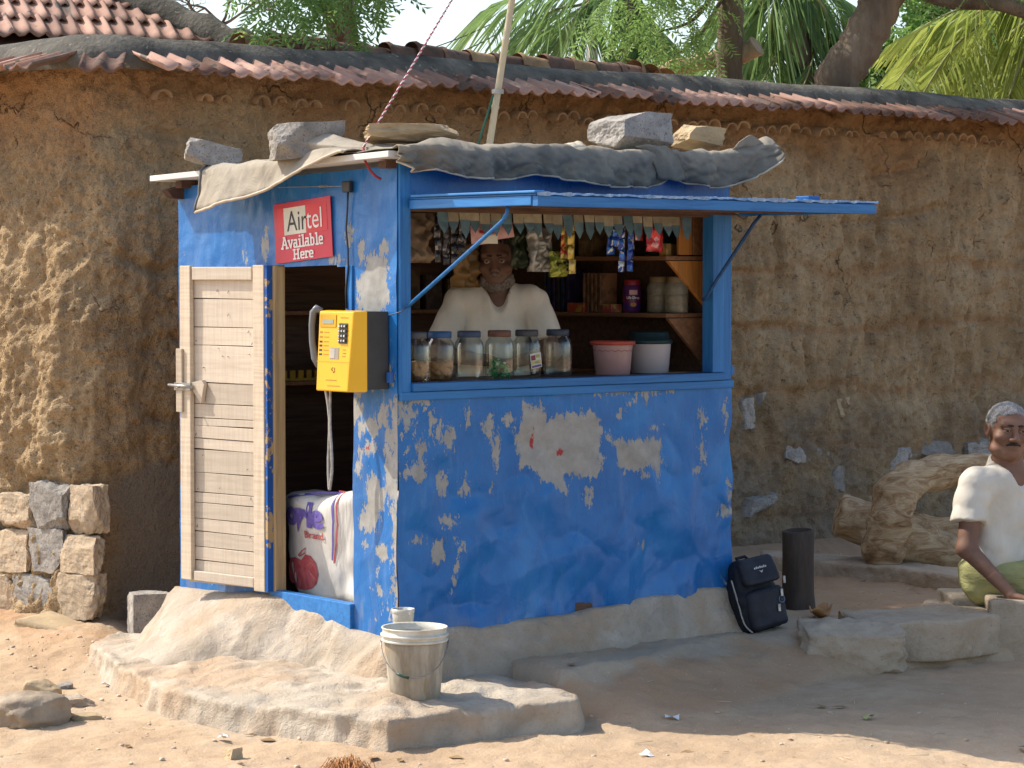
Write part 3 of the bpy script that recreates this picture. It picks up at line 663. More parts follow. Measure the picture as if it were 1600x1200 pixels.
# lower window-side panel: patches of bare metal measured from the photograph
def zr(x, y): return R(600 + x * 0.35, 580 + y * 0.35)
def eR(x, y, rx, ry): a = zr(x, y); k = 0.35 / 355; return ('e', a[0], a[1], rx * k / 0.76 * 1.0, ry * k)
fp = [('p', [zr(*q) for q in [(620,140),(680,175),(740,210),(800,195),(930,180),(975,250),(960,330),(975,400),(950,470),(880,475),(822,460),(815,545),(760,510),(700,490),(655,430),(610,430),(600,340),(582,310),(605,200)]]),
      ('p', [zr(*q) for q in [(990,270),(1030,310),(1240,300),(1248,420),(1225,480),(1190,430),(1130,440),(1080,450),(1040,420),(1030,345),(985,290)]]),
      ('p', [zr(*q) for q in [(322,740),(338,770),(322,880),(306,990),(310,900),(322,800)]]),
      ('p', [zr(*q) for q in [(940,92),(1290,72),(1300,88),(1180,95),(940,104)]])]
for q in [(465,240,25,48),(500,355,17,62),(375,195,13,36),(265,500,24,46),(360,520,17,42),(243,805,32,52),(280,670,32,26),(910,560,15,38),(290,300,23,46),(245,270,15,42),(135,450,40,40),(160,350,15,42),(165,135,27,20),(1425,200,15,36),(1520,195,12,42),(1425,370,8,42),(1170,110,13,32),(1060,185,16,20),(1160,465,20,22),(1210,257,16,9),(1520,620,30,30),(1535,540,10,60),(215,230,15,42),(1395,445,15,14),(155,755,18,16),(105,200,26,46),(80,150,20,60),(550,215,14,30),(700,165,16,22),(1120,135,12,9),(485,518,8,20),(1145,772,14,10)]: fp.append(eR(*q))
sheet('front_sheet', 0.0, 2.0, -0.10, 0.985, 'a', patches=fp, reds=[eR(663,300,5,38), eR(790,362,12,16)], dent=0.007, crease=0.020,
      chips=lambda U, Z: 0.36 + 0.66 * sstep(0.42, 0.02, U) * sstep(0.25, 0.75, Z) + 0.25 * sstep(0.5, 0.9, Z) * sstep(1.2, 0.5, U) + 0.25 * sstep(0.12, 0.0, Z) * sstep(1.5, 0.8, U),
      dirt=lambda U, Z: 0.5 * sstep(0.14, -0.04, Z))
def zl(u, v): return Lf(u, v)
def eL(u, v, ru, rv): a = zl(u, v); return ('e', a[0], a[1], ru / 215.0, rv / 365.0)
side_p = [('p', [zl(*q) for q in [(556,440),(563,468),(556,488),(592,490),(613,470),(607,420),(600,396),(585,396),(576,402),(566,432)]]),
          ('p', [zl(*q) for q in [(577,745),(592,740),(595,757),(604,772),(602,790),(595,805),(585,830),(577,830),(562,825),(562,812),(575,785),(576,762)]]),
          ('p', [(0.0, 1.0), (0.035, 0.98), (0.04, 0.75), (0.028, 0.55), (0.03, 0.4), (0.012, 0.3), (0.02, 0.1), (0.0, -0.05), (-0.02, -0.05), (-0.02, 1.0)])]
side_p += [eL(*q) for q in [(415,386,6,20),(417,366,3,12),(384,408,3,9),(547,368,5,13),(567,391,5,18),(602,386,6,12),(527,408,10,6),(558,640,9,22),(566,665,6,16),(585,668,8,16),(600,650,7,24),(580,700,10,12),(563,725,4,16),(600,862,8,12),(575,852,4,5),(594,925,4,6),(290,700,5,30),(296,790,4,12),(300,850,7,28),(296,640,4,30),(288,450,3,20),(560,610,7,10),(612,730,8,60),(612,590,5,14),(590,600,8,6)]]
sheet('side_sheet', -0.002, 1.662, -0.06, 1.97, 'b', patches=side_p, hole=(0.305, 0.895, 0.085, 1.545), topf=lambda b: roof_z(b) - 0.02, dent=0.0065, reds=[eL(578, 700, 3, 3)],
      chips=lambda B, Z: 0.40 + 0.52 * sstep(0.30, 0.05, B) * sstep(1.75, 1.45, Z) + 0.25 * sstep(1.4, 1.65, B) + 0.22 * sstep(0.5, 0.2, Z), dirt=lambda B, Z: 0.55 * sstep(0.2, 0.0, Z) + 0.15)
sheet('header_sheet', 0.062, 1.985, 1.80, 1.972, 'a', dent=0.003, chips=lambda U, Z: 0.25 + 0 * U)
# timber frame
def kb(name, lo, hi, mat, bev=0.003, parent=kiosk): return MB().bb(lo, hi).build(name, mat, parent, bev=bev)
kb('corner_post', (0.002, -0.016, 1.0), (0.060, 0.05, 1.975), BLUEV)
kb('window_post', (1.858, -0.022, 1.048), (1.930, 0.05, 1.80), BLUEV)
kb('end_board', (1.932, -0.012, 1.012), (1.990, 0.02, 1.80), BLUEV)
kb('window_sill', (0.060, -0.034, 1.012), (1.930, 0.06, 1.047), BLUEW)
kb('sill_rail', (0.004, -0.022, 0.974), (1.998, 0.03, 1.010), BLUEW)
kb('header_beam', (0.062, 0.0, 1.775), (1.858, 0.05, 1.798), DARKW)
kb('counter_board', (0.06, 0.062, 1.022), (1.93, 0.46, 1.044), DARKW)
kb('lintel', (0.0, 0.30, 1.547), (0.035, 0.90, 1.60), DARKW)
kb('door_jamb', (-0.030, 0.853, 0.088), (0.03, 0.872, 1.546), mat_wood('raw_jamb', (0.46, 0.33, 0.17), (0.33, 0.22, 0.11), ax=2))
kb('door_jamb', (-0.022, 0.874, 0.088), (0.02, 0.925, 1.546), mat_wood('blue_jamb', (0.035, 0.14, 0.44), (0.02, 0.09, 0.32), ax=2, rough=0.55))
kb('door_jamb', (-0.016, 0.298, 1.16), (0.03, 0.345, 1.546), BLUEV)
th = MB().prism([(0.30, -0.06), (0.90, 0.02), (0.90, 0.092), (0.30, 0.084)], 0.05, Matrix(((0,0,1,-0.028),(1,0,0,0),(0,1,0,0),(0,0,0,1)))).build('threshold', BLUEW, kiosk, bev=0.003)
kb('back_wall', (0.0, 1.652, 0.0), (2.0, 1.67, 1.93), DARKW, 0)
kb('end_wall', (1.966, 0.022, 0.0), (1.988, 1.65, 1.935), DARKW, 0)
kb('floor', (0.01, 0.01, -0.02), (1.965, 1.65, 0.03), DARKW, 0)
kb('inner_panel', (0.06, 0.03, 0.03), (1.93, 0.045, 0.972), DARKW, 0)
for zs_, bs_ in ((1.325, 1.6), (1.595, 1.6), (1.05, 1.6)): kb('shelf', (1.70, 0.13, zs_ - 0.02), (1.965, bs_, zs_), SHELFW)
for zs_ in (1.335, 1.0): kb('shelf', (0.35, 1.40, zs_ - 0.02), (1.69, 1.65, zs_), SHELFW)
for z_lo, z_hi, mt in ((1.36, 1.572, ORANW), (1.075, 1.302, SHELFW)):
    MB().prism([(1.960, z_lo), (1.960, z_hi), (1.715, z_hi)], 0.022, Matrix(((1,0,0,0),(0,0,-1,0.155),(0,1,0,0),(0,0,0,1)))).build('shelf_bracket', mt, kiosk, bev=0.002)
kb('upright_board', (1.79, 0.135, 1.60), (1.875, 0.155, 1.80), ORANW); kb('upright_board', (1.88, 0.135, 1.60), (1.955, 0.155, 1.80), SHELFW)
# roof
rv = MB()
rz0, rz1 = 2.0, 1.945
Mroof = Matrix(((1,0,0,0),(0,1,0,0),(0,(rz1-rz0)/1.95,1,0),(0,0,0,1)))
rs = MB().bb((-0.125, -0.10, 1.992), (2.10, 1.72, 2.018), Mroof).build('roof_sheet', ROOFS, kiosk, bev=0.002)
MB().bb((-0.06, 0.0, 1.955), (2.05, 0.05, 1.987), Mroof).build('roof_batten', RUSTW, kiosk); MB().bb((-0.06, 1.55, 1.955), (2.05, 1.60, 1.987), Mroof).build('roof_batten', RUSTW, kiosk)
MB().prism([(-0.10, 1.90), (-0.005, 1.925), (-0.005, 1.86), (-0.07, 1.868)], 0.05, Matrix(((1,0,0,0.0),(0,0,1,1.61),(0,1,0,0),(0,0,0,1)))).build('rafter_end', RUSTW, kiosk)
# raised window flap on two prop rods
AE = 0.845
flap = obj('window_flap', None or MB().bb((0.045, -AE + 0.01, 1.823), (2.055, -0.03, 1.829)).mesh('window_flap'), BLUEW, kiosk)
fv = MB()
ns = 160; rgf = random.Random(4); prev = 0
for k in range(ns):                                              # crumpled lip of tin along the outer edge
    x = 0.035 + (2.075 - 0.035) * k / (ns - 1); prev = prev * 0.7 + rgf.uniform(-0.004, 0.004)
    fv.v += [(x, -AE - 0.006 + prev, 1.832 + abs(prev) * 0.8), (x, -AE + 0.06, 1.833 + prev * 0.3), (x, -AE - 0.007 + prev * 0.5, 1.824 + prev * 0.7)]
for k in range(ns - 1):
    a = 3 * k; fv.f += [(a, a + 3, a + 4, a + 1), (a + 2, a + 5, a + 3, a)]; fv.sm += [False, False]
fv.build('tin_lip', M('bent_tin', (0.30, 0.42, 0.58), (0.10, 0.20, 0.40), scale=25, metal=0.2, rough=0.35, bmp=0.2), flap)
kb('front_rail', (0.045, -AE - 0.004, 1.779), (2.06, -AE + 0.032, 1.821), BLUEW, parent=flap)
kb('side_rail', (0.040, -AE + 0.034, 1.783), (0.078, -0.03, 1.821), mat_wood('blue_rail', (0.045, 0.22, 0.52), (0.022, 0.14, 0.40), ax=1, rough=0.45), parent=flap)
kb('side_rail', (2.018, -AE + 0.034, 1.783), (2.056, -0.03, 1.821), BLUEW, parent=flap)
kb('flap_slat', (0.03, -AE + 0.0, 1.832), (0.085, -0.05, 1.842), mat_wood('blue_slat', (0.06, 0.25, 0.56), (0.03, 0.16, 0.43), ax=1, rough=0.45), parent=flap)
kb('hinge_rail', (0.08, -0.035, 1.786), (1.99, -0.024, 1.821), RUSTW, parent=flap)
kb('flap_batten', (0.09, -0.45, 1.785), (2.01, -0.40, 1.821), RUSTW, parent=flap)
kb('flap_bracket', (1.885, -0.60, 1.843), (1.96, -0.52, 1.862), BLUEW, parent=flap)
MB().tube([(0.075, -0.63, 1.782), (0.074, -0.625, 1.755), (0.072, -0.60, 1.725), (0.068, -0.55, 1.693), (0.050, -0.29, 1.532), (0.03, -0.03, 1.372)], 0.0085, 8).build('prop_rod', BLUEW, flap)
MB().tube([(1.975, -0.215, 1.783), (1.96, -0.185, 1.745), (1.85, -0.05, 1.48), (1.82, -0.02, 1.405), (1.815, 0.0, 1.39)], 0.0085, 8).build('prop_rod', mat_wood('dark_blue_rod', (0.02, 0.09, 0.26), (0.012, 0.05, 0.15), rough=0.5), flap)
MB().tube([(0.03, -0.03, 1.372), (0.0, -0.03, 1.352), (-0.03, 0.02, 1.335)], 0.0025, 5).build('tie_wire', WIRE, flap)
for x_, z_ in ((1.992, 1.055),): kb('hasp', (x_, -0.01, z_ - 0.02), (x_ + 0.022, 0.01, z_ + 0.02), BLUEV)
# plank door folded back against the side
door = thing('door', None, None); door.parent = kiosk; door.location = (-0.030, 0.885, 0.0); door.rotation_euler = (0, 0, radians(97))
def dz(v): return 1.545 - (v - 420) / 492 * 1.455
seam = [421, 470, 514, 542, 600, 633, 655, 667, 687, 704, 740, 771, 787, 812, 832, 856, 877, 912]
for i in range(len(seam) - 1):
    za, zb = dz(seam[i + 1]) + 0.0016, dz(seam[i]) - 0.0016; sk = random.uniform(-0.004, 0.004); yy = random.uniform(0.012, 0.0165)
    MB().prism([(0.035, za + sk), (0.545, za - sk), (0.545, zb - sk * 0.5), (0.035, zb + sk * 0.5)], yy, Matrix(((1,0,0,0),(0,0,1,0.0),(0,1,0,0),(0,0,0,1)))).build('plank', RAWX, door, bev=0.0015)
kb('backing', (0.01, -0.006, 0.10), (0.56, -0.002, 1.53), DARKW, 0, door)  # dark sheet added so the gaps between planks read as shade
kb('stile', (0.0, 0.018, 0.085), (0.072, 0.040, 1.55), RAWZ, parent=door)
kb('stile', (0.500, 0.018, 0.100), (0.572, 0.042, 1.548), RAWZ, parent=door)
kb('stile_patch', (0.545, 0.042, dz(647)), (0.588, 0.054, dz(548)), RAWZ, parent=door)
kb('batten', (0.085, 0.018, dz(441)), (0.495, 0.036, dz(421)), RAWX, parent=door)
kb('batten', (0.080, 0.018, dz(909)), (0.49, 0.036, dz(894)), RAWX, parent=door)
MB().bb((-0.018, -0.004, 0.088), (-0.002, 0.036, 1.548)).build('door_edge', JAMB, door)
MB().prism([(0.43, dz(632)), (0.49, dz(612)), (0.50, dz(600)), (0.425, dz(596)), (0.41, dz(602))], 0.02, Matrix(((1,0,0,0),(0,0,1,0.018),(0,1,0,0),(0,0,0,1)))).build('latch_block', RAWX, door)
bolt = MB().tube([(0.47, 0.058, dz(607)), (0.63, 0.062, dz(605))], 0.007, 8).build('bolt', STEEL, door)
kb('bolt_plate', (0.485, 0.042, dz(613)), (0.60, 0.056, dz(601)), STEEL, 0.001, bolt); MB().tube([(0.55, 0.06, dz(607)), (0.553, 0.083, dz(609))], 0.004, 6).build('bolt_knob', STEEL, bolt)
nm = MB()
for i in range(26):
    x_, z_ = random.choice((0.10, 0.45, 0.3)) + random.uniform(-0.04, 0.04), random.uniform(0.15, 1.5); nm.tube([(x_, 0.0165, z_), (x_ + random.uniform(-0.006, 0.006), 0.021, z_ + random.uniform(-0.014, 0.004))], 0.0016, 4)
tag(nm.build('bent_nails', WIRE, door), kind='stuff')

# ------------------------------------------------------------------ tarpaulin weighed down by stones
def mat_tarp():
    m, nt, bs = _nt('old_tarpaulin'); co = coords(nt, rand=False); f = noise(nt, co, 4.0, 6, 0.65, 0.4)
    col = ramp(nt, f, [(0.35, (0.072, 0.070, 0.058)), (0.52, (0.125, 0.115, 0.09)), (0.7, (0.25, 0.215, 0.155))])
    col = mix_(nt, math_(nt, 'MULTIPLY', attr_(nt, 'dust_and_light'), ramp(nt, noise(nt, co, 9, 5, 0.6), [(0.25, 0.5), (0.7, 1.0)])), col, (0.40, 0.345, 0.27)); nt.links.new(col, bs.inputs['Base Color'])
    bs.inputs['Roughness'].default_value = 0.85; bs.inputs['Specular IOR Level'].default_value = 0.25
    b1 = bump(nt, bs, noise(nt, co, 9, 3, 0.5, 1.0), 0.35, 0.03); bump(nt, bs, noise(nt, co, 140, 2), 0.15, 0.003, b1); return m
TARP = mat_tarp(); HEM = M('tarp_hem', (0.52, 0.45, 0.34), (0.36, 0.30, 0.22), rough=0.8, bmp=0.2, vary=0)
tarp = thing('tarpaulin', 'grimy grey tarpaulin draped over the kiosk roof edge', 'tarpaulin', kw(1.0, 0.0, 2.02), KA)
def tl(p): q = np.asarray(p, float) - np.array([1.0, 0.0, 2.02]); return q
# front drape: control columns (a, upper z at the lip, lower z of the hem, bulge)
cols = [(-0.10, 2.045, 1.990), (-0.03, 2.055, 1.955), (0.10, 2.062, 1.952), (0.25, 2.055, 1.935), (0.38, 2.060, 1.920), (0.50, 2.068, 1.928), (0.63, 2.07, 1.945), (0.80, 2.078, 1.935), (0.97, 2.08, 1.918), (1.15, 2.075, 1.910), (1.32, 2.075, 1.912), (1.42, 2.07, 1.922), (1.50, 2.07, 1.965), (1.60, 2.075, 1.942), (1.72, 2.08, 1.925), (1.83, 2.085, 1.922), (1.93, 2.095, 1.950), (2.02, 2.115, 1.995), (2.09, 2.140, 2.045), (2.13, 2.150, 2.085)]
ca = np.array(cols); aa = np.linspace(-0.10, 2.13, 300)
def cint(k): return np.convolve(np.pad(np.interp(aa, ca[:,0], ca[:,k]), 2, 'edge'), np.ones(5) / 5, 'valid')
zu, zl_ = cint(1), cint(2)
zu = zu + 0.016 * perlin(aa * 5.5, 2.0, 1.0) + 0.008 * perlin(aa * 15, 4.0, 1.0); zl_ = zl_ - 0.012 + 0.02 * np.abs(perlin(aa * 3.7, 7.0, 2.0))
rows = []; m_ = 26
for j in range(m_ + 1):
    t = j / m_
    if t < 0.35:                                                  # lying on the roof
        q = t / 0.35; y = 0.95 - (0.95 + 0.115) * q; z = 2.005 + 0.02 * q + (zu - 2.03) * q ** 3 + 0.022 * fbm(aa * 3, y * 3, 2, 3) * (0.3 + q)
        z = np.maximum(z, 2.024 - 0.03 * y)
        yy = np.full(aa.shape, y)
    else:
        q = (t - 0.35) / 0.65; z = zu + (zl_ - zu) * (q ** 0.9) + 0.012 * perlin(aa * 9, q * 4, 3.0) * (1 - q)
        yy = -0.115 - 0.026 * np.minimum(q * 7, 1.0) + 0.022 * q + q * 0.034 * np.sin(aa * 9 + 1.0 + 2 * np.sin(aa * 2.3)) + q * 0.020 * np.sin(aa * 23 + 3 * np.sin(aa * 3.1)) + 0.012 * q * np.sin(aa * 47) - 0.055 * np.minimum(q * 1.5, 1) * np.abs(perlin(aa * 7 + 1.5 * q, q * 1.5, 5.0)) - 0.034 * np.abs(perlin(aa * 15 - 3 * q, q * 3, 8.0)) - 0.03 * q * sstep(1.9, 2.1, aa)
    rows.append(np.stack([aa, yy, z], -1))
TV = np.stack(rows, 1); TV[..., 1] += 0.014 * fbm(TV[..., 0] * 6, TV[..., 2] * 9, 3, 3) + 0.010 * (ridged(TV[..., 0] * 4 + TV[..., 2] * 5, TV[..., 2] * 3, 3, 2) - 0.6); TV[..., 2] += 0.010 * fbm(TV[..., 0] * 6, TV[..., 1] * 8, 6, 3) * 0.7
me = mesh_np('front_drape', tl(TV).reshape(-1, 3), grid_faces(300, m_ + 1)); attr(me, 'dust_and_light', np.tile(np.clip(np.linspace(1.1, -0.2, m_ + 1), 0, 1) ** 1.5, (300, 1)) * 0.75 + 0.22)  # dust plus painted light: paler on top, darker down the front
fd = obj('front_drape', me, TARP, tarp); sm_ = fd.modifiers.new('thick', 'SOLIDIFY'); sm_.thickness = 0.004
MB().tube([tl(TV[i, -1]) + np.array([0, -0.003, -0.001]) for i in range(0, 300, 2)], 0.005, 6).build('hem', HEM, fd)
# side drape over the door-side edge
bb_ = np.linspace(0.16, 1.27, 90); lo_ = np.interp(bb_, [0.16, 0.28, 0.384, 0.50, 0.62, 0.74, 0.86, 1.0, 1.12, 1.20, 1.27], [2.035, 2.0, 1.966, 1.93, 1.905, 1.875, 1.848, 1.832, 1.812, 1.80, 1.79])
rows = []
for j in range(15):
    t = j / 14
    if t < 0.45:
        q = t / 0.45; x = 0.50 - 0.64 * q; z = 2.032 - 0.028 * bb_ + 0.018 * fbm(bb_ * 4, x * 4, 9, 3) + 0.030 * np.exp(-((bb_ - 0.35) / 0.16)**2) * q; xx = np.full(bb_.shape, x)
    else:
        q = (t - 0.45) / 0.55; z0_ = 2.032 - 0.028 * bb_ + 0.030 * np.exp(-((bb_ - 0.35) / 0.16)**2); z = z0_ + (np.minimum(lo_, z0_ - 0.01) - z0_) * q
        xx = -0.14 - 0.045 * q + 0.018 * np.sin(bb_ * 11) * q
    rows.append(np.stack([xx, bb_, z], -1))
SV = np.stack(rows, 1); SV[..., 0] += 0.010 * fbm(SV[..., 1] * 8, SV[..., 2] * 8, 5, 3) + 0.008 * (ridged(SV[..., 1] * 5 + SV[..., 2] * 6, SV[..., 2] * 3, 6, 2) - 0.6)
me = mesh_np('side_drape', tl(SV).reshape(-1, 3), grid_faces(90, 15)); attr(me, 'dust_and_light', np.full((90, 15), 0.85))
sd_ = obj('side_drape', me, TARP, tarp); sm_ = sd_.modifiers.new('thick', 'SOLIDIFY'); sm_.thickness = 0.004
MB().tube([tl(SV[i, -1]) for i in range(90)] , 0.007, 6).build('hem', HEM, sd_); MB().tube([tl(SV[-1, j]) for j in range(6, 15)], 0.008, 6).build('hem', M('tarp_edge', (0.12, 0.12, 0.115), rough=0.7), sd_)
# loose folds standing up at the corner stone and at the far end
def fold(name, pts, mat, dust_and_light=0.6):
    A = np.array(pts, float); n, k = A.shape[0], A.shape[1]; N = 14; us_ = np.linspace(0, n - 1, N); vs_ = np.linspace(0, k - 1, N); out = np.zeros((N, N, 3))
    for i, u in enumerate(us_):
        i0 = min(int(u), n - 2); fu_ = u - i0
        for j, v in enumerate(vs_):
            j0 = min(int(v), k - 2); fv_ = v - j0
            out[i, j] = (A[i0, j0] * (1 - fu_) + A[i0 + 1, j0] * fu_) * (1 - fv_) + (A[i0, j0 + 1] * (1 - fu_) + A[i0 + 1, j0 + 1] * fu_) * fv_
    out[..., 1] += 0.012 * fbm(out[..., 0] * 12, out[..., 2] * 12, 4, 2); out[..., 2] += 0.008 * fbm(out[..., 0] * 14, out[..., 1] * 14, 8, 2)
    me = mesh_np(name, tl(out).reshape(-1, 3), grid_faces(N, N)); attr(me, 'dust_and_light', np.full(N * N, dust_and_light)); o = obj(name, me, mat, tarp); s_ = o.modifiers.new('thick', 'SOLIDIFY'); s_.thickness = 0.004; return o
fold('fold', [[(-0.13, 0.62, 2.02), (-0.15, 0.60, 2.08), (-0.12, 0.58, 2.135)], [(-0.12, 0.42, 2.03), (-0.13, 0.40, 2.07), (-0.05, 0.40, 2.115)], [(-0.10, 0.22, 2.035), (-0.09, 0.20, 2.05), (0.0, 0.22, 2.07)], [(-0.02, 0.02, 2.03), (0.02, 0.02, 2.04), (0.1, 0.05, 2.05)]], TARP, 1.0)
fold('fold', [[(1.88, -0.09, 2.07), (1.90, -0.12, 2.10), (1.92, -0.13, 2.125)], [(1.98, -0.08, 2.07), (2.0, -0.12, 2.12), (2.0, -0.13, 2.165)], [(2.07, -0.12, 2.05), (2.09, -0.13, 2.09), (2.07, -0.15, 2.12)], [(2.12, -0.15, 2.05), (2.135, -0.16, 2.08), (2.145, -0.17, 2.10)]], TARP, 0.7)
fold('fold', [[(1.28, -0.10, 2.085), (1.33, -0.14, 2.09), (1.40, -0.17, 2.09)], [(1.33, -0.12, 2.06), (1.39, -0.175, 2.06), (1.47, -0.18, 2.05)], [(1.36, -0.15, 2.0), (1.42, -0.185, 2.0), (1.50, -0.18, 2.0)], [(1.38, -0.15, 1.94), (1.45, -0.185, 1.93), (1.52, -0.175, 1.945)]], TARP, 0.2)
# stones on the roof
def roof_stone(label, u0, v0, u1, v1, b, dep, mat, seed, rot=(0, 0, 0), cuts=6, rough=0.07, cl=0.72):
    a0, z1 = R(u0, v0, b); a1, z0 = R(u1, v1, b); w = abs(a1 - a0) * 0.76 * 1.12
    o = obj('roof_stone', rock_mesh('roof_stone', (w, dep, z1 - z0), seed, cuts + 4, 18, rough * 1.3, cl, 1.0, 0.02, False), mat, None, kw((a0 + a1) / 2, b, (z0 + z1) / 2), rot)
    return tag(o, label, 'stone', 'stones holding down the kiosk roof')
roof_stone('tilted grey-brown stone at the left end of the kiosk roof', 292, 222, 376, 262, 1.30, 0.20, GRAN, 3, (0, radians(14), 0.2), 8, cl=0.55)
roof_stone('squared rough granite block above the red sticker on the kiosk roof', 424, 190, 528, 250, 0.55, 0.22, GRAN, 11, (0, radians(-3), 0.35), 3, 0.05, 0.85)
roof_stone('long flat pale stone slab on the kiosk roof', 578, 192, 706, 226, 0.12, 0.22, STONE_T, 6, (0, 0, 0.1), 5, cl=0.75)
roof_stone('tall chipped granite block on the kiosk roof above the window', 938, 174, 1029, 236, 0.06, 0.24, GRAN, 21, (0, 0, 0.75), 4, 0.05, 0.8)
roof_stone('small tan stone near the right end of the kiosk roof', 1064, 197, 1120, 234, 0.10, 0.16, STONE_T, 17, (0, 0.1, 0.5), 6, cl=0.66)
rb = obj('cloth_bundle', sdf_mesh('cloth_bundle', lambda X, Y, Z: ell(X, Y, Z, (0, 0, 0), (0.075, 0.06, 0.032)) + 0.008 * ridged(X * 20, Y * 20, Z * 20, 2), (-0.1, -0.09, -0.05), (0.1, 0.09, 0.06), 0.007), M('pale_cloth', (0.62, 0.55, 0.42), (0.42, 0.35, 0.25), scale=14, rough=0.9, bmp=0.2, vary=0), None, kw(1.04, 0.04, 2.075), (0, 0, KA))
tag(rb, 'small crumpled pale cloth lump on the tarpaulin', 'cloth')
# ------------------------------------------------------------------ roofs behind the wall
e1 = np.array([cos(radians(21)), sin(radians(21)), 0]); e2 = np.array([-e1[1], e1[0], 0])
O1 = P(-40, 58, 15.6); O1 = O1 - e1 * 1.2
hs = thing('tiled_house', 'house with pink clay tile roof rising behind the wall at upper left', 'house', O1 * np.array([1, 1, 0]))
hz = O1[2]; SL = radians(27); rowd = 0.27
ht = [tile_mesh('roof_tile', 0.212, 0.33, 0.017, 0.013, seed=9 + i) for i in range(2)]
for q, mm in enumerate(ht): mm.materials.append((TILEP, TILE)[q])
hip0 = 1.2 + (P(352, 62, 16.2) - P(-40, 62, 15.6)) @ e1
for r_ in range(6):
    up = e2 * (rowd * r_ * cos(SL)) + ez * (rowd * r_ * sin(SL))
    c_ = 0
    while True:
        x_ = 0.1 + c_ * 0.205 + (r_ % 2) * 0.05; c_ += 1
        if x_ > hip0 - 0.10 - r_ * 0.205: break
        o = obj('roof_tile', ht[rt.randrange(2) if r_ < 2 else 0], None, hs, np.array([0, 0, hz]) + e1 * x_ + up + ez * (0.02 + rt.uniform(-0.004, 0.004)) + (e2 * cos(SL) + ez * sin(SL)) * 0.30, (SL - radians(2.0 + rt.uniform(-1, 1)), 0, radians(21) + radians(rt.uniform(-1.2, 1.2))))
hp = [np.array([0, 0, hz + 0.03]) + e1 * (hip0 - 0.205 * q) + e2 * (rowd * q * cos(SL)) + ez * (rowd * q * sin(SL)) for q in np.linspace(-0.6, 6, 24)]
MB().tube([p + ez * 0.02 * math.sin(i * 1.9) for i, p in enumerate(hp)], [0.10 + 0.008 * math.sin(i * 2.3) for i in range(24)], 10).build('hip_ridge', MORTAR, hs)
tp = np.array([0, 0, hz]); wq = MB()
fr = [tp + e1 * 0.0, tp + e1 * hip0, tp + e1 * (hip0 - 1.2) + e2 * 6 * rowd * cos(SL) + ez * 6 * rowd * sin(SL), tp + e2 * 6 * rowd * cos(SL) + ez * 6 * rowd * sin(SL)]
wq.add([p - ez * 0.05 for p in fr] , [(0, 1, 2, 3)]); wq.build('roof_deck', RUSTW, hs)
MB().add([tp - ez * 0.06 + e2 * 0.25, tp - ez * 0.06 + e1 * hip0 + e2 * 0.25, e2 * 0.25 + e1 * hip0, e2 * 0.25], [(0, 1, 2, 3)]).build('wall', MUD, hs)

sA, zA = Wr(370, 50, 1.1); sB, zB = Wr(960, 98, 1.1)
sh = thing('tiled_shed', 'low shed roof with a dark row of round ridge tiles behind the wall', 'shed', W0 + ey * 1.1 + ex * sA)
nR = int((sB - sA) / 0.21); rtile = MB()
nq = 10; pv = []
for r_, y_ in ((0.085, 0.0), (0.092, 0.03), (0.080, 0.06), (0.074, 0.25)): pv += [(y_, r_ * cos(pi * q / (nq - 1)), r_ * sin(pi * q / (nq - 1))) for q in range(nq)]
rtile.add(pv, [(a * nq + q, a * nq + q + 1, (a + 1) * nq + q + 1, (a + 1) * nq + q) for a in range(3) for q in range(nq - 1)], True); rme = rtile.mesh('ridge_tile'); rme.materials.append(TILED)
rme2 = rme.copy(); rme2.materials.clear(); rme2.materials.append(EAVET)
for i in range(nR + 1):
    t = i / nR; o = obj('ridge_tile', rme if rt.random() < 0.7 else rme2, None, sh, ex * ((sB - sA) * t) + ez * (zA + (zB - zA) * t - 0.075 + 0.012 * sin(i * 1.3) + rt.uniform(-0.008, 0.008)), (radians(rt.uniform(-6, 6)), radians(1.5 + rt.uniform(-3, 3)), KA + radians(rt.uniform(-4, 4))))
d1 = [np.array([0, 0, zA - 0.07]), ex * (sB - sA) + ez * (zB - 0.07)]
MB().add([d1[0], d1[1], d1[1] - ey * 0.6 - ez * 0.32, d1[0] - ey * 0.6 - ez * 0.32], [(0, 1, 2, 3)]).add([d1[0] + ey * .01, d1[1] + ey * .01, d1[1] + ey * 0.8 - ez * 0.4, d1[0] + ey * 0.8 - ez * 0.4], [(0, 1, 2, 3)]).build('roof_slope', TILED, sh)
for i in range(3):
    p_ = ex * (sB - sA + 0.15 + 0.05 * i) + ez * (zB - 0.05 - i * 0.03); o = obj('ridge_tile', rme2, None, sh, p_ - ey * 0.1 * i, (0, radians(20), KA + radians(12 + 10 * i)))
MB().add([ey * 0.4 + ez * (zA - 0.4), ex * (sB - sA) + ey * 0.4 + ez * (zB - 0.4), ex * (sB - sA) + ey * 0.4 - ez * W0[2], ey * 0.4 - ez * W0[2]], [(0, 1, 2, 3)]).build('wall', MUD, sh)

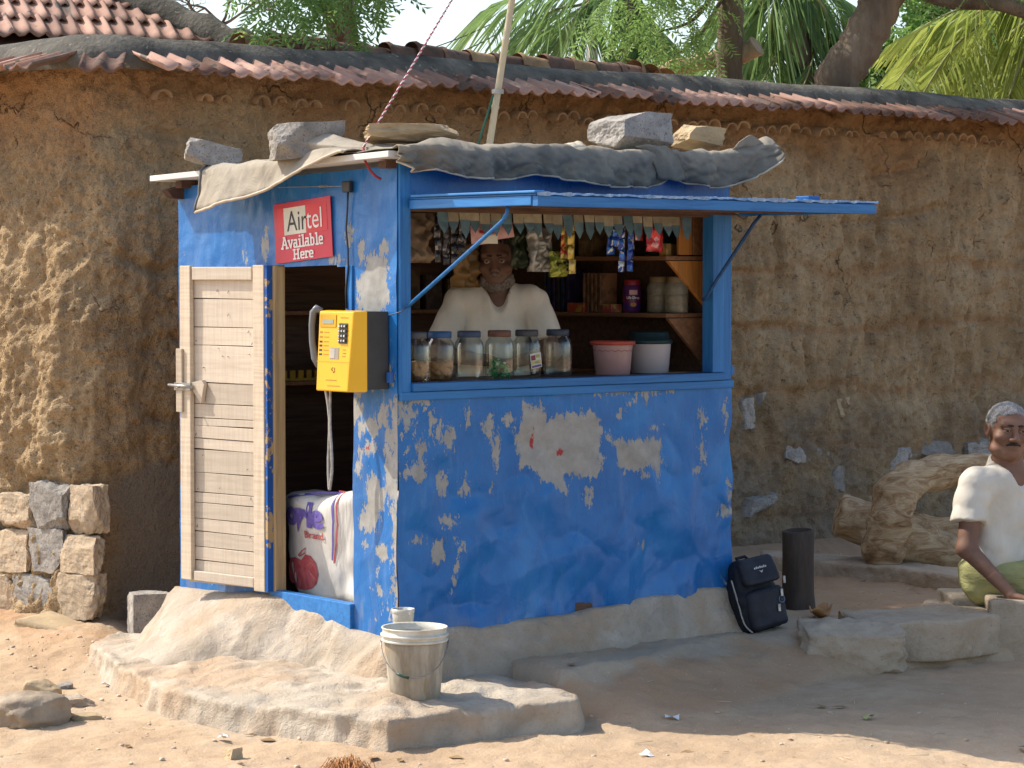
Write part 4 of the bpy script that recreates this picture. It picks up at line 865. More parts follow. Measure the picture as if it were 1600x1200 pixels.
# ------------------------------------------------------------------ trees
LEAF_N = mat_leaf('neem_leaf', (0.24, 0.37, 0.11), (0.11, 0.20, 0.06), 0.5)
LEAF_D = mat_leaf('dense_leaf', (0.20, 0.33, 0.08), (0.08, 0.17, 0.04), 0.5)
LEAF_P = mat_leaf('palm_leaf', (0.19, 0.29, 0.10), (0.09, 0.17, 0.06), 0.45)
LEAF_Y = mat_leaf('yellow_palm_leaf', (0.34, 0.38, 0.09), (0.15, 0.23, 0.05), 0.5)
RACH = M('rachis', (0.26, 0.24, 0.09), (0.16, 0.16, 0.06), rough=0.6, bmp=0)
def sprig(rg, L=0.24, n=7, ll=0.062, lw=0.017):
    V = []; F = []
    for i in range(n):
        t = 0.18 + 0.82 * i / (n - 1); x = L * t; z = -0.22 * L * t * t
        for sg in (-1, 1):
            a = radians(rg.uniform(42, 68)) * sg; dr = rg.uniform(-0.5, 0.05); l = ll * rg.uniform(0.8, 1.15) * (1.1 - 0.35 * abs(t - 0.5))
            d = Vector((cos(a), sin(a), dr)).normalized(); s_ = d.cross(Vector((0, 0, 1))).normalized(); up = s_.cross(d) * -0.006
            b = Vector((x, 0, z)); o = len(V); V += [b, b + d * l * 0.4 + s_ * lw / 2 + up, b + d * l, b + d * l * 0.4 - s_ * lw / 2 + up]; F += [(o, o + 1, o + 2, o + 3)]
    return np.array([tuple(v) for v in V]), np.array(F)
def rotm(rg, droop=(0.1, 1.0)):
    az = rg.uniform(0, 2 * pi); el = -rg.uniform(*droop); ro = rg.uniform(-0.6, 0.6)
    return np.array((Matrix.Rotation(az, 3, 'Z') @ Matrix.Rotation(-el, 3, 'Y') @ Matrix.Rotation(ro, 3, 'X')))
def crown_mesh(name, clumps, dens, seed, L=0.24, n=7, ll=0.062, lw=0.017, droop=(0.1, 1.0), shell=0.5):
    rg = random.Random(seed); tem = [sprig(rg, L, n, ll, lw) for _ in range(6)]; VV = []; FF = []; o = 0
    for (c, r) in clumps:
        r = np.array(r if hasattr(r, '__len__') else (r, r, r * 0.8)); k = int(dens * (r[0] * r[1] * r[2]) ** (2 / 3.0))
        for _ in range(k):
            d = np.array([rg.gauss(0, 1) for _ in range(3)]); d /= np.linalg.norm(d); q = c + d * r * (shell + (1 - shell) * rg.random()) * rg.uniform(0.6, 1.12)
            V, F = tem[rg.randrange(6)]; V = V @ rotm(rg, droop).T * rg.uniform(0.8, 1.2) + q; VV.append(V); FF.append(F + o); o += len(V)
    return mesh_np(name, np.concatenate(VV), np.concatenate(FF), False)
def limb(mb, pts, r0, r1, n=10, wob=0.03, seed=1, N=22):
    rg = random.Random(seed); A = np.array(pts, float); t = np.linspace(0, len(A) - 1, N); out = []
    for q in t:
        i = min(int(q), len(A) - 2); f = q - i; p0 = A[max(i - 1, 0)]; p1 = A[i]; p2 = A[i + 1]; p3 = A[min(i + 2, len(A) - 1)]
        out.append(0.5 * ((2 * p1) + (-p0 + p2) * f + (2*p0 - 5*p1 + 4*p2 - p3) * f*f + (-p0 + 3*p1 - 3*p2 + p3) * f**3) + np.array([rg.uniform(-wob, wob) * r0 for _ in range(3)]))
    mb.tube(out, [(r0 + (r1 - r0) * k / (N - 1)) * (1 + 0.06 * sin(k * 1.9 + seed)) for k in range(N)], n); return out
def tree(name, label, trunk, r0, r1, limbs, clumps, dens, leaf, seed, cat='tree', group=None, **kw_):
    b = np.array(trunk[0], float); t = thing(name, label, cat, b, 0, group); mb = MB(); limb(mb, [np.array(p) - b for p in trunk], r0, r1, 12, 0.035, seed, 40); mb.build('trunk', BARK, t)
    for i, (pts, ra, rb_) in enumerate(limbs): mb = MB(); limb(mb, [np.array(p) - b for p in pts], ra, rb_, 8, 0.1, seed + i, 14); mb.build('branch', BARK, t)
    if clumps: obj('crown', crown_mesh('crown', [(np.array(c) - b, r) for c, r in clumps], dens, seed, **kw_), leaf, t)
    return t
hA = np.array([-1.0, 16.6, 0.0])
cA = [(P(455, 0, 14.4), (0.28, 0.3, 0.20)), (P(520, -10, 14.6), (0.26, 0.3, 0.20)), (P(430, -60, 14.6), 0.45), (P(545, -70, 14.8), 0.42), (P(585, -30, 14.7), (0.13, 0.2, 0.14)), (P(415, 30, 14.3), (0.11, 0.15, 0.08))]
cA += [(np.array([-1.1 + dx, 14.7 + dy, 4.6 + dz_]), r_) for dx, dy, dz_, r_ in [(0, 0, 0, 0.9), (-0.9, 0.2, 0.3, 0.7), (0.8, 0.1, 0.2, 0.75), (0.1, -0.6, 0.5, 0.7), (-0.4, 0.9, 0.4, 0.8), (0.6, 0.9, 0.6, 0.8), (-0.2, 0.2, 0.9, 0.8), (1.5, 0.3, 0.5, 0.6), (-1.4, -0.2, 0.1, 0.6), (-0.9, -0.5, 0.1, 0.65), (-1.2, -0.7, 0.4, 0.6), (-0.5, -0.3, 0.0, 0.6)]]  # unseen upper clumps, placed where they shade the yard at right
tree('neem_tree', 'neem tree whose leafy sprays hang over the wall at upper left', [hA, hA + [0.05, -0.1, 1.6], hA + [-0.05, -0.5, 3.2], hA + [-0.1, -1.4, 4.4]], 0.16, 0.07, [([hA + [-0.05, -0.6, 3.3], P(470, -80, 15.3), P(480, 5, 14.6)], 0.04, 0.01), ([hA + [-0.1, -1.3, 4.2], (-1.8, 14.9, 4.9)], 0.05, 0.02), ([hA + [-0.1, -1.3, 4.2], (0.1, 14.9, 5.0)], 0.05, 0.02)], cA, 480, LEAF_N, 31, group='trees behind the wall')
bB = P(1140, 130, 18.0); bB[2] = 0
cB = [(P(1000, 30, 17.4), (0.42, 0.35, 0.24)), (P(1070, 15, 17.6), (0.36, 0.3, 0.26)), (P(945, 15, 17.2), (0.16, 0.2, 0.18)), (P(1085, 72, 17.8), (0.20, 0.25, 0.10)), (P(1020, 75, 17.6), (0.2, 0.2, 0.08)), (P(1010, -60, 17.6), 0.5), (P(1110, -80, 17.4), 0.5)]
cB += [(np.array([1.4 + dx, 17.6 + dy, 5.3 + dz_]), r_) for dx, dy, dz_, r_ in [(0, 0, 0, 0.9), (-1.0, 0.2, 0.2, 0.8), (0.9, 0.1, 0.2, 0.8), (0.1, -0.7, 0.5, 0.8)]]  # unseen crown above the frame, added for the shade it casts
tB = tree('neem_tree', 'neem tree with a straight grey-brown trunk and pale feathery leaves behind the wall', [bB, P(1138, 300, 18), P(1140, 100, 18), P(1143, 0, 18), P(1146, -120, 18)], 0.105, 0.085, [([P(1138, -60, 18), P(1090, 25, 17.8), P(1030, 50, 17.6)], 0.022, 0.006), ([P(1138, -20, 18), P(1090, 60, 17.8), P(1050, 88, 17.7)], 0.018, 0.005), ([P(1142, -40, 18), P(1120, -10, 17.9), P(1075, 30, 17.7)], 0.02, 0.006)], cB, 430, LEAF_N, 32, group='trees behind the wall')
mb = MB(); limb(mb, [P(1030, 115, 18.15) - bB, P(1090, 98, 18.1) - bB, P(1140, 88, 18.05) - bB, P(1180, 72, 18.0) - bB], 0.055, 0.075, 10, 0.25, 5, 12); mb.build('broken_limb', BARKD, tB)
bC = P(1290, 160, 17.2); bC[2] = 0
tree('leaning_tree', 'thick dark tree trunk leaning right behind the wall', [bC, P(1288, 260, 17.2), P(1305, 135, 17.2), P(1345, 70, 17.2), P(1378, 0, 17.2), P(1415, -80, 17.2)], 0.16, 0.135, [([P(1395, -40, 17.2), P(1470, -2, 17.1), P(1560, 6, 17.0), P(1640, 30, 17.0)], 0.06, 0.05)],
     [(P(1450, -120, 17.2), 0.7), (P(1340, -140, 17.4), 0.7), (P(1560, -90, 17.0), 0.5)], 380, LEAF_N, 33, group='trees behind the wall')
bD = P(1470, 150, 21); bD[2] = 0
tree('dense_tree', 'dense bright green leafy tree filling the gap behind the wall at right', [bD, bD + [0, 0, 1.5], bD + [0.1, 0, 3.4]], 0.16, 0.06, [([bD + [0, 0, 2.2], P(1380, 110, 21), P(1360, 60, 21)], 0.05, 0.02), ([bD + [0, 0, 2.0], P(1560, 90, 21), P(1590, 50, 21)], 0.05, 0.02)],
     [(P(u, v, 20.6 + 0.5 * rt.random()), r_) for u, v, r_ in [(1370, 120, .35), (1420, 90, .42), (1470, 130, .42), (1500, 70, .42), (1550, 110, .45), (1600, 90, .45), (1580, 150, .35), (1430, 40, .42), (1380, 60, .32), (1520, 20, .45), (1600, 30, .5), (1450, -10, .4), (1340, 140, .25), (1530, 160, .3), (1640, 130, .4), (1480, 30, .35)]], 420, LEAF_D, 34, L=0.22, n=6, ll=0.075, lw=0.032, group='trees behind the wall')
# coconut palms
def frond(px, Y, rg, nl_=62, ll=0.62, lw=0.030, base=None):
    A = [P(u, v, Y + 0.25 * i * rg.uniform(-1, 1)) - base for i, (u, v) in enumerate(px)]; mb = MB(); pts = limb(mb, A, 0.020, 0.004, 6, 0.0, 1, 30)
    V = []; F = []; n = len(pts)
    for i in range(nl_):
        t = 0.06 + 0.93 * i / nl_; q = t * (n - 1); k = min(int(q), n - 2); p = Vector(pts[k] * (1 - q + k) + pts[k + 1] * (q - k)); tg = Vector(pts[k + 1] - pts[k]).normalized()
        side = tg.cross(Vector((0, 0, 1))); side = side.normalized() if side.length > 0.05 else Vector((1, 0, 0))
        for sg in (-1, 1):
            L = ll * (0.45 + 0.75 * sin(pi * min(1, t * 0.9 + 0.1))) * rg.uniform(0.85, 1.1); d = (tg * 0.55 + side * sg * 0.55 + Vector((0, 0, rg.uniform(-0.55, -0.15)))).normalized()
            wd = d.cross(Vector((0, 0, 1))).cross(d).normalized() * lw * 0.5; wd = (wd + Vector((rg.uniform(-1, 1), rg.uniform(-1, 1), rg.uniform(-1, 1))) * lw * 0.3); dn = Vector((0, 0, -1)); o = len(V); m1 = p + d * L * 0.45 + dn * 0.03 * L; m2 = p + d * L * 0.85 + dn * 0.26 * L
            V += [p, m1 + wd, m1 - wd, m2 + wd * 0.45, m2 - wd * 0.45]; F += [(o, o + 1, o + 2, o + 2), (o + 1, o + 3, o + 4, o + 2)]
    F2 = [f if f[2] != f[3] else f[:3] for f in F]; return mb, V, F2
def palm(label, crown_px, Y, fronds, leaf, seed, ll=0.62):
    rg = random.Random(seed); top = P(crown_px[0], crown_px[1], Y); base = np.array([top[0] + 0.3, top[1] + 0.2, 0.0]); t = thing('coconut_palm', label, 'palm', base, 0, 'coconut palms behind the wall')
    mb = MB(); limb(mb, [np.zeros(3), (top - base) * 0.5 + np.array([0.1, 0, 0]), top - base], 0.14, 0.09, 10, 0.05, seed); mb.build('trunk', BARK, t)
    for px in fronds:
        mb, V, F = frond([crown_px] + px, Y, rg, 84, ll, 0.019, base); fo = mb.build('frond', RACH, t)
        me = bpy.data.meshes.new('leaflets'); me.from_pydata([tuple(v) for v in V], [], F); me.update(); lo = obj('leaflets', me, leaf, fo); tag(lo, kind='stuff')
palm('coconut palm with arching blue-green fronds in the bright sky behind the wall', (975, -40), 22.0, [[(915, 4), (855, 22), (806, 90)], [(880, -25), (800, -4), (752, 36)], [(985, 30), (972, 100)], [(1010, 20), (1030, 110)], [(930, -5), (890, 40), (868, 110)]], LEAF_P, 51, 0.70)
palm('dark green coconut palm with hanging fronds between the two tree trunks', (1235, -50), 21.0, [[(1190, 0), (1172, 70), (1168, 150)], [(1262, 0), (1272, 80), (1245, 160)], [(1205, 30), (1215, 140)], [(1300, -10), (1320, 60), (1310, 130)], [(1170, -25), (1130, 40), (1110, 110)], [(1240, 10), (1225, 60), (1190, 130)], [(1290, 20), (1290, 90), (1275, 160)]], LEAF_P, 52, 0.60)
palm('yellow-green coconut palm with fronds reaching in from the right edge', (1700, -40), 18.5, [[(1590, -8), (1490, 18), (1400, 66)], [(1590, 45), (1520, 100), (1492, 165)], [(1610, 70), (1570, 170)], [(1570, 0), (1460, 60), (1400, 128)], [(1640, 60), (1610, 165)], [(1560, 20), (1490, 75), (1440, 150)], [(1650, 10), (1580, 90), (1530, 170)]], LEAF_Y, 53, 0.52)
# bare tree
bt0 = P(345, 70, 24); bt0[2] = 0; bt = thing('bare_tree', 'leafless tree with a tangle of thin dark twigs behind the tiled house', 'tree', bt0, 0, 'trees behind the wall')
tw = MB(); rgb_ = random.Random(8); mb = MB(); limb(mb, [np.zeros(3), P(345, 40, 24) - bt0], 0.07, 0.04, 8, 0.1); mb.build('trunk', BARK, bt)
def grow(p, d, L, r, lev):
    q = p + d * L; m_ = (p + q) / 2 + np.array([rgb_.uniform(-1, 1) for _ in range(3)]) * L * 0.1; tw.tube([p, m_, q], [r, r * 0.85, r * 0.7], 4, False)
    if lev == 0: return
    for _ in range(rgb_.choice((2, 3, 3))):
        dd = d + np.array([rgb_.gauss(0, 0.75), rgb_.gauss(0, 0.5), rgb_.gauss(0.0, 0.55)]); dd /= np.linalg.norm(dd); grow(q, dd, L * rgb_.uniform(0.62, 0.85), r * 0.66, lev - 1)
for dx in (-1.2, -0.5, 0.2, 0.9): grow(P(345, 40, 24) - bt0, np.array([dx, 0, 0.55]) / math.hypot(dx, 0.55), 0.22, 0.016, 5)
tag(tw.build('twigs', BARK, bt), kind='stuff')
up_ = MB(); q = P(926, 110, 24.5); up_.bb((-0.042, -0.05, 0), (0.042, 0.05, 8.0)); po = up_.build('utility_pole', M('concrete_pole', (0.42, 0.39, 0.36), (0.33, 0.30, 0.27), scale=3, rough=0.9), None, (q[0], q[1], 0), (0, 0, 0.2), 0.01); tag(po, 'slim square concrete utility pole among the palm fronds', 'pole')
for a, b in (((655, 82), (800, 2)), ((712, 84), (800, 18))):
    p0, p1 = P(*a, 21), P(*b, 23); p2 = p1 + (p1 - p0) * 0.8; pts = [p0 + (p2 - p0) * t - ez * 0.10 * math.sin(pi * t) for t in np.linspace(0, 1, 12)]
    tag(MB().tube([p - p0 for p in pts], 0.005, 5).build('overhead_wire', WIRE, None, p0), 'upper of the two thin overhead wires left of the bamboo pole' if a[0] < 700 else 'lower of the two thin overhead wires left of the bamboo pole', 'wire', 'overhead wires')
# bamboo pole and rope
b0 = P(765, 225, 13.3); b1 = P(800, 0, 13.3); d = b1 - b0; d = d / d[2]; g0 = b0 - d * b0[2]; bp_ = thing('bamboo_pole', 'tall pale bamboo pole standing behind the kiosk', 'pole', g0)
BAMB = M('bamboo', (0.55, 0.46, 0.30), (0.40, 0.32, 0.20), scale=5, stretch=(1, 1, 0.2), rough=0.55, bmp=0.2, vary=0.1)
pz = [0]
while pz[-1] < 5.2: pz.append(pz[-1] + 0.34)
mb = MB(); pp = []; rr_ = []
for z in pz:
    r_ = 0.023 - 0.0016 * z
    for dz_, k in ((-0.012, 1.0), (0, 1.22), (0.012, 1.0)): pp.append(d * (z + dz_)); rr_.append(r_ * k)
mb.tube(pp, rr_, 10).build('culm', BAMB, bp_)
MB().tube([d * (b0[2] + 0.25) + np.array([-0.02, -0.03, 0]), d * (b0[2] + 0.02) + np.array([-0.055, -0.03, 0]), d * (b0[2] - 0.2) + np.array([-0.09, -0.03, 0])], 0.006, 5).build('string', M('green_string', (0.03, 0.12, 0.07), rough=0.7), bp_)
MB().lathe([(0.03, -0.012), (0.032, 0.0), (0.03, 0.012)], 10, d * (b0[2] + 0.27)).build('binding', M('cord_binding', (0.35, 0.33, 0.30), rough=0.8), bp_)
r0 = kw(-0.075, 0.135, 2.045); r1 = P(706, 0, 12.3); r2 = r0 + (r1 - r0) * 2.4; rp = thing('rope', 'red and white twisted rope rising from the kiosk roof', 'rope', r0)
Lr = np.linalg.norm(r2 - r0); dr = Vector((r2 - r0) / Lr); xr = dr.orthogonal().normalized(); yr = dr.cross(xr)
for ph, c in ((0, (0.42, 0.05, 0.07)), (pi, (0.72, 0.66, 0.62))):
    n = int(Lr / 0.011); MB().tube([dr * (Lr * i / n) + (xr * cos(2 * pi * i / 6 + ph) + yr * sin(2 * pi * i / 6 + ph)) * 0.0030 for i in range(n)], 0.0032, 5).build('strand', M('strand', c, rough=0.8, bmp=0, vary=0), rp)
MB().tube([(0, 0, 0), (0.004, -0.02, -0.05), (0.03, -0.03, -0.10), (0.055, -0.025, -0.125), (0.075, -0.02, -0.135)], 0.006, 6).build('tail', M('red_cord', (0.34, 0.04, 0.04), rough=0.8, bmp=0, vary=0), rp)
# ------------------------------------------------------------------ lettering
def text_mesh(body, size, bold=0.0, font=None, sx=1.0):
    cu = bpy.data.curves.new('t', 'FONT'); cu.body = body; cu.size = size; cu.offset = bold; cu.resolution_u = 3
    o = bpy.data.objects.new('t', cu); me = bpy.data.meshes.new_from_object(o); V = np.array([v.co[:] for v in me.vertices]).reshape(-1, 3); F = [tuple(p.vertices) for p in me.polygons]
    bpy.data.objects.remove(o); bpy.data.curves.remove(cu); V[:, 0] *= sx; return V, F
SLAB = {'A': (0.86, [(.08,0,.40,.95),(.74,0,.44,.95),(.2,.33,.62,.33),(-.04,.04,.24,.04),(.58,.04,.92,.04),(.25,.93,.5,.93)]),
 'v': (0.66, [(.08,.66,.3,.03),(.54,.66,.33,.03),(-.02,.64,.22,.64),(.42,.64,.66,.64)]),
 'a': (0.64, [(.44,.62,.44,.05),(.1,.63,.44,.63),(.44,.37,.12,.37),(.08,.33,.08,.08),(.08,.05,.44,.05),(.42,.04,.62,.04)]),
 'i': (0.40, [(.2,.66,.2,.03),(.03,.64,.2,.64),(.02,.04,.39,.04),(.13,.92,.28,.92)]),
 'l': (0.40, [(.2,.98,.2,.03),(.03,.95,.2,.95),(.02,.04,.39,.04)]),
 'b': (0.66, [(.12,.98,.12,.03),(-.02,.95,.12,.95),(.12,.62,.44,.62),(.12,.05,.44,.05),(.5,.56,.5,.1)]),
 'e': (0.62, [(.1,.58,.1,.1),(.14,.63,.44,.63),(.5,.58,.5,.36),(.1,.34,.52,.34),(.14,.05,.52,.05)]),
 'H': (0.90, [(.17,.95,.17,.03),(.67,.95,.67,.03),(.17,.5,.67,.5),(0,.04,.34,.04),(.5,.04,.84,.04),(0,.93,.34,.93),(.5,.93,.84,.93)]),
 'r': (0.50, [(.15,.66,.15,.03),(0,.64,.15,.64),(0,.04,.36,.04),(.17,.56,.34,.63),(.34,.62,.46,.55)])}
def slab_text(s, h, w=0.15):
    V = []; F = []; x = 0.0; k = 0
    for ch in s:
        adv, st = SLAB[ch]
        for (x0, y0, x1, y1) in st:
            p = Vector((x0 + x, y0)); q = Vector((x1 + x, y1)); d = (q - p).normalized(); ww = w * (0.75 if abs(d.x) > 0.9 else 1.0); n_ = Vector((-d.y, d.x)) * ww / 2; p = p - d * ww * 0.25; q = q + d * ww * 0.25
            o = len(V); k += 1; V += [(c.x * h, c.y * h, 0.00012 * (k % 7)) for c in (p + n_, p - n_, q - n_, q + n_)]; F.append((o, o + 1, o + 2, o + 3))
        x += adv + 0.03
    return np.array(V), F, x * h
def print_on(name, V, F, mat, parent, O, X, Y, N, off=0.001):
    V = np.asarray(V, float); Q = np.asarray(O)[None] + V[:, :1] * np.asarray(X)[None] + V[:, 1:2] * np.asarray(Y)[None] + (V[:, 2:3] + off) * np.asarray(N)[None]
    me = bpy.data.meshes.new(name); me.from_pydata([tuple(map(float, q)) for q in Q], [], F); me.update(); return obj(name, me, mat, parent)
def flat(name, c, rough=0.5, spec=0.4): return M(name, c, tuple(k * 0.9 for k in c), rough=rough, bmp=0, vary=0, spec=spec)
I_WHITE = flat('white_print', (0.78, 0.75, 0.70)); I_BLACK = flat('black_print', (0.02, 0.02, 0.022)); I_RED = flat('red_print', (0.46, 0.02, 0.04)); I_CREAM = flat('cream_print', (0.70, 0.66, 0.55)); I_BLUE = flat('violet_print', (0.10, 0.08, 0.32))
def quad(name, pts, mat, parent): return MB().add(pts, [tuple(range(len(pts)))]).build(name, mat, parent)

# ------------------------------------------------------------------ sticker
ss_ = thing('sticker', 'red square sticker with white lettering above the kiosk door', 'sticker', kw(-0.016, 0.655, 1.70), KA)
sX = np.array([0, -cos(radians(4.2)), sin(radians(4.2))]); sY = np.array([0, sin(radians(4.2)), cos(radians(4.2))]); sN = np.array([-1.0, 0, 0]); sO = np.zeros(3)
def sq(x0, y0, x1, y1, off): return [sX * a + sY * b + sN * off for a, b in ((x0, y0), (x1, y0), (x1, y1), (x0, y1))]
bgm = M('red_sticker', (0.58, 0.035, 0.075), (0.50, 0.03, 0.06), scale=5, rough=0.35, bmp=0.12, bscale=20, vary=0)
bd = MB(); cs = sq(-0.212, -0.130, 0.212, 0.134, 0); bd.add(cs + [c - sN * 0.003 for c in cs], [(0, 1, 2, 3), (4, 7, 6, 5), (0, 4, 5, 1), (1, 5, 6, 2), (2, 6, 7, 3), (3, 7, 4, 0)]); bd.build('backing', bgm, ss_)
quad('logo_field', sq(-0.185, -0.012, 0.185, 0.112, 0.0012), M('bright_red_field', (0.66, 0.03, 0.05), (0.60, 0.03, 0.05), rough=0.35, bmp=0, vary=0), ss_)
quad('logo_square', sq(-0.135, -0.010, 0.030, 0.110, 0.0022), I_CREAM, ss_)
V, F = text_mesh('Air', 0.128, 0.0, sx=0.92); print_on('letters', V, F, I_BLACK, ss_, sX * -0.113 + sY * 0.006, sX, sY, sN, 0.0032)
V, F = text_mesh('tel', 0.128, 0.0, sx=0.92); print_on('letters', V, F, I_WHITE, ss_, sX * 0.034 + sY * 0.006, sX, sY, sN, 0.0032)
V, F, w_ = slab_text('Available', 0.053, 0.19); V[:, 0] *= 0.315 / w_; print_on('letters', V, F, I_WHITE, ss_, sX * -0.16 + sY * -0.069, sX, sY, sN, 0.0025)
V, F, w_ = slab_text('Here', 0.046, 0.19); V[:, 0] *= 0.155 / w_; print_on('letters', V, F, I_WHITE, ss_, sX * -0.075 + sY * -0.121, sX, sY, sN, 0.0025)

# ------------------------------------------------------------------ payphone
ph = thing('payphone', 'yellow coin payphone with grey side mounted beside the kiosk door', 'payphone', kw(-0.01, 0.20, 1.0), KA)
def pk(x, b, z): return np.array([x + 0.01, b - 0.20, z - 1.0])
YEL = M('yellow_plastic', (0.76, 0.42, 0.012), (0.72, 0.38, 0.01), scale=4, rough=0.32, bmp=0.03, vary=0, spec=0.5); YELD = M('yellow_plastic_side', (0.72, 0.38, 0.01), rough=0.35, bmp=0, vary=0)
GREYP = M('charcoal_plastic', (0.045, 0.045, 0.045), (0.035, 0.034, 0.032), rough=0.55, bmp=0.05, vary=0)
def hexa(name, P8, mat, parent, bev=0.004):
    return MB().add(P8, [(0,1,2,3),(4,7,6,5),(0,4,5,1),(1,5,6,2),(2,6,7,3),(3,7,4,0)]).build(name, mat, parent, bev=bev)
case = hexa('case', [pk(-0.012, 0.045, 1.022), pk(-0.012, 0.335, 1.022), pk(-0.012, 0.335, 1.352), pk(-0.012, 0.045, 1.352), pk(-0.118, 0.055, 1.022), pk(-0.118, 0.335, 1.022), pk(-0.118, 0.335, 1.352), pk(-0.118, 0.055, 1.352)], GREYP, ph)
shell = hexa('front_shell', [pk(-0.1185, 0.052, 1.012), pk(-0.1185, 0.338, 1.012), pk(-0.1185, 0.338, 1.356), pk(-0.1185, 0.052, 1.356), pk(-0.185, 0.108, 1.012), pk(-0.185, 0.330, 1.012), pk(-0.165, 0.330, 1.352), pk(-0.165, 0.088, 1.352)], YEL, ph, 0.006)
def ff(b, z, off=0.0): t = (z - 1.012) / 0.34; return pk(-0.185 + 0.02 * t - off, b, z)      # on the front face
def fbox(name, b0, b1, z0, z1, th, mat, parent=shell, off=0.0005): return hexa(name, [ff(b0, z0, off), ff(b1, z0, off), ff(b1, z1, off), ff(b0, z1, off), ff(b0, z0, off + th), ff(b1, z0, off + th), ff(b1, z1, off + th), ff(b0, z1, off + th)], mat, parent, 0.0)
fbox('display_frame', 0.205, 0.318, 1.285, 1.338, 0.0025, M('amber_frame', (0.66, 0.34, 0.012), rough=0.4, bmp=0, vary=0)); fbox('display', 0.222, 0.298, 1.298, 1.318, 0.004, M('lcd', (0.30, 0.34, 0.27), rough=0.25, bmp=0, vary=0))
KEYM = M('chrome_key', (0.10, 0.10, 0.10), rough=0.25, metal=0.2, bmp=0, vary=0); KEYT = M('key_top', (0.62, 0.62, 0.60), rough=0.25, bmp=0, vary=0)
fbox('keypad', 0.122, 0.182, 1.216, 1.302, 0.002, M('keypad_dark', (0.10, 0.08, 0.04), rough=0.5, bmp=0, vary=0))
for r_ in range(4):
    for c_ in range(3):
        kq = fbox('key', 0.128 + c_ * 0.0185, 0.141 + c_ * 0.0185, 1.222 + r_ * 0.0205, 1.235 + r_ * 0.0205, 0.009, KEYM); fbox('key_cap', 0.130 + c_ * 0.0185, 0.139 + c_ * 0.0185, 1.225 + r_ * 0.0205, 1.232 + r_ * 0.0205, 0.002, KEYT, shell, 0.0098)
fbox('coin_tray', 0.178, 0.240, 1.150, 1.198, 0.001, M('tray_recess', (0.40, 0.34, 0.26), rough=0.5, bmp=0, vary=0)); fbox('tray_lip', 0.205, 0.238, 1.153, 1.194, 0.002, M('tray_grey', (0.55, 0.50, 0.44), rough=0.4, bmp=0, vary=0))
fbox('fold_line', 0.10, 0.331, 1.1365, 1.1380, 0.0005, YELD)
rgp = random.Random(2)
for zz_ in (1.262, 1.242, 1.222, 1.205, 1.186, 1.168): fbox('printed_mark', 0.298, 0.318, zz_ - 0.004, zz_ + 0.004, 0.0004, I_BLACK if zz_ < 1.24 else M('brown_mark', (0.45, 0.22, 0.02), rough=0.5, bmp=0, vary=0)); fbox('printed_line', 0.252, 0.288, zz_ - 0.0015, zz_ + 0.0015, 0.0004, M('brown_line', (0.40, 0.20, 0.02), rough=0.5, bmp=0, vary=0))
for zz_, a_, b_ in ((1.19, 0.130, 0.152), (1.175, 0.128, 0.150), (1.162, 0.130, 0.155), (1.060, 0.185, 0.262), (1.036, 0.16, 0.25), (1.325, 0.12, 0.175)): fbox('printed_line', a_, b_, zz_ - 0.0018, zz_ + 0.0018, 0.0004, M('brown_line', (0.42, 0.22, 0.03), rough=0.5, bmp=0, vary=0))
emb = MB()
for k in range(3): emb.tube([ff(0.212 + 0.013 * cos(t) * (1 - 0.25 * k), 1.102 + 0.013 * sin(t) * (1 - 0.25 * k), 0.001) for t in np.linspace(k * 2.1, k * 2.1 + 2.6, 9)], 0.0016, 4)
emb.build('emblem', M('emblem_ink', (0.45, 0.26, 0.05), rough=0.5, bmp=0, vary=0), shell)
HSET = M('grey_handset', (0.16, 0.17, 0.18), (0.13, 0.14, 0.15), rough=0.3, bmp=0, vary=0, spec=0.5)
hs_ = MB().tube([pk(-0.135, 0.352, 1.352), pk(-0.150, 0.372, 1.362), pk(-0.155, 0.388, 1.345), pk(-0.157, 0.396, 1.29), pk(-0.155, 0.396, 1.22), pk(-0.15, 0.385, 1.15), pk(-0.14, 0.362, 1.115)], [0.013, 0.017, 0.016, 0.014, 0.014, 0.016, 0.018], 10).build('handset', HSET, ph)
MB().tube([pk(-0.12, 0.336, 1.31), pk(-0.12, 0.352, 1.315)], 0.008, 8).build('hook', STEEL, ph)
cordp = [(-0.12, 0.315, 1.015), (-0.122, 0.314, 0.95), (-0.125, 0.31, 0.86), (-0.125, 0.30, 0.76), (-0.122, 0.302, 0.67), (-0.12, 0.318, 0.60), (-0.12, 0.322, 0.585), (-0.12, 0.327, 0.61), (-0.12, 0.330, 0.70), (-0.12, 0.322, 0.82), (-0.125, 0.316, 0.90), (-0.13, 0.330, 1.0), (-0.14, 0.36, 1.11)]
A_ = np.array([pk(*c) for c in cordp]); mb = MB(); limb(mb, A_, 0.0065, 0.0065, 8, 0.0, 1, 60); mb.build('cord', M('steel_cord', (0.46, 0.44, 0.41), (0.30, 0.29, 0.27), scale=60, rough=0.35, metal=0.4, bmp=0.6, bscale=250, vary=0), ph)
hexa('mounting_lug', [pk(-0.012, 0.040, 1.05), pk(-0.03, 0.040, 1.05), pk(-0.03, 0.040, 1.095), pk(-0.012, 0.040, 1.095), pk(-0.012, 0.012, 1.05), pk(-0.03, 0.012, 1.05), pk(-0.03, 0.012, 1.095), pk(-0.012, 0.012, 1.095)], M('blue_lug', (0.03, 0.13, 0.40), rough=0.5, vary=0), ph, 0.003)
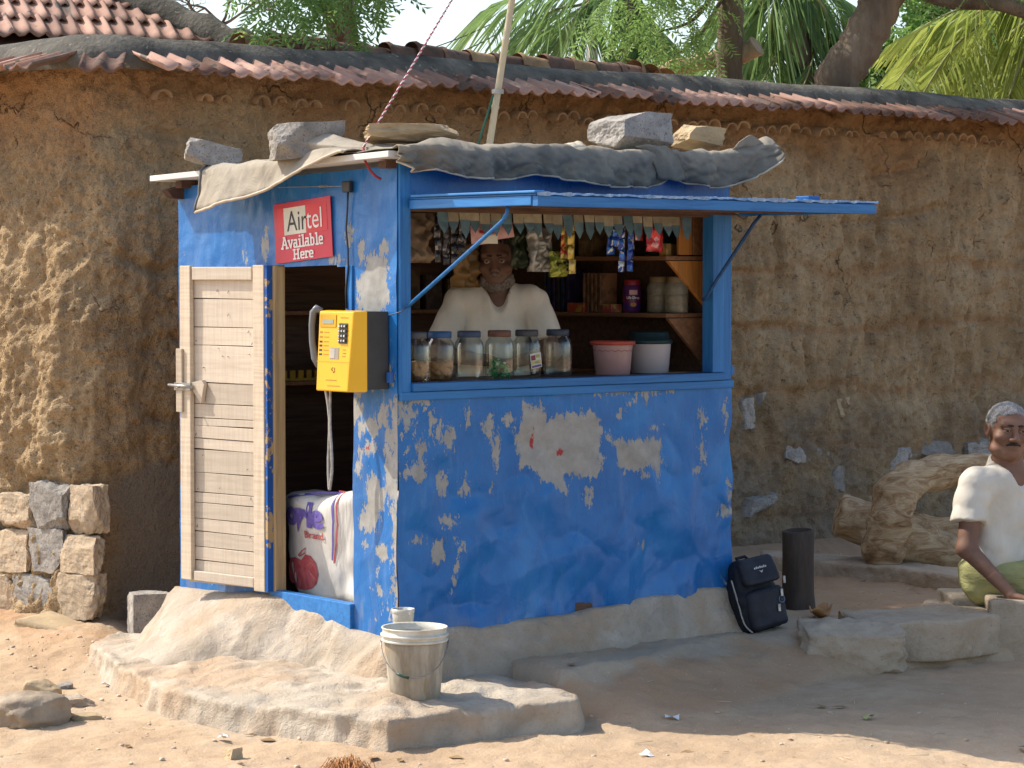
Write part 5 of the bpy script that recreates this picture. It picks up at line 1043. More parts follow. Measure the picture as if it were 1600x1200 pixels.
# aerial and its black cable
an = thing('aerial', 'thin wire aerial with black plug and cable on the blue side wall', 'aerial', kw(-0.02, 0.33, 1.885), KA)
def ak(b, z, x=-0.022): return np.array([x + 0.02, b - 0.33, z - 1.885])
MB().tube([ak(0.83, 1.894), ak(0.60, 1.892), ak(0.36, 1.888)], 0.0016, 5).build('whip', STEEL, an)
MB().tube([ak(0.52 - 0.05 * i / 40, 1.891 + 0.006 * sin(i * 1.3), -0.022 + 0.006 * cos(i * 1.3)) for i in range(41)], 0.0014, 4).build('loading_coil', STEEL, an)
MB().bb(ak(0.345, 1.86, -0.035), ak(0.29, 1.91, -0.012)).build('plug', BLACKP, an, bev=0.006)
MB().tube([ak(0.315, 1.862), ak(0.325, 1.79, -0.018), ak(0.335, 1.70, -0.018), ak(0.322, 1.62, -0.018), ak(0.318, 1.54, -0.02), ak(0.335, 1.44, -0.02), ak(0.33, 1.36, -0.02)], 0.0042, 6).build('cable', BLACKP, an)

# ------------------------------------------------------------------ goods on the counter
GLASS = mat_glass('jar_glass', (0.90, 0.93, 0.89), 0.22, 0.06, 0.02); PET = mat_glass('cloudy_pet', (0.82, 0.80, 0.72), 0.15, 0.2, 0.35, (0.42, 0.38, 0.28))
jb = thing('glass_jar', None, None)
bpy.data.objects.remove(jb)
jg = MB().lathe([(0.0, 0.0), (0.052, 0.0), (0.060, 0.008), (0.062, 0.03), (0.062, 0.145), (0.058, 0.165), (0.047, 0.180), (0.045, 0.192)], 28, sq=0.18).mesh('jar_body')
lidm = MB().lathe([(0.0, 0.215), (0.048, 0.215), (0.052, 0.211), (0.052, 0.188), (0.050, 0.186)], 28).mesh('lid')
ji = [(0.205, (0.10, 0.10, 0.11), 'partly hidden jar of biscuits with a dark lid beside the corner post', 'bis'), (0.350, (0.03, 0.10, 0.24), 'glass jar of brown biscuits with a blue lid', 'bis'), (0.518, (0.045, 0.07, 0.13), 'empty glass jar with slate blue lid left of the green sweets', None), (0.688, (0.16, 0.07, 0.045), 'glass jar of green wrapped sweets with brown lid', 'green'), (0.861, (0.055, 0.055, 0.065), 'glass jar with dark lid and a printed card stuck on it', 'card'), (1.037, (0.035, 0.045, 0.07), 'empty glass jar nearest the pink tub', None)]
BISC = M('biscuit', (0.42, 0.22, 0.08), (0.28, 0.13, 0.045), scale=20, rough=0.8); CANDY = M('green_foil', (0.03, 0.36, 0.10), (0.01, 0.16, 0.05), scale=25, rough=0.22, metal=0.2); CANDW = M('pale_foil', (0.45, 0.62, 0.45), rough=0.25, bmp=0)
bism = rock_mesh('biscuit', (0.05, 0.045, 0.03), 5, 3, 4, 0.1, 0.8, 1.1, 0.6); bism.materials.append(BISC)
canm = MB().add([(-.02,-.009,0),(-.011,0,.004),(-.02,.009,0),(.02,-.009,0),(.011,0,.004),(.02,.009,0),(0,-.009,0),(0,.009,0),(0,0,.009),(0,0,-.009)], [(0,1,2),(3,5,4),(1,6,8),(1,8,7),(4,8,6),(4,7,8),(1,9,6),(1,7,9),(4,6,9),(4,9,7)]).mesh('sweet'); canm.materials.append(CANDY); canm2 = canm.copy(); canm2.materials.clear(); canm2.materials.append(CANDW)
for i, (a_, lc, lab, con) in enumerate(ji):
    t = thing('glass_jar', lab, 'jar', kw(a_, 0.15 + rt.uniform(-0.012, 0.012), 1.0455), KA + rt.uniform(-0.1, 0.1), 'glass jars along the counter'); obj('jar_body', jg, GLASS, t)
    lm = lidm.copy(); obj('lid', lm, M('jar_lid', lc, tuple(c * 0.7 for c in lc), rough=0.5, vary=0), t)
    if con == 'bis':
        for k in range(22): an_ = rt.uniform(0, 6.3); r_ = 0.036 * math.sqrt(rt.random()); obj('biscuit', bism, None, t, (r_ * cos(an_), r_ * sin(an_), 0.018 + 0.055 * rt.random()), (rt.uniform(-.7, .7), rt.uniform(-.7, .7), rt.uniform(0, 6)))
    if con == 'green':
        for k in range(70): an_ = rt.uniform(0, 6.3); r_ = 0.044 * math.sqrt(rt.random()); obj('sweet', canm if k % 4 else canm2, None, t, (r_ * cos(an_), r_ * sin(an_), 0.014 + 0.07 * rt.random() ** 1.4), (rt.uniform(-1, 1), rt.uniform(-1, 1), rt.uniform(0, 6)))
    if con == 'card':
        cd = MB().bb((-0.028, -0.0672, 0.045), (0.038, -0.0655, 0.112), Matrix.Rotation(radians(-8), 4, 'Y')).build('card', M('printed_card', (0.62, 0.60, 0.52), (0.50, 0.48, 0.42), rough=0.4, bmp=0, vary=0), t, bev=0)
        Rm = Matrix.Rotation(radians(-8), 4, 'Y')
        for x0, x1, z0, z1, c in ((-0.024, 0.002, 0.082, 0.104, (0.20, 0.03, 0.06)), (0.006, 0.030, 0.090, 0.104, (0.35, 0.32, 0.10)), (-0.024, 0.033, 0.064, 0.078, (0.5, 0.42, 0.12)), (-0.024, 0.033, 0.049, 0.058, (0.10, 0.06, 0.20)), (-0.002, 0.02, 0.066, 0.076, (0.55, 0.5, 0.42))): MB().bb((x0, -0.0685, z0), (x1, -0.0674, z1), Rm).build('print', flat('card_ink', c), cd)
PINK = mat_glass('pink_tub', (0.70, 0.45, 0.42), 0.2, 0.3, 0.55, (0.55, 0.36, 0.34)); WTUB = mat_glass('milky_tub', (0.62, 0.6, 0.6), 0.2, 0.3, 0.8, (0.46, 0.43, 0.44))
t = thing('pink_tub', 'open pink plastic tub of orange snacks on the counter', 'tub', kw(1.395, 0.17, 1.0455), KA)
MB().lathe([(0.0, 0.004), (0.078, 0.0), (0.080, 0.004), (0.092, 0.13), (0.094, 0.14)], 32).build('tub', PINK, t); MB().lathe([(0.090, 0.138), (0.104, 0.138), (0.106, 0.15), (0.104, 0.156), (0.092, 0.156), (0.090, 0.138)], 32).build('rim', M('red_rim', (0.42, 0.07, 0.045), rough=0.5, vary=0), t)
MB().tube([(0.0905 * cos(k * 2 * pi / 120), 0.0905 * sin(k * 2 * pi / 120), 0.112 + 0.0035 * sin(k * 2 * pi / 120 * 18)) for k in range(121)], 0.0014, 4).build('wavy_line', M('tub_line', (0.30, 0.10, 0.09), rough=0.5, bmp=0), t)
MB().lathe([(0, 0.05), (0.04, 0.062), (0.078, 0.05), (0.077, 0.006), (0, 0.006)], 24).build('snacks', M('orange_snacks', (0.55, 0.17, 0.04), (0.40, 0.10, 0.02), scale=60, rough=0.8, bmp=1.0, bscale=120, bdist=0.01), t)
t = thing('white_tub', 'milky white tub with dark green lid on the counter', 'tub', kw(1.655, 0.20, 1.0455), KA)
MB().lathe([(0.0, 0.002), (0.088, 0.0), (0.092, 0.004), (0.104, 0.145)], 32).build('tub', WTUB, t); MB().lathe([(0.0, 0.195), (0.088, 0.195), (0.094, 0.188), (0.098, 0.160), (0.110, 0.158), (0.112, 0.140), (0.106, 0.138)], 32).build('lid', M('dark_green_lid', (0.010, 0.030, 0.034), rough=0.5, vary=0), t)
MB().lathe([(0, 0.045), (0.088, 0.04), (0.086, 0.006)], 24).build('snacks', M('tan_snacks', (0.42, 0.20, 0.08), rough=0.8, bmp=0.8, bscale=90), t)
# shelf goods
t = thing('sweet_jar', 'dark red and blue printed sweet jar on the side shelf', 'jar', kw(1.80, 0.47, 1.3255), KA)
MB().lathe([(0.0, 0.0), (0.042, 0.0), (0.045, 0.006), (0.045, 0.118), (0.038, 0.132)], 24).build('jar_body', M('maroon_label', (0.16, 0.015, 0.05), (0.03, 0.02, 0.14), scale=3, stretch=(0.3, 0.3, 8), rough=0.3, bmp=0, vary=0), t); MB().lathe([(0, 0.158), (0.036, 0.158), (0.040, 0.152), (0.040, 0.132)], 24).build('lid', M('red_lid', (0.30, 0.02, 0.03), rough=0.4, vary=0), t)
cN = np.array([-sin(radians(35)), -cos(radians(35)), 0.0]); cX = np.array([cos(radians(35)), -sin(radians(35)), 0.0])
def onjar(V, r): V = np.asarray(V, float); return [tuple((cX * sin(v[0] / r) + cN * cos(v[0] / r)) * (r + 0.001 + v[2]) + ez * v[1]) for v in V]
for bod, sz, x0, z0, mt in (('Life Drop', 0.017, -0.034, 0.066, I_WHITE),):
    V, F = text_mesh(bod, sz, 0.0004); V[:, 0] += x0; V[:, 1] += z0; me = bpy.data.meshes.new('letters'); me.from_pydata(onjar(V, 0.0455), [], F); obj('letters', me, mt, t)
me = bpy.data.meshes.new('logo'); me.from_pydata(onjar([(-0.02 + 0.01 * i, z, 0.0) for z in (0.086, 0.108) for i in range(5)], 0.0455), [], [(i, i + 1, i + 6, i + 5) for i in range(4)]); obj('logo', me, flat('pink_logo', (0.62, 0.35, 0.35)), t)
me = bpy.data.meshes.new('sweet_picture'); me.from_pydata(onjar([(0.016 * cos(k * pi / 5), 0.038 + 0.010 * sin(k * pi / 5), 0) for k in range(10)], 0.0455), [], [tuple(range(10))]); obj('sweet_picture', me, flat('orange_sweet', (0.50, 0.20, 0.05)), t)
petp = [(0.0, 0.0), (0.052, 0.0), (0.056, 0.006), (0.056, 0.04), (0.053, 0.045), (0.056, 0.05), (0.056, 0.085), (0.053, 0.09), (0.056, 0.095), (0.056, 0.125), (0.045, 0.142), (0.042, 0.150)]
for b_, lab in ((0.315, 'cloudy ribbed plastic jar on the side shelf next to the sweet jar'), (0.195, 'cloudy ribbed plastic jar at the front end of the side shelf')):
    t = thing('plastic_jar', lab, 'jar', kw(1.83, b_, 1.3255), KA, 'ribbed plastic jars on the shelf'); MB().lathe(petp, 24).build('jar_body', PET, t); MB().lathe([(0, 0.172), (0.044, 0.172), (0.046, 0.166), (0.046, 0.146)], 24).build('lid', M('tan_lid', (0.20, 0.13, 0.06), rough=0.5, vary=0), t); MB().lathe([(0, 0.09), (0.05, 0.085), (0.05, 0.005)], 16).build('filling', M('brown_filling', (0.22, 0.15, 0.08), rough=0.9, bmp=0.6), t)
def carton(label, a, b, z, d, c, c2=None, rz=0.0, name='carton', cat='box', group='packets on the shelves'):
    o = MB().bb((-d[0]/2, -d[1]/2, 0), (d[0]/2, d[1]/2, d[2])).build(name, M('carton', c, c2 or tuple(k * 0.5 for k in c), scale=18, lo=0.45, hi=0.55, rough=0.5, bmp=0, vary=0), None, kw(a, b, z), (0, 0, KA + rz), 0.002); o['label'] = label; o['category'] = cat; o['group'] = group; return o
carton('small brown carton on the upper side shelf beside the upright board', 1.82, 0.24, 1.596, (0.075, 0.05, 0.055), (0.30, 0.17, 0.06)); carton('narrow yellow-brown carton at the front end of the upper side shelf', 1.745, 0.185, 1.596, (0.03, 0.05, 0.058), (0.42, 0.26, 0.08)); carton('dark green box behind the cartons on the upper side shelf', 1.86, 0.33, 1.596, (0.12, 0.08, 0.15), (0.03, 0.06, 0.04))
for i in range(6): carton('dark upright incense packet in a row on the side shelf', 1.78, 0.86 + 0.035 * i, 1.3255, (0.10, 0.022, 0.20 + 0.02 * (i % 3)), [(0.04, 0.03, 0.10), (0.02, 0.03, 0.08), (0.05, 0.04, 0.05)][i % 3], name='incense_packet', cat='packet', group='incense packets on the side shelf')
for i in range(5): carton('thin brown upright packet in a row on the side shelf', 1.76, 0.60 + 0.028 * i, 1.3255, (0.11, 0.015, 0.19), (0.20, 0.10, 0.05), name='paper_packet', cat='packet', group='brown packets on the side shelf')
carton('red and yellow carton lying on the side shelf', 1.74, 0.76, 1.3255, (0.09, 0.12, 0.045), (0.32, 0.05, 0.03), (0.35, 0.25, 0.04)); carton('colourful flat packet between the brown packets and the sweet jar', 1.74, 0.55, 1.3255, (0.07, 0.07, 0.04), (0.36, 0.26, 0.05), (0.25, 0.05, 0.05))
for i, (a_, c_) in enumerate(((1.50, (0.14, 0.09, 0.05)), (1.36, (0.09, 0.06, 0.045)), (1.60, (0.12, 0.09, 0.06)), (1.22, (0.16, 0.10, 0.05)))): carton(['plain brown carton on the back shelf right of the shopkeeper', 'dark carton on the back shelf beside the shopkeeper', 'brown box in the back corner of the shop', 'tan box on the back shelf close to the shopkeeper'][i], a_, 1.50, 1.336, (0.10, 0.12, 0.15 + 0.02 * i), c_)
for i, b_ in enumerate((1.05, 1.25, 0.75, 0.55)): carton(['tall dim carton at the far end of the upper side shelf', 'dim carton in the corner of the upper side shelf', 'dim brown carton on the upper side shelf above the incense', 'dim tan carton on the upper side shelf behind the blue sachets'][i], 1.80, b_, 1.596, (0.10, 0.10, 0.13), [(0.13, 0.09, 0.05), (0.10, 0.07, 0.05), (0.18, 0.12, 0.06), (0.12, 0.10, 0.08)][i])

# ------------------------------------------------------------------ things hanging in the window
HB = 0.12
BUNC = M('cream_paper', (0.34, 0.31, 0.23), (0.24, 0.21, 0.15), scale=20, rough=0.8, bmp=0.1); BUNB = M('faded_blue_paper', (0.11, 0.19, 0.235), (0.06, 0.115, 0.155), scale=12, rough=0.8, bmp=0.1)
bn = thing('paper_bunting', 'row of faded blue and cream paper pennants along the window top', 'bunting', kw(1.03, 0.075, 1.776), KA)
npn = 25
for k in range(npn):
    a_ = 0.27 + (1.80 - 0.27) * (k + 0.5) / npn - 1.03; w = 0.030; y0 = rt.uniform(-0.008, 0.008); dr_ = rt.uniform(0.075, 0.105); tl_ = rt.uniform(-0.006, 0.006); c_ = rt.uniform(0.03, 0.05)
    MB().add([(a_ - w, y0, 0), (a_ + w, y0, 0), (a_ + w * 0.95, y0 - 0.004, -c_), (a_ - w * 0.95, y0 - 0.003, -c_)], [(0, 1, 2, 3)]).build('pennant_top', BUNC if k % 6 else BUNB, bn)
    MB().add([(a_ - w * 0.95, y0 - 0.003, -c_), (a_ + w * 0.95, y0 - 0.004, -c_), (a_ + w * 0.75 + tl_, y0 - 0.010, -dr_ * 0.75), (a_ + tl_, y0 - 0.012, -dr_ - 0.012), (a_ - w * 0.75 + tl_, y0 - 0.008, -dr_ * 0.75)], [(0, 1, 2, 3, 4)]).build('pennant', BUNB, bn)
def sachet_mesh(w, h):
    V = []; n = 5
    for i in range(n):
        for j in range(n):
            x = -1 + 2 * i / (n - 1); z = -1 + 2 * j / (n - 1); V.append((x * w / 2, -0.010 * (1 - x * x) * (1 - z ** 4) , z * h / 2))
    return mesh_np('sachet', V, grid_faces(n, n))
def mat_sachet(name, c1, c2, c3, metal=0.3):
    m, nt, bs = _nt(name); co = coords(nt); v = nd(nt, 'ShaderNodeTexVoronoi', ins={'Vector': co, 'Scale': 48.0}).outputs['Color']; f = nd(nt, 'ShaderNodeSeparateColor', ins={0: v}).outputs[0]
    col = ramp(nt, f, [(0.50, c1), (0.52, c2), (0.78, c2), (0.80, c3)]); nt.links.new(col, bs.inputs['Base Color']); bs.inputs['Roughness'].default_value = 0.25; bs.inputs['Metallic'].default_value = metal; bump(nt, bs, noise(nt, co, 40, 3), 0.4, 0.006); return m
S_BLK = mat_sachet('black_sachet', (0.02, 0.02, 0.025), (0.10, 0.10, 0.11), (0.26, 0.23, 0.23)); S_BLU = mat_sachet('blue_sachet', (0.02, 0.06, 0.34), (0.04, 0.16, 0.55), (0.55, 0.58, 0.62)); S_RED = mat_sachet('red_sachet', (0.60, 0.04, 0.05), (0.62, 0.08, 0.10), (0.60, 0.30, 0.30)); S_YEL = mat_sachet('yellow_sachet', (0.52, 0.38, 0.06), (0.58, 0.45, 0.14), (0.25, 0.16, 0.05)); S_ORG = mat_sachet('orange_sachet', (0.48, 0.06, 0.03), (0.55, 0.26, 0.04), (0.5, 0.4, 0.1)); S_GRN = mat_sachet('green_packet', (0.18, 0.22, 0.03), (0.36, 0.36, 0.05), (0.06, 0.05, 0.03)); S_SIL = M('silver_foil', (0.42, 0.41, 0.38), (0.20, 0.19, 0.17), scale=10, metal=0.6, rough=0.4, bmp=0.5, bscale=9, bdist=0.03)
def strip(label, u, v0, v1, mat, w, n, b=HB, cat='sachet strip', group=None, ph_=0.0):
    a_, z1 = R(u, v0, b); _, z0 = R(u, v1, b); z1 = min(z1, 1.772); t = thing('sachet_strip', label, cat, kw(a_, b, z1), KA + rt.uniform(-0.15, 0.15), group); h = (z1 - z0) / n; me = sachet_mesh(w, h * 0.99); me.materials.append(mat)
    for k in range(n): obj('sachet', me, None, t, (rt.uniform(-0.003, 0.003), rt.uniform(-0.004, 0.004), -h * (k + 0.5)), (rt.uniform(-0.08, 0.08), rt.uniform(-0.04, 0.04), rt.uniform(-0.1, 0.1)))
    MB().tube([(0, 0.003, 0.0), (0, 0.003, 1.776 - z1 + 0.001)], 0.001, 4).build('string', WIRE, t); return t
g_ = 'black sachet strips at the window left'
for u, v1, n, lb in ((684, 410, 4, 'leftmost strip of black sachets, hanging beside the corner post'), (697, 414, 5, 'longest strip of black and grey sachets at the window left'), (710, 412, 5, 'strip of black sachets with red marks, second from the pink paper'), (722, 396, 4, 'shorter strip of black sachets next to the pink paper'), (731, 364, 2, 'very short strip of two black sachets touching the pink paper')): strip(lb, u, 332, v1, S_BLK, 0.038, n, HB + rt.uniform(-0.01, 0.03), group=g_)
g_ = 'blue sachet strips at the window right'
for u, v1, n, lb in ((955, 398, 4, 'shortest strip of blue sachets, left of its group'), (971, 425, 5, 'middle strip of bright blue and white sachets'), (985, 424, 5, 'rightmost strip of blue and white sachets'), (963, 385, 3, 'short strip of blue sachets tucked behind the others')): strip(lb, u, 336, v1, S_BLU, 0.046, n, HB + rt.uniform(-0.01, 0.03), group=g_)
strip('strip of tall yellow sachets hanging in the middle of the window', 893, 338, 428, S_YEL, 0.048, 4); strip('strip of orange-red sachets beside the yellow ones', 882, 350, 404, S_ORG, 0.045, 3, HB + 0.03)
strip('small red packet hanging behind the red sachets', 998, 340, 376, S_RED, 0.06, 1, HB + 0.04, 'packet')
def packet(label, u, v, w, h, mat, b, seed, amp=0.02, cat='packet', rot=0.0):
    a_, z = R(u, v, b); us_ = np.linspace(-1, 1, 15); U, Z = np.meshgrid(us_, us_, indexing='ij'); d = -0.020 * (1 - U**2) * (1 - Z**4) + amp * fbm(U * 2 + seed, Z * 2, seed, 3); V = np.stack([U * w / 2 * (1 - 0.06 * fbm(Z * 2, seed, 1, 2)), d, Z * h / 2], -1)
    o = obj('hanging_packet', mesh_np('hanging_packet', V.reshape(-1, 3), grid_faces(15, 15)), mat, None, kw(a_, b, z), (0, rot, KA)); so = o.modifiers.new('t', 'SOLIDIFY'); so.thickness = 0.002; return tag(o, label, cat)
packet('large glossy red packet with pale script hanging at the window right', 1023, 366, 0.105, 0.165, S_RED, HB, 2, 0.012, rot=0.04); packet('crumpled silver foil packet hanging right of the shopkeeper', 845, 390, 0.14, 0.20, S_SIL, HB + 0.12, 5, 0.06); packet('green and yellow chip packet below the orange sachets', 872, 412, 0.10, 0.12, S_GRN, HB + 0.06, 7, 0.03); packet('pale plastic bag hanging at the left end of the window', 655, 372, 0.14, 0.22, M('tan_plastic', (0.34, 0.26, 0.18), (0.20, 0.14, 0.09), scale=6, rough=0.4), HB + 0.25, 9, 0.07, 'bag'); packet('yellowish plastic bag hanging behind the black sachets', 728, 415, 0.16, 0.20, M('ochre_plastic', (0.26, 0.15, 0.05), (0.14, 0.08, 0.03), scale=7, rough=0.35), HB + 0.42, 12, 0.06, 'bag'); packet('dark green packet hanging behind the bunting', 812, 385, 0.10, 0.20, M('dark_green_plastic', (0.035, 0.05, 0.025), rough=0.3), HB + 0.2, 14, 0.05)
t = thing('pink_paper', 'sheets of pink printed paper hanging over the shopkeeper\'s forehead', 'paper', kw(0.60, HB - 0.01, 1.77), KA)
PKP = M('pink_printed_paper', (0.66, 0.40, 0.38), (0.56, 0.28, 0.27), scale=26, rough=0.7, bmp=0.05, vary=0.05)
for k, (u0, v0, u1, v1) in enumerate(((738, 336, 770, 384), (764, 338, 795, 376), (730, 352, 746, 382))):
    a0, z1 = R(u0, v0, HB); a1, z0 = R(u1, v1, HB); yv = -0.004 * k; M0 = np.array([0.60, HB - 0.01, 1.77]); quad('sheet', [np.array([a0, HB - 0.012 + yv, z1]) - M0, np.array([a1, HB - 0.012 + yv, z1 - 0.004]) - M0, np.array([a1 + 0.004, HB - 0.03 + yv, z0 + 0.016]) - M0, np.array([a0 - 0.004, HB - 0.026 + yv, z0]) - M0], PKP, t)
a0, z1 = R(742, 360, HB); a1, z0 = R(770, 365, HB); yy_ = HB - 0.032
quad('red_band', [np.array([a0, yy_, z0]) - M0, np.array([a1, yy_, z0]) - M0, np.array([a1, yy_ + 0.002, z1]) - M0, np.array([a0, yy_ + 0.002, z1]) - M0], I_RED, t)
quad('white_panel', [np.array([a0, yy_ - 0.003, z0 - 0.045]) - M0, np.array([a1, yy_ - 0.003, z0 - 0.045]) - M0, np.array([a1, yy_ + 0.001, z0 - 0.006]) - M0, np.array([a0, yy_ + 0.001, z0 - 0.006]) - M0], I_CREAM, t)
# seen through the door
t = thing('yellow_tray', 'yellow plastic rack on the shelf seen through the door', 'tray', kw(0.55, 1.47, 1.001), KA); YR = M('yellow_rack', (0.42, 0.24, 0.02), rough=0.4, vary=0)
MB().bb((-0.14, -0.05, 0.0), (0.14, 0.05, 0.012)).build('base', YR, t)
for k in range(6): MB().bb((-0.135 + 0.048 * k, -0.05, 0.012), (-0.105 + 0.048 * k, -0.044, 0.05)).build('slat', YR, t)
carton('crumpled coloured packet on the shelf seen through the door', 0.74, 1.47, 1.001, (0.10, 0.08, 0.11), (0.42, 0.36, 0.10), (0.30, 0.05, 0.06), 0.3, 'snack_packet', 'packet')

# ------------------------------------------------------------------ sack inside the door
def mat_sack():
    m, nt, bs = _nt('woven_sack'); co = coords(nt, rand=False); f = noise(nt, co, 7, 4); col = ramp(nt, f, [(0.35, (0.50, 0.47, 0.42)), (0.65, (0.66, 0.63, 0.57))]); nt.links.new(col, bs.inputs['Base Color']); bs.inputs['Roughness'].default_value = 0.6
    b1 = bump(nt, bs, noise(nt, nd(nt, 'ShaderNodeVectorMath', operation='MULTIPLY', ins={0: co, 1: (1, 1, 0.2)}).outputs[0], 35, 4), 0.5, 0.01); bump(nt, bs, noise(nt, co, 260, 1), 0.2, 0.002, b1); return m
def sack_sdf(X, Y, Z):
    X = X + 0.05 * np.sin(Y * 5 + 1) * sstep(0.0, 0.4, Z); Z = Z + 0.06 * (Y - 0.1) * sstep(0.3, 0.5, Z) + 0.015 * np.sin(Y * 14)
    wz = 0.27 - 0.05 * sstep(0.25, 0.05, Z) + 0.05 * sstep(0.30, 0.5, Z); d = rbox(X, (Y - 0.06) * (0.27 / wz), Z, (0, 0, 0.25), (0.22, 0.70, 0.50), 0.06)
    d = smin(d, ell(X, Y, Z, (-0.02, -0.2, 0.06), (0.13, 0.13, 0.09)), 0.06); d = smin(d, ell(X, Y, Z, (0.0, -0.27, 0.46), (0.07, 0.09, 0.05)), 0.05)
    return d + 0.008 * (ridged(Y * 6 + X * 4 + 1.5 * Z, Z * 1.6, 3, 1) - 0.4) + 0.012 * fbm(X * 5, Y * 5, Z * 5, 2)
sk = thing('sack', 'white woven sack with purple and red print standing inside the door', 'sack', kw(0.22, 0.58, 0.03), KA)
skm = sdf_mesh('bag', sack_sdf, (-0.2, -0.46, -0.02), (0.2, 0.54, 0.58), 0.011); bag = obj('bag', skm, mat_sack(), sk)
sbv = BVHTree.FromPolygons([v.co[:] for v in skm.vertices], [p.vertices[:] for p in skm.polygons])
def on_sack(name, V, F, mat, off=0.006):
    bm = bmesh.new(); vs = [bm.verts.new((float(v[0]), float(v[1]), 0)) for v in V]
    for f in F:
        try: bm.faces.new([vs[i] for i in f])
        except ValueError: pass
    bmesh.ops.triangulate(bm, faces=bm.faces)
    for _ in range(2):
        es = [e for e in bm.edges if e.calc_length() > 0.02]
        if es: bmesh.ops.subdivide_edges(bm, edges=es, cuts=1)
    for v in bm.verts:
        h = sbv.ray_cast(Vector((-0.6, -v.co.x, v.co.y)), Vector((1, 0, 0))); x = h[0].x if h[0] is not None else -0.1; v.co = Vector((x - off, -v.co.x, v.co.y))
    me = bpy.data.meshes.new(name); bm.to_mesh(me); bm.free(); return obj(name, me, mat, sk)
# sack-print frame: x runs to the right as seen from the road, y up
PURP = M('purple_ink', (0.10, 0.07, 0.30), (0.16, 0.12, 0.36), scale=30, rough=0.6, bmp=0, vary=0); SRED = M('red_ink', (0.36, 0.05, 0.06), (0.46, 0.12, 0.12), scale=30, rough=0.6, bmp=0, vary=0)
def sk_xy(u, v): b_, z = Lf(u, v, 0.10); return -(b_ - 0.58), z - 0.03
x0, y0 = sk_xy(449, 815); x1, _ = sk_xy(519, 815); V, F = text_mesh('ople', 0.12, 0.009); V[:, 0] *= (x1 - x0) / max(V[:, 0].max(), 1e-3); V[:, 1] *= 1.15; on_sack('letters', V + np.array([x0, y0, 0]), F, PURP)
x0, y0 = sk_xy(483, 839); x1, _ = sk_xy(517, 839); V, F = text_mesh('Brand', 0.045, 0.001); V[:, 0] *= (x1 - x0) / V[:, 0].max(); on_sack('letters', V + np.array([x0, y0, 0]), F, SRED)
def sline(name, pts, w, mat, off=0.004):
    p = [np.array(sk_xy(*q)) for q in pts]; V = []; F = []
    for i, q in enumerate(p):
        t_ = p[min(i + 1, len(p) - 1)] - p[max(i - 1, 0)]; t_ = t_ / np.linalg.norm(t_); n_ = np.array([-t_[1], t_[0]]) * w / 2; V += [tuple(q + n_), tuple(q - n_)]
        if i: F.append((2*i-2, 2*i-1, 2*i+1, 2*i))
    on_sack(name, V, F, mat, off)
sline('border', [(447, 777), (470, 773), (500, 770), (531, 771), (530, 790), (532, 815), (530, 850), (526, 875)], 0.011, PURP); sline('border', [(525, 768), (536, 769), (535, 790), (537, 820), (534, 850), (528, 880)], 0.009, SRED)
ap = [sk_xy(*q) for q in [(446, 880), (452, 872), (462, 870), (472, 875), (480, 866), (490, 868), (497, 880), (498, 898), (494, 912), (486, 920), (476, 922), (466, 921), (456, 916), (448, 906)]]; on_sack('apple_print', ap, [tuple(range(len(ap)))], SRED, 0.003); sline('leaf_print', [(468, 868), (475, 860), (483, 856), (480, 864), (470, 869)], 0.006, SRED, 0.005)
# ------------------------------------------------------------------ yard objects
def gz(x, y): return float(ground_h(np.array([x]), np.array([y]))[0])
# bucket and mug
BUCK = M('dirty_white_plastic', (0.50, 0.45, 0.36), (0.24, 0.20, 0.145), scale=12, stretch=(1, 1, 0.25), rough=0.55, bmp=0.2, vary=0, speck=(0.30, 0.24, 0.15), speck_amt=0.60, speck_scale=16)
sbv2 = BVHTree.FromPolygons([v.co[:] for v in st_o.data.vertices], [p.vertices[:] for p in st_o.data.polygons])
def step_z(x, y): h_ = sbv2.ray_cast(Vector((x, y, 2)), Vector((0, 0, -1))); return h_[0].z if h_[0] is not None else gz(x, y)
q = G(648, 1081, 0.155); q[2] = min(step_z(q[0] + dx, q[1] + dy) for dx, dy in ((0.09, 0), (-0.09, 0), (0, 0.09), (0, -0.09), (0, 0))); bk_ = thing('bucket', 'dirty white plastic bucket with wire handle on the cement step', 'bucket', q)
MB().lathe([(0.0, 0.004), (0.096, 0.0), (0.104, 0.006), (0.112, 0.10), (0.121, 0.20), (0.127, 0.262), (0.122, 0.262), (0.110, 0.12), (0.098, 0.012), (0.0, 0.012)], 40).build('pail', BUCK, bk_)
MB().lathe([(0.127, 0.232), (0.136, 0.234), (0.136, 0.242), (0.128, 0.244), (0.130, 0.254), (0.139, 0.256), (0.139, 0.264), (0.130, 0.266), (0.132, 0.284), (0.136, 0.288), (0.134, 0.292), (0.127, 0.290), (0.124, 0.262)], 40).build('rim', M('rim_plastic', (0.70, 0.67, 0.58), (0.52, 0.47, 0.36), scale=14, rough=0.45, bmp=0, vary=0), bk_)
hp_ = [(0.138 * cos(t), -0.138 * sin(t) * 0.95 - 0.004, 0.235 - 0.135 * sin(t)) for t in np.linspace(0.0, pi, 25)]
hp_ = [(x * 0.99, min(y, -0.02 if abs(x) < 0.12 else 0) , z) for x, y, z in hp_]
MB().tube(hp_, 0.0028, 6).build('handle', STEEL, bk_); MB().tube([hp_[13], hp_[14], hp_[15], hp_[16]], 0.006, 6).build('grip', M('green_grip', (0.04, 0.09, 0.075), rough=0.5, vary=0), bk_)
q = kw(-0.015, -0.105, 0.0); q = P(630, 990, q[1]); q[2] = K0[2] + 0.005
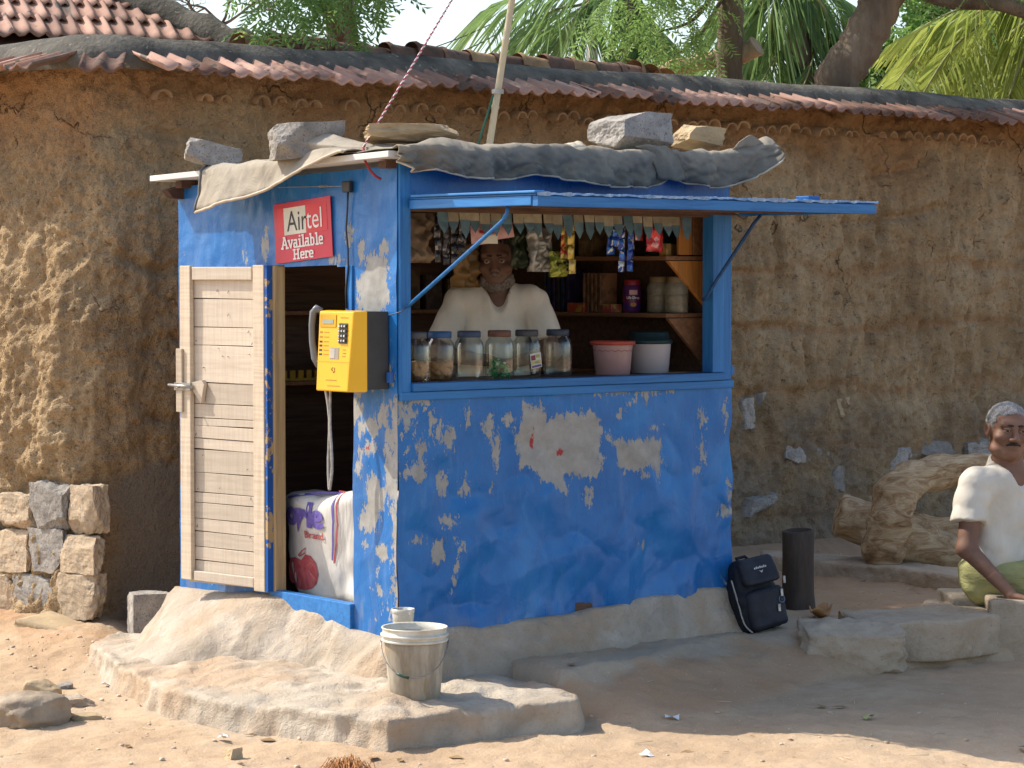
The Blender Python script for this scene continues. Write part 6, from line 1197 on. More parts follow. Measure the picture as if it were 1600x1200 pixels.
mg = thing('plastic_mug', 'small cloudy plastic beaker behind the bucket', 'beaker', q); MB().lathe([(0, 0.003), (0.036, 0.0), (0.038, 0.003), (0.042, 0.04), (0.041, 0.045), (0.044, 0.05), (0.046, 0.075), (0.045, 0.08), (0.048, 0.084), (0.049, 0.10), (0.046, 0.10), (0.036, 0.006)], 28).build('cup', mat_glass('milky_plastic', (0.8, 0.8, 0.76), 0.2, 0.3, 0.62, (0.66, 0.63, 0.55)), mg)
# granite block by the wall and loose stones
def loose(label, u, v, d, mat, seed, rz=0.0, rx=0.0, z=None, cuts=7, rough=0.09, name='stone', sink=0.02, cl=0.68, rnd=0.06, group='loose stones on the ground'):
    q = G(u, v, 0.05 if z is None else z)
    if z is None: q[2] = gz(q[0], q[1])
    o = obj(name, rock_mesh(name, d, seed, cuts + 2, 14, rough, cl, 1.05, rnd, rnd > 0.2), mat, None, (q[0], q[1], q[2] + d[2] / 2 - sink), (rx, 0, rz)); return tag(o, label, 'stone', group)
loose('dark grey granite block lying between the kiosk plinth and the wall', 246, 984, (0.27, 0.20, 0.21), GRAN, 71, 0.3, 0.0, 0.10, 5, 0.05, 'granite_block', 0.02, 0.78)
loose('rounded half-buried stone at the left edge of the road', 50, 1112, (0.27, 0.24, 0.15), M('brown_stone', (0.34, 0.27, 0.19), (0.22, 0.17, 0.12), scale=8, bmp=0.7, bscale=30, bdist=0.01), 72, 0.4, 0, None, 4, 0.14, 'stone', 0.035, 0.8, 0.75)
loose('small stone just behind the rounded stone at left', 66, 1070, (0.15, 0.12, 0.09), STONE_T, 73, 0.2, rnd=0.5); loose('flat flake of stone beside the cement apron', 113, 1085, (0.17, 0.13, 0.05), CEMB, 74, 0.5, 0, None, 5, 0.1, 'stone', 0.012); loose('tiny dark stone above the flat flake at left', 100, 1056, (0.08, 0.07, 0.05), GRAN, 75); loose('low flat stone in front of the flake at left', 128, 1106, (0.16, 0.10, 0.04), STONE_T, 76, 0.2, 0, None, 5, 0.1, 'stone', 0.014); loose('small angular pebble below the cement step', 364, 1165, (0.07, 0.06, 0.05), STONE_T, 77, 0.6, 0, None, 5, 0.1, 'stone', 0.006)
# small pebbles, chips and straw
rgs = random.Random(12); VV = []; FF = []; o_ = 0; base = [rock_mesh('p', (1, 1, 0.6), 200 + i, 4, 2, 0.15) for i in range(4)]; bv = [(np.array([v.co[:] for v in b.vertices]), np.array([p.vertices[:] for p in b.polygons])) for b in base]
for k in range(700):
    if k < 220: q = np.array([rgs.uniform(-2.3, 2.4), rgs.uniform(9.5, 11.3)])
    elif k < 440: q = np.array([rgs.uniform(-2.7, -1.5), rgs.uniform(11.0, 12.6)])
    else: q = np.array([rgs.uniform(1.1, 3.4), rgs.uniform(12.3, 15.5)])
    s_ = 0.005 + 0.016 * rgs.random() ** 5; V, F = bv[k % 4]; a_ = rgs.uniform(0, 6.3); c_, n_ = cos(a_), sin(a_); V = V @ np.array([[c_, -n_, 0], [n_, c_, 0], [0, 0, 1]]).T * s_ + np.array([q[0], q[1], gz(*q) + s_ * 0.12]); VV.append(V); FF.append(F + o_); o_ += len(V)
tag(obj('gravel', mesh_np('gravel', np.concatenate(VV), np.concatenate(FF)), M('gravel', (0.60, 0.48, 0.35), (0.44, 0.34, 0.24), scale=6, vary=0, bmp=0)), 'small pebbles and grit scattered over the dirt', 'gravel', None, 'stuff')
mb = MB(); mb2 = MB()
for k in range(130):
    q = np.array([rgs.uniform(-2.3, 2.4), rgs.uniform(9.5, 11.0)]) if k < 70 else np.array([rgs.uniform(1.1, 3.2), rgs.uniform(12.3, 15)]); z = gz(*q) + 0.004; a_ = rgs.uniform(0, 6.3); L = rgs.uniform(0.02, 0.09)
    if k % 3: mb.tube([(q[0], q[1], z), (q[0] + L * cos(a_), q[1] + L * sin(a_), z + 0.004)], 0.0014, 4)
    else: w = L * 0.25; mb2.add([(q[0], q[1], z), (q[0] + L*.4*cos(a_) - w*sin(a_), q[1] + L*.4*sin(a_) + w*cos(a_), z + 0.008), (q[0] + L*cos(a_), q[1] + L*sin(a_), z + 0.003), (q[0] + L*.4*cos(a_) + w*sin(a_), q[1] + L*.4*sin(a_) - w*cos(a_), z + 0.002)], [(0, 1, 2, 3)])
tag(mb.build('straw_litter', M('straw', (0.55, 0.46, 0.30), rough=0.8, bmp=0)), 'bits of straw and twig strewn on the dirt', 'litter', None, 'stuff'); tag(mb2.build('dry_leaf_litter', M('dry_leaf', (0.42, 0.27, 0.12), (0.25, 0.15, 0.07), rough=0.7, bmp=0)), 'dry leaf scraps strewn on the dirt', 'litter', None, 'stuff')
for i, (u, v, c_, lab) in enumerate(((1050, 1118, (0.7, 0.7, 0.68), 'small white paper scrap on the shaded earth mound'), (350, 1149, (0.72, 0.7, 0.66), 'white paper scrap below the cement step'), (168, 1067, (0.74, 0.73, 0.7), 'white scrap lying on the cement apron at left'), (1355, 1118, (0.36, 0.42, 0.12), 'fresh green leaf on the shaded road'), (1010, 1172, (0.62, 0.62, 0.60), 'grey wrapper scrap at the shadow edge on the road'))):
    q = G(u, v, 0.02); A = [(0.03 * (a - 1), 0.018 * (b - 1), 0.008 * math.sin(a * 2.1 + b * 1.7 + i)) for a in range(3) for b in range(3)]; o = obj('scrap', mesh_np('scrap', A, grid_faces(3, 3), False), flat('scrap', c_), None, (q[0], q[1], gz(q[0], q[1]) + 0.014), (0.15, 0.1, i * 1.3)); tag(o, lab, 'litter')
# coir fibre heap at the bottom edge
q = G(540, 1200, 0.0); fb = MB()
for k in range(170):
    a_ = rgs.uniform(0, 6.3); r_ = rgs.uniform(0.01, 0.07); p0 = np.array([rgs.gauss(0, 0.03), rgs.gauss(0, 0.025), 0.004]); p2 = p0 + np.array([r_ * cos(a_), r_ * sin(a_), 0]); fb.tube([p0, (p0 + p2) / 2 + ez * rgs.uniform(0.01, 0.05), p2], 0.0018, 4, False)
tag(fb.build('coir_fibre', M('coir', (0.46, 0.22, 0.08), (0.28, 0.13, 0.05), rough=0.8, bmp=0), None, (q[0], q[1], gz(q[0], q[1]))), 'tuft of orange-brown coconut fibre at the bottom edge of the road', 'fibre', None, 'stuff')
def husk(label, u, v, z, s, seed):
    q = G(u, v, z); A = []
    for i in range(9):
        for j in range(5): x = (i / 8 - 0.5) * s; w = 0.22 * s * sin(pi * (0.08 + 0.84 * i / 8)); y = (j / 4 - 0.5) * 2 * w; A.append((x, y, 0.30 * s * abs(j / 4 - 0.5) ** 1.3 + 0.10 * s * sin(i * 0.9 + seed)))
    o = obj('dry_leaf', mesh_np('dry_leaf', A, grid_faces(9, 5)), M('curled_leaf', (0.44, 0.22, 0.08), (0.26, 0.13, 0.05), scale=10, rough=0.7), None, (q[0], q[1], gz(q[0], q[1]) + 0.02), (0.2, 0, seed)); so = o.modifiers.new('t', 'SOLIDIFY'); so.thickness = 0.003; tag(o, label, 'leaf', 'curled dry leaves')
husk('largest curled brown dry leaf near the long kerb stone', 1280, 966, 0.17, 0.20, 1); husk('curled dry leaf lying against the backpack', 1236, 946, 0.17, 0.14, 4); husk('small curled dry leaf at the left end of the long kerb stone', 1322, 975, 0.17, 0.12, 2)
# kerb stones
def slab(name, label, pts, z0, z1, cat='kerb', amp=0.016, mat=CEMB, seed=1.0, r=0.012):
    pts = [np.asarray(p)[:2] for p in pts]; c = np.mean(pts, 0); pl_ = [tuple(p - c) for p in pts]; xs = [p[0] for p in pl_]; ys = [p[1] for p in pl_]
    def f(X, Y, Z):
        d = poly_sd(X[..., 0].astype(float), Y[..., 0].astype(float), pl_)[..., None] + amp * fbm(X * 6 + seed, Y * 6, Z * 6, 4, 0.65) + r; t = np.maximum(Z - z1 + r + amp * 0.7 * fbm(X * 5, Y * 5 + seed, 1, 3), z0 + r - Z)
        return np.sqrt(np.maximum(d, 0)**2 + np.maximum(t, 0)**2) + np.minimum(np.maximum(d, t), 0) - r
    me = sdf_mesh(name, f, (min(xs) - 0.06, min(ys) - 0.06, z0 - 0.04), (max(xs) + 0.06, max(ys) + 0.06, z1 + 0.06), 0.012); o = obj(name, me, mat, None, (c[0], c[1], 0)); return tag(o, label, cat)
KERB = mat_cement('kerb_stone', (0.54, 0.45, 0.34), (0.38, 0.30, 0.215), (0.46, 0.34, 0.23))
slab('kerb_stone', 'long low pale kerb stone in front of the seated man', [G(1340, 1006, 0.10), G(1400, 1030, 0.05), G(1480, 1028, 0.05), G(1574, 1014, 0.05), G(1576, 985, 0.05), G(1480, 985, 0.08), G(1390, 975, 0.15), G(1310, 968, 0.18)], 0.03, 0.225, seed=2, mat=KERB)
o = slab('kerb_stone', 'curved inner kerb running from the stump towards the seated man', [G(1190, 893, 0.16), G(1300, 902, 0.16), G(1420, 915, 0.16), G(1502, 928, 0.16), G(1506, 914, 0.16), G(1420, 901, 0.16), G(1300, 890, 0.16), G(1190, 884, 0.16)], 0.05, 0.25, seed=5, mat=KERB)
slab('flat_slab', 'thin flat stone slab lying beside the end block', [G(1438, 948, 0.18), G(1500, 958, 0.18), G(1545, 955, 0.18), G(1540, 935, 0.18), G(1470, 934, 0.18)], 0.10, 0.205, 'slab', seed=7, mat=KERB)
bl = P(1566, 960, 12.42)
slab('end_block', 'upright squared stone block under the seated man\'s hand', [(bl[0] - 0.090, 12.24), (bl[0] + 0.080, 12.22), (bl[0] + 0.085, 12.44), (bl[0] - 0.080, 12.46)], -0.02, 0.292, 'block', 0.007, KERB, 9)
slab('stone_ledge', 'low stone ledge the man is sitting on', [(2.18, 12.56), (2.42, 12.55), (2.95, 12.62), (2.95, 13.0), (2.15, 12.95)], 0.0, 0.262, 'ledge', 0.01, KERB, 11)
q = P(1328, 1022, 11.95); o = obj('rubble_block', rock_mesh('rubble_block', (0.46, 0.30, 0.27), 91, 6, 26, 0.16, 0.78, 1.05, 0.2), KERB, None, (q[0], q[1], 0.085), (0, 0, 0.05)); tag(o, 'rough broken lump of old concrete at the left end of the kerb', 'rubble')
# stump post
q = G(1246, 955, 0.165); st_ = thing('stump', 'short dark sawn-off wooden post standing by the backpack', 'post', (q[0], q[1], gz(q[0], q[1]) - 0.03))
STU = M('dark_stump', (0.115, 0.085, 0.065), (0.055, 0.042, 0.034), scale=9, stretch=(1, 1, 0.2), bmp=0.8, bscale=30, bdist=0.01, rough=0.9, vary=0)
pr = [(0.094, 0.0), (0.088, 0.04), (0.080, 0.12), (0.078, 0.28), (0.080, 0.425), (0.066, 0.43), (0.06, 0.395), (0.0, 0.385)]; mb = MB().lathe(pr, 26); mb.v = [(x * (1 + 0.05 * sin(3 * math.atan2(y, x) + 1)), y * (1 + 0.05 * sin(3 * math.atan2(y, x) + 1)), z + 0.012 * (x + y) * 5 * (z > 0.3)) for x, y, z in mb.v]; mb.build('post', STU, st_)
# driftwood log
lq = P(1400, 880, 14.3); lq[2] = gz(lq[0], lq[1])
def lp_(u, v, dy=0.0): p = P(u, v, 14.3 + dy); return p - lq
def log_sdf(X, Y, Z):
    d = None
    for pts, rr in (([(1316, 806, 0.05), (1360, 822, 0.05), (1420, 842, 0.0), (1490, 868, 0.0)], [0.13, 0.12, 0.14, 0.11]), ([(1380, 858, -0.12), (1392, 812, -0.14), (1398, 772, -0.12), (1425, 748, -0.08), (1465, 738, 0.0), (1520, 735, 0.05), (1580, 742, 0.1)], [0.125, 0.12, 0.112, 0.102, 0.096, 0.09, 0.085]), ([(1440, 826, 0.2), (1500, 838, 0.2), (1570, 860, 0.2)], [0.09, 0.11, 0.11])):
        for i in range(len(pts) - 1):
            c = cone(X, Y, Z, lp_(*pts[i]), lp_(*pts[i + 1]), rr[i], rr[i + 1]); d = c if d is None else smin(d, c, 0.05)
    d = d + 0.012 * (ridged(X * 3 + Z * 6, Y * 8, Z * 3 - X * 3, 2) - 0.5) + 0.012 * fbm(X * 7, Y * 7, Z * 7, 3)
    cut = (lp_(1312, 800)[0] - X) * 0.94 + (Z - lp_(1312, 800)[2]) * 0.25; return smax(d, cut + 0.012 * fbm(X * 14, Y * 14, Z * 14, 2), 0.015)
def mat_log():
    m, nt, bs = _nt('driftwood'); co = coords(nt, rand=False); s = nd(nt, 'ShaderNodeVectorMath', operation='MULTIPLY', ins={0: co, 1: (2.0, 5, 7)}).outputs[0]; f = noise(nt, s, 2.2, 7, 0.7, 1.4)
    col = ramp(nt, f, [(0.32, (0.16, 0.085, 0.04)), (0.44, (0.36, 0.22, 0.105)), (0.58, (0.56, 0.41, 0.24))]); nt.links.new(col, bs.inputs['Base Color']); bs.inputs['Roughness'].default_value = 0.8; bump(nt, bs, noise(nt, s, 5, 6, 0.7, 1.0), 0.7, 0.02); return m
lo = obj('driftwood_log', sdf_mesh('driftwood_log', log_sdf, (-0.55, -0.4, -0.2), (0.85, 0.55, 0.75), 0.014), mat_log(), None, lq); tag(lo, 'twisted pale dead tree log lying against the wall behind the man', 'log')
# weeds
for u, v, lab in ((1386, 893, 'small green weed under the log'), (1418, 897, 'small green weed to the right of its twin under the log')):
    q = G(u, v, 0.17); V = []; F = []
    for k in range(60): a_ = rgs.uniform(0, 6.3); r_ = rgs.uniform(0.0, 0.055); h_ = rgs.uniform(0.06, 0.17); o2 = len(V); c = Vector((r_ * cos(a_), r_ * sin(a_), h_)); d_ = Vector((cos(a_), sin(a_), rgs.uniform(-0.3, 0.6))).normalized() * 0.030; s_ = d_.cross(Vector((0, 0, 1))).normalized() * 0.010; V += [c, c + d_ * 0.5 + s_, c + d_, c + d_ * 0.5 - s_]; F.append((o2, o2 + 1, o2 + 2, o2 + 3))
    t = thing('weed', lab, 'weed', (q[0], q[1], gz(q[0], q[1])), 0, 'weeds under the log'); me = bpy.data.meshes.new('leaves'); me.from_pydata([tuple(v) for v in V], [], F); lf = obj('leaves', me, LEAF_D, t); tag(lf, kind='stuff')
    mb = MB(); [mb.tube([(0, 0, 0), (0.03 * cos(k), 0.03 * sin(k), 0.09)], 0.002, 4) for k in range(5)]; tag(mb.build('stems', RACH, t), kind='stuff')
# backpack
NAVY = M('navy_nylon', (0.014, 0.016, 0.024), (0.008, 0.009, 0.014), scale=12, rough=0.65, bmp=0.35, bscale=90, vary=0, spec=0.3); NAVP = M('nylon_pocket', (0.020, 0.022, 0.032), (0.012, 0.013, 0.02), scale=12, rough=0.6, bmp=0.35, bscale=90, vary=0)
q = P(1190, 978, 12.06); bpk = thing('backpack', 'black school backpack leaning against the corner of the kiosk', 'backpack', (q[0], q[1], gz(q[0], q[1]) - 0.01)); bpk.rotation_euler = (radians(-8), radians(-9), radians(30))
def bp_sdf(X, Y, Z):
    w = 0.255 - 0.09 * sstep(0.16, 0.36, Z); d = rbox((X + 0.05 * Z) * (0.245 / w), Y * (1 + 0.6 * sstep(0.15, 0.36, Z)), Z, (0, 0, 0.175), (0.245, 0.16, 0.35), 0.05); return d + 0.012 * fbm(X * 9, Y * 9, Z * 9, 3) + 0.004 * ridged(X * 6, Y * 6, Z * 4, 2)
obj('body', sdf_mesh('body', bp_sdf, (-0.16, -0.11, -0.02), (0.16, 0.11, 0.38), 0.009), NAVY, bpk)
fl_ = obj('top_flap', sdf_mesh('top_flap', lambda X, Y, Z: rbox(X, Y - (Z - 0.3) * 0.35, Z, (0, -0.068, 0.29), (0.20, 0.05, 0.13), 0.022) + 0.003 * fbm(X * 12, Y * 12, Z * 12, 2), (-0.14, -0.15, 0.2), (0.14, 0.04, 0.38), 0.008), NAVP, bpk)
pk_ = obj('front_pocket', sdf_mesh('front_pocket', lambda X, Y, Z: rbox(X, Y, Z, (0.0, -0.078, 0.11), (0.205, 0.06, 0.19), 0.026) + 0.004 * fbm(X * 12, Y * 12, Z * 12, 2), (-0.14, -0.14, -0.01), (0.14, -0.02, 0.24), 0.008), NAVP, bpk)
PIPE = M('grey_piping', (0.42, 0.40, 0.36), rough=0.6, bmp=0, vary=0); limbp = MB(); limb(limbp, [np.array(p) for p in [(-0.128, -0.03, 0.27), (-0.130, -0.05, 0.16), (-0.126, -0.06, 0.06), (-0.10, -0.075, 0.012)]], 0.004, 0.004, 6, 0, 1, 16); limbp.build('piping', PIPE, bpk)
for p in ((0.075, -0.112, 0.235), (0.055, -0.113, 0.175), (0.035, -0.112, 0.105)): MB().bb((p[0] - 0.007, p[1] - 0.004, p[2] - 0.018), (p[0] + 0.007, p[1] + 0.004, p[2] + 0.018), Matrix.Rotation(0.15, 4, 'Y')).build('zip_pull', STEEL, bpk, bev=0.002)
MB().tube([(0.075 + 0.016 * cos(t), -0.1125, 0.135 + 0.016 * sin(t)) for t in np.linspace(0, 2 * pi, 20)], 0.002, 5).build('badge', M('badge_blue', (0.16, 0.22, 0.34), rough=0.4, bmp=0, vary=0), pk_)
MB().tube([(0.069, -0.1135, 0.141), (0.075, -0.1135, 0.128), (0.081, -0.1135, 0.141)], 0.0016, 4).build('badge_letter', M('badge_blue2', (0.20, 0.26, 0.38), rough=0.4, bmp=0, vary=0), pk_)
lgm = flat('white_logo', (0.50, 0.50, 0.52)); 
for k in range(7): MB().bb((-0.036 + 0.0105 * k, -0.1000, 0.300), (-0.029 + 0.0105 * k, -0.0985, 0.308 + 0.003 * (k % 2))).build('logo_letter', lgm, fl_)
MB().add([(-0.012, -0.1015, 0.292), (0.0, -0.1045, 0.278), (0.012, -0.1015, 0.292), (0.0, -0.1025, 0.286)], [(0, 1, 2, 3)]).build('logo_mark', lgm, fl_)
MB().tube([(-0.03, 0.03, 0.335), (-0.025, 0.05, 0.356), (0.025, 0.05, 0.356), (0.03, 0.03, 0.335)], 0.008, 8).build('carry_loop', NAVY, bpk)

# ------------------------------------------------------------------ people
def mat_skin(name, c1, c2):
    m, nt, bs = _nt(name); co = coords(nt, rand=False); f = noise(nt, co, 14, 4); nt.links.new(ramp(nt, f, [(0.35, c2), (0.65, c1)]), bs.inputs['Base Color']); bs.inputs['Roughness'].default_value = 0.6; bs.inputs['Specular IOR Level'].default_value = 0.4
    bs.inputs['Subsurface Weight'].default_value = 0.06; bs.inputs['Subsurface Radius'].default_value = (0.02, 0.008, 0.004); bump(nt, bs, noise(nt, co, 120, 3), 0.15, 0.003); return m
SKIN1 = mat_skin('brown_skin', (0.24, 0.125, 0.08), (0.18, 0.09, 0.056)); SKIN2 = mat_skin('dark_brown_skin', (0.17, 0.088, 0.058), (0.125, 0.062, 0.042))
SHIRT = M('cream_cotton', (0.70, 0.64, 0.54), (0.58, 0.52, 0.43), scale=5, stretch=(1, 1, 0.6), rough=0.95, bmp=0.45, bscale=5, bdist=0.03, dist=0.6, vary=0, spec=0.1); LUNGI = M('olive_green_cloth', (0.46, 0.44, 0.20), (0.35, 0.335, 0.14), scale=4, stretch=(1, 1, 3), rough=0.9, bmp=0.6, bscale=7, bdist=0.03, vary=0, spec=0.1)
GREYH = M('grey_hair', (0.33, 0.32, 0.31), (0.21, 0.20, 0.195), scale=160, stretch=(1, 1, 0.5), rough=0.7, bmp=1.0, bscale=150, bdist=0.012, vary=0); DARKH = M('dark_hair', (0.03, 0.026, 0.024), (0.015, 0.013, 0.012), scale=60, rough=0.6, bmp=0.6, bscale=110, vary=0); BEARD = M('grey_beard', (0.20, 0.175, 0.155), (0.08, 0.052, 0.038), scale=75, rough=0.8, bmp=0.9, bscale=120, bdist=0.006, vary=0)
EYEW = flat('eye_white', (0.34, 0.29, 0.25), 0.25); EYED = flat('iris', (0.015, 0.01, 0.008), 0.1)
def head_sdf(x, y, z):
    x, y, z = x / HSC, y / HSC, z / HSC; return HSC * head0(x, y, z)
HSC = 1.07
def head0(x, y, z):
    d = smin(ell(x, y, z, (0, 0.015, 0.035), (0.077, 0.095, 0.086)), ell(x, y, z, (0, -0.018, -0.045), (0.062, 0.073, 0.076)), 0.04)
    d = smin(d, ell(x, y, z, (0, -0.056, -0.098), (0.036, 0.030, 0.026)), 0.03)
    for s in (-1, 1):
        d = smin(d, ell(x, y, z, (s * 0.046, -0.058, -0.022), (0.026, 0.028, 0.022)), 0.02); d = smin(d, ell(x, y, z, (s * 0.052, -0.015, -0.082), (0.022, 0.04, 0.022)), 0.025)
    d = smin(d, cone(x, y, z, (-0.045, -0.074, 0.034), (0.045, -0.074, 0.034), 0.013, 0.013), 0.02)
    for s in (-1, 1): d = smax(d, -ell(x, y, z, (s * 0.032, -0.104, 0.010), (0.021, 0.022, 0.014)), 0.012)
    d = smin(d, cone(x, y, z, (0, -0.082, 0.020), (0, -0.106, -0.026), 0.008, 0.0135), 0.012)
    for s in (-1, 1): d = smin(d, ell(x, y, z, (s * 0.013, -0.096, -0.031), (0.010, 0.012, 0.009)), 0.008)
    d = smin(d, ell(x, y, z, (0, -0.084, -0.061), (0.024, 0.011, 0.006)), 0.006); d = smin(d, ell(x, y, z, (0, -0.082, -0.072), (0.021, 0.011, 0.007)), 0.005); d = smax(d, -cone(x, y, z, (-0.021, -0.097, -0.0665), (0.021, -0.097, -0.0665), 0.0022, 0.0022), 0.004)
    for s in (-1, 1):
        e = smax(ell(x, y, z, (s * 0.080, 0.012, -0.004), (0.011, 0.026, 0.034)), -ell(x, y, z, (s * 0.092, 0.004, 0.0), (0.010, 0.014, 0.020)), 0.005); d = smin(d, e, 0.008)
    return d
def rel(X, Y, Z, c, Mi): x, y, z = X - c[0], Y - c[1], Z - c[2]; return [Mi[i][0]*x + Mi[i][1]*y + Mi[i][2]*z for i in range(3)]
def join_np(name, parts):
    V = []; F = []; o = 0
    for v, f in parts: V.append(v); F.append(f + o); o += len(v)
    return mesh_np(name, np.concatenate(V), np.concatenate(F))
def field_mesh(f, lo, hi, h):
    ax = [np.arange(lo[i], hi[i] + h, h).astype(np.float32) for i in range(3)]; X, Y, Z = np.meshgrid(*ax, indexing='ij'); return nets(f(X, Y, Z), lo, h)
def face_bits(par, c, Mh, beard=False, hairmat=GREYH, brow=DARKH, mous=DARKH, hl=0.032):
    Mw = np.array(Mh) * HSC; Mi = Mw.T
    def hair(x, y, z):
        d = ell(x, y, z, (0, 0.016, 0.036), (0.0795, 0.0975, 0.0885)) + 0.006 * fbm(x * 75, y * 75, z * 45, 2); pln = (hl - 0.70 * y) - z - 0.05 * sstep(0.055, 0.075, np.abs(x)) * sstep(0.03, -0.03, y); pln = pln + 0.016 * fbm(x * 45, y * 45, z * 45, 2)
        return smax(d, pln, 0.006)
    V, F = field_mesh(lambda X, Y, Z: hair(X, Y, Z), (-0.11, -0.11, -0.12), (0.11, 0.14, 0.15), 0.0045); obj('hair', mesh_np('hair', V @ Mw.T + c, F), hairmat, par)
    for s in (-1, 1):
        V, F = field_mesh(lambda X, Y, Z: ell(X, Y, Z, (0, 0, 0), (0.013, 0.013, 0.0115)), (-0.018,) * 3, (0.018,) * 3, 0.003); ey_ = obj('eye', mesh_np('eye', (V + np.array([s * 0.032, -0.079, 0.010])) @ Mw.T + c, F), EYEW, par)
        V, F = field_mesh(lambda X, Y, Z: ell(X, Y, Z, (0, 0, 0), (0.0062, 0.003, 0.0062)), (-0.01,) * 3, (0.01,) * 3, 0.0015); obj('iris', mesh_np('iris', (V + np.array([s * 0.032, -0.0905, 0.010])) @ Mw.T + c, F), EYED, ey_)
        V, F = field_mesh(lambda X, Y, Z: cone(X, Y, Z, (s * 0.014, -0.090, 0.032), (s * 0.050, -0.078, 0.035), 0.0052, 0.0038) + 0.001 * fbm(X * 200, Y * 200, Z * 200, 2), (-0.06, -0.105, 0.02), (0.06, -0.06, 0.05), 0.0025); obj('eyebrow', mesh_np('eyebrow', V @ Mw.T + c, F), brow, par)
        V, F = field_mesh(lambda X, Y, Z: ell(X, Y, Z, (s * 0.032, -0.081, 0.0175), (0.0165, 0.0150, 0.0085)), (-0.06, -0.11, 0.0), (0.06, -0.05, 0.03), 0.002); obj('eyelid', mesh_np('eyelid', V @ Mw.T + c, F), SKIN1 if not beard else SKIN2, par)
    V, F = field_mesh(lambda X, Y, Z: smin(cone(X, Y, Z, (0.0, -0.0965, -0.046), (0.027, -0.083, -0.056), 0.0075, 0.0045), cone(X, Y, Z, (0.0, -0.0965, -0.046), (-0.027, -0.083, -0.056), 0.0075, 0.0045), 0.004) + 0.001 * fbm(X * 160, Y * 160, Z * 160, 2), (-0.05, -0.12, -0.08), (0.05, -0.06, -0.03), 0.0025); obj('moustache', mesh_np('moustache', V @ Mw.T + c, F), mous, par)
    if beard:
        def bf(x, y, z):
            d = head0(x, y, z) - 0.0030 + 0.004 * fbm(x * 80, y * 80, z * 80, 2); cut = z - (-0.062 - 0.35 * np.clip(np.abs(x) - 0.02, 0, 0.03) * -1.2) ; return smax(smax(d, z + 0.082 - 0.8 * np.clip(np.abs(x) - 0.025, 0, 0.04), 0.004), y - 0.0, 0.004)
        V, F = field_mesh(bf, (-0.09, -0.12, -0.14), (0.09, 0.03, 0.0), 0.0045); obj('beard', mesh_np('beard', V @ Mw.T + c, F), BEARD, par)
def rotxyz(rx, ry, rz): return np.array((Matrix.Rotation(rz, 3, 'Z') @ Matrix.Rotation(ry, 3, 'Y') @ Matrix.Rotation(rx, 3, 'X')))
def hand_cones(wr, kn, spread_dir, down, L=0.085, thumb=1):
    """palm from wrist to knuckles, four fingers of unequal length bending down, thumb from the palm side"""
    wr, kn, sd, dn = [np.asarray(v, float) for v in (wr, kn, spread_dir, down)]; fw = (kn - wr) / np.linalg.norm(kn - wr); C = []
    for k, (off, ln) in enumerate(((-0.030, 0.82), (-0.010, 0.97), (0.010, 1.0), (0.029, 0.80))):
        b = kn + sd * off; m = b + (fw * 0.85 + dn * 0.25) * L * ln * 0.5; e = m + (fw * 0.45 + dn * 0.85) * L * ln * 0.5; C += [(wr + sd * off * 0.45, b, 0.016, 0.0115), (b, m, 0.0095, 0.0088), (m, e, 0.0086, 0.0070)]
    tb = wr + fw * 0.028 + sd * 0.026 * thumb; tm = tb + (fw * 0.6 + sd * thumb * 0.75) * 0.040; C += [(wr, tb, 0.017, 0.014), (tb, tm, 0.0125, 0.0105), (tm, tm + (fw * 0.9 + dn * 0.25 + sd * thumb * 0.2) * 0.030, 0.0102, 0.0078)]
    return C
def capsules(X, Y, Z, C, k=0.01):
    d = None
    for a, b, r1, r2 in C:
        c = cone(X, Y, Z, a, b, r1, r2); d = c if d is None else smin(d, c, k)
    return d

# --- seated man (axes: x right, y away from the road, z up)
mo = P(1545, 930, 12.6); man = thing('person', 'grey-haired man in cream V-neck shirt and green lungi sitting at the right edge', 'person', mo); man.scale = (1.15, 1.15, 1.03); man.location.z -= 0.02
fx = np.array([0.55, -0.835, 0.0]); rx_ = np.array([-0.835, -0.55, 0.0]); Mt = np.array([-rx_, -fx, ez])          # rows: body side, back, up
Nk = np.array([0.078, 0.0, 0.655]); Rs = Nk + rx_ * 0.185 + ez * -0.075; Ls = Nk - rx_ * 0.185 + ez * -0.075; Re = np.array([-0.128, -0.175, 0.265]); Rw = np.array([0.040, -0.262, 0.066]); Le = np.array([0.40, 0.02, 0.30]); Lw = np.array([0.50, -0.20, 0.22])
Hc = np.array([0.068, -0.035, 0.815]); Mh = rotxyz(radians(5), radians(3), radians(9))
hipR = np.array([-0.02, -0.03, 0.085]); hipL = np.array([0.14, 0.07, 0.085]); knR = np.array([0.345, -0.23, 0.13]); knL = np.array([0.505, -0.13, 0.13]); ftR = np.array([0.40, -0.30, -0.22]); ftL = np.array([0.56, -0.20, -0.22])
def torso(X, Y, Z, inf=0.0):
    d = ell(X, Y, Z, (0.068, 0.01, 0.43), (0.178 + inf, 0.118 + inf, 0.22 + inf), Mt); d = smin(d, ell(X, Y, Z, (0.052, 0.012, 0.22), (0.162 + inf, 0.135 + inf, 0.16 + inf), Mt), 0.08)
    d = smin(d, cone(X, Y, Z, Rs, Ls, 0.060 + inf, 0.060 + inf), 0.07); return smin(d, cone(X, Y, Z, Nk + ez * -0.06, Nk + ez * 0.0, 0.085 + inf, 0.062 + inf), 0.05)
HC = hand_cones(Rw + np.array([0.010, -0.004, -0.012]), Rw + np.array([0.068, -0.022, -0.022]), np.array([-0.36, -0.93, 0.0]), np.array([0.15, -0.1, -0.98]), 0.078, -1)
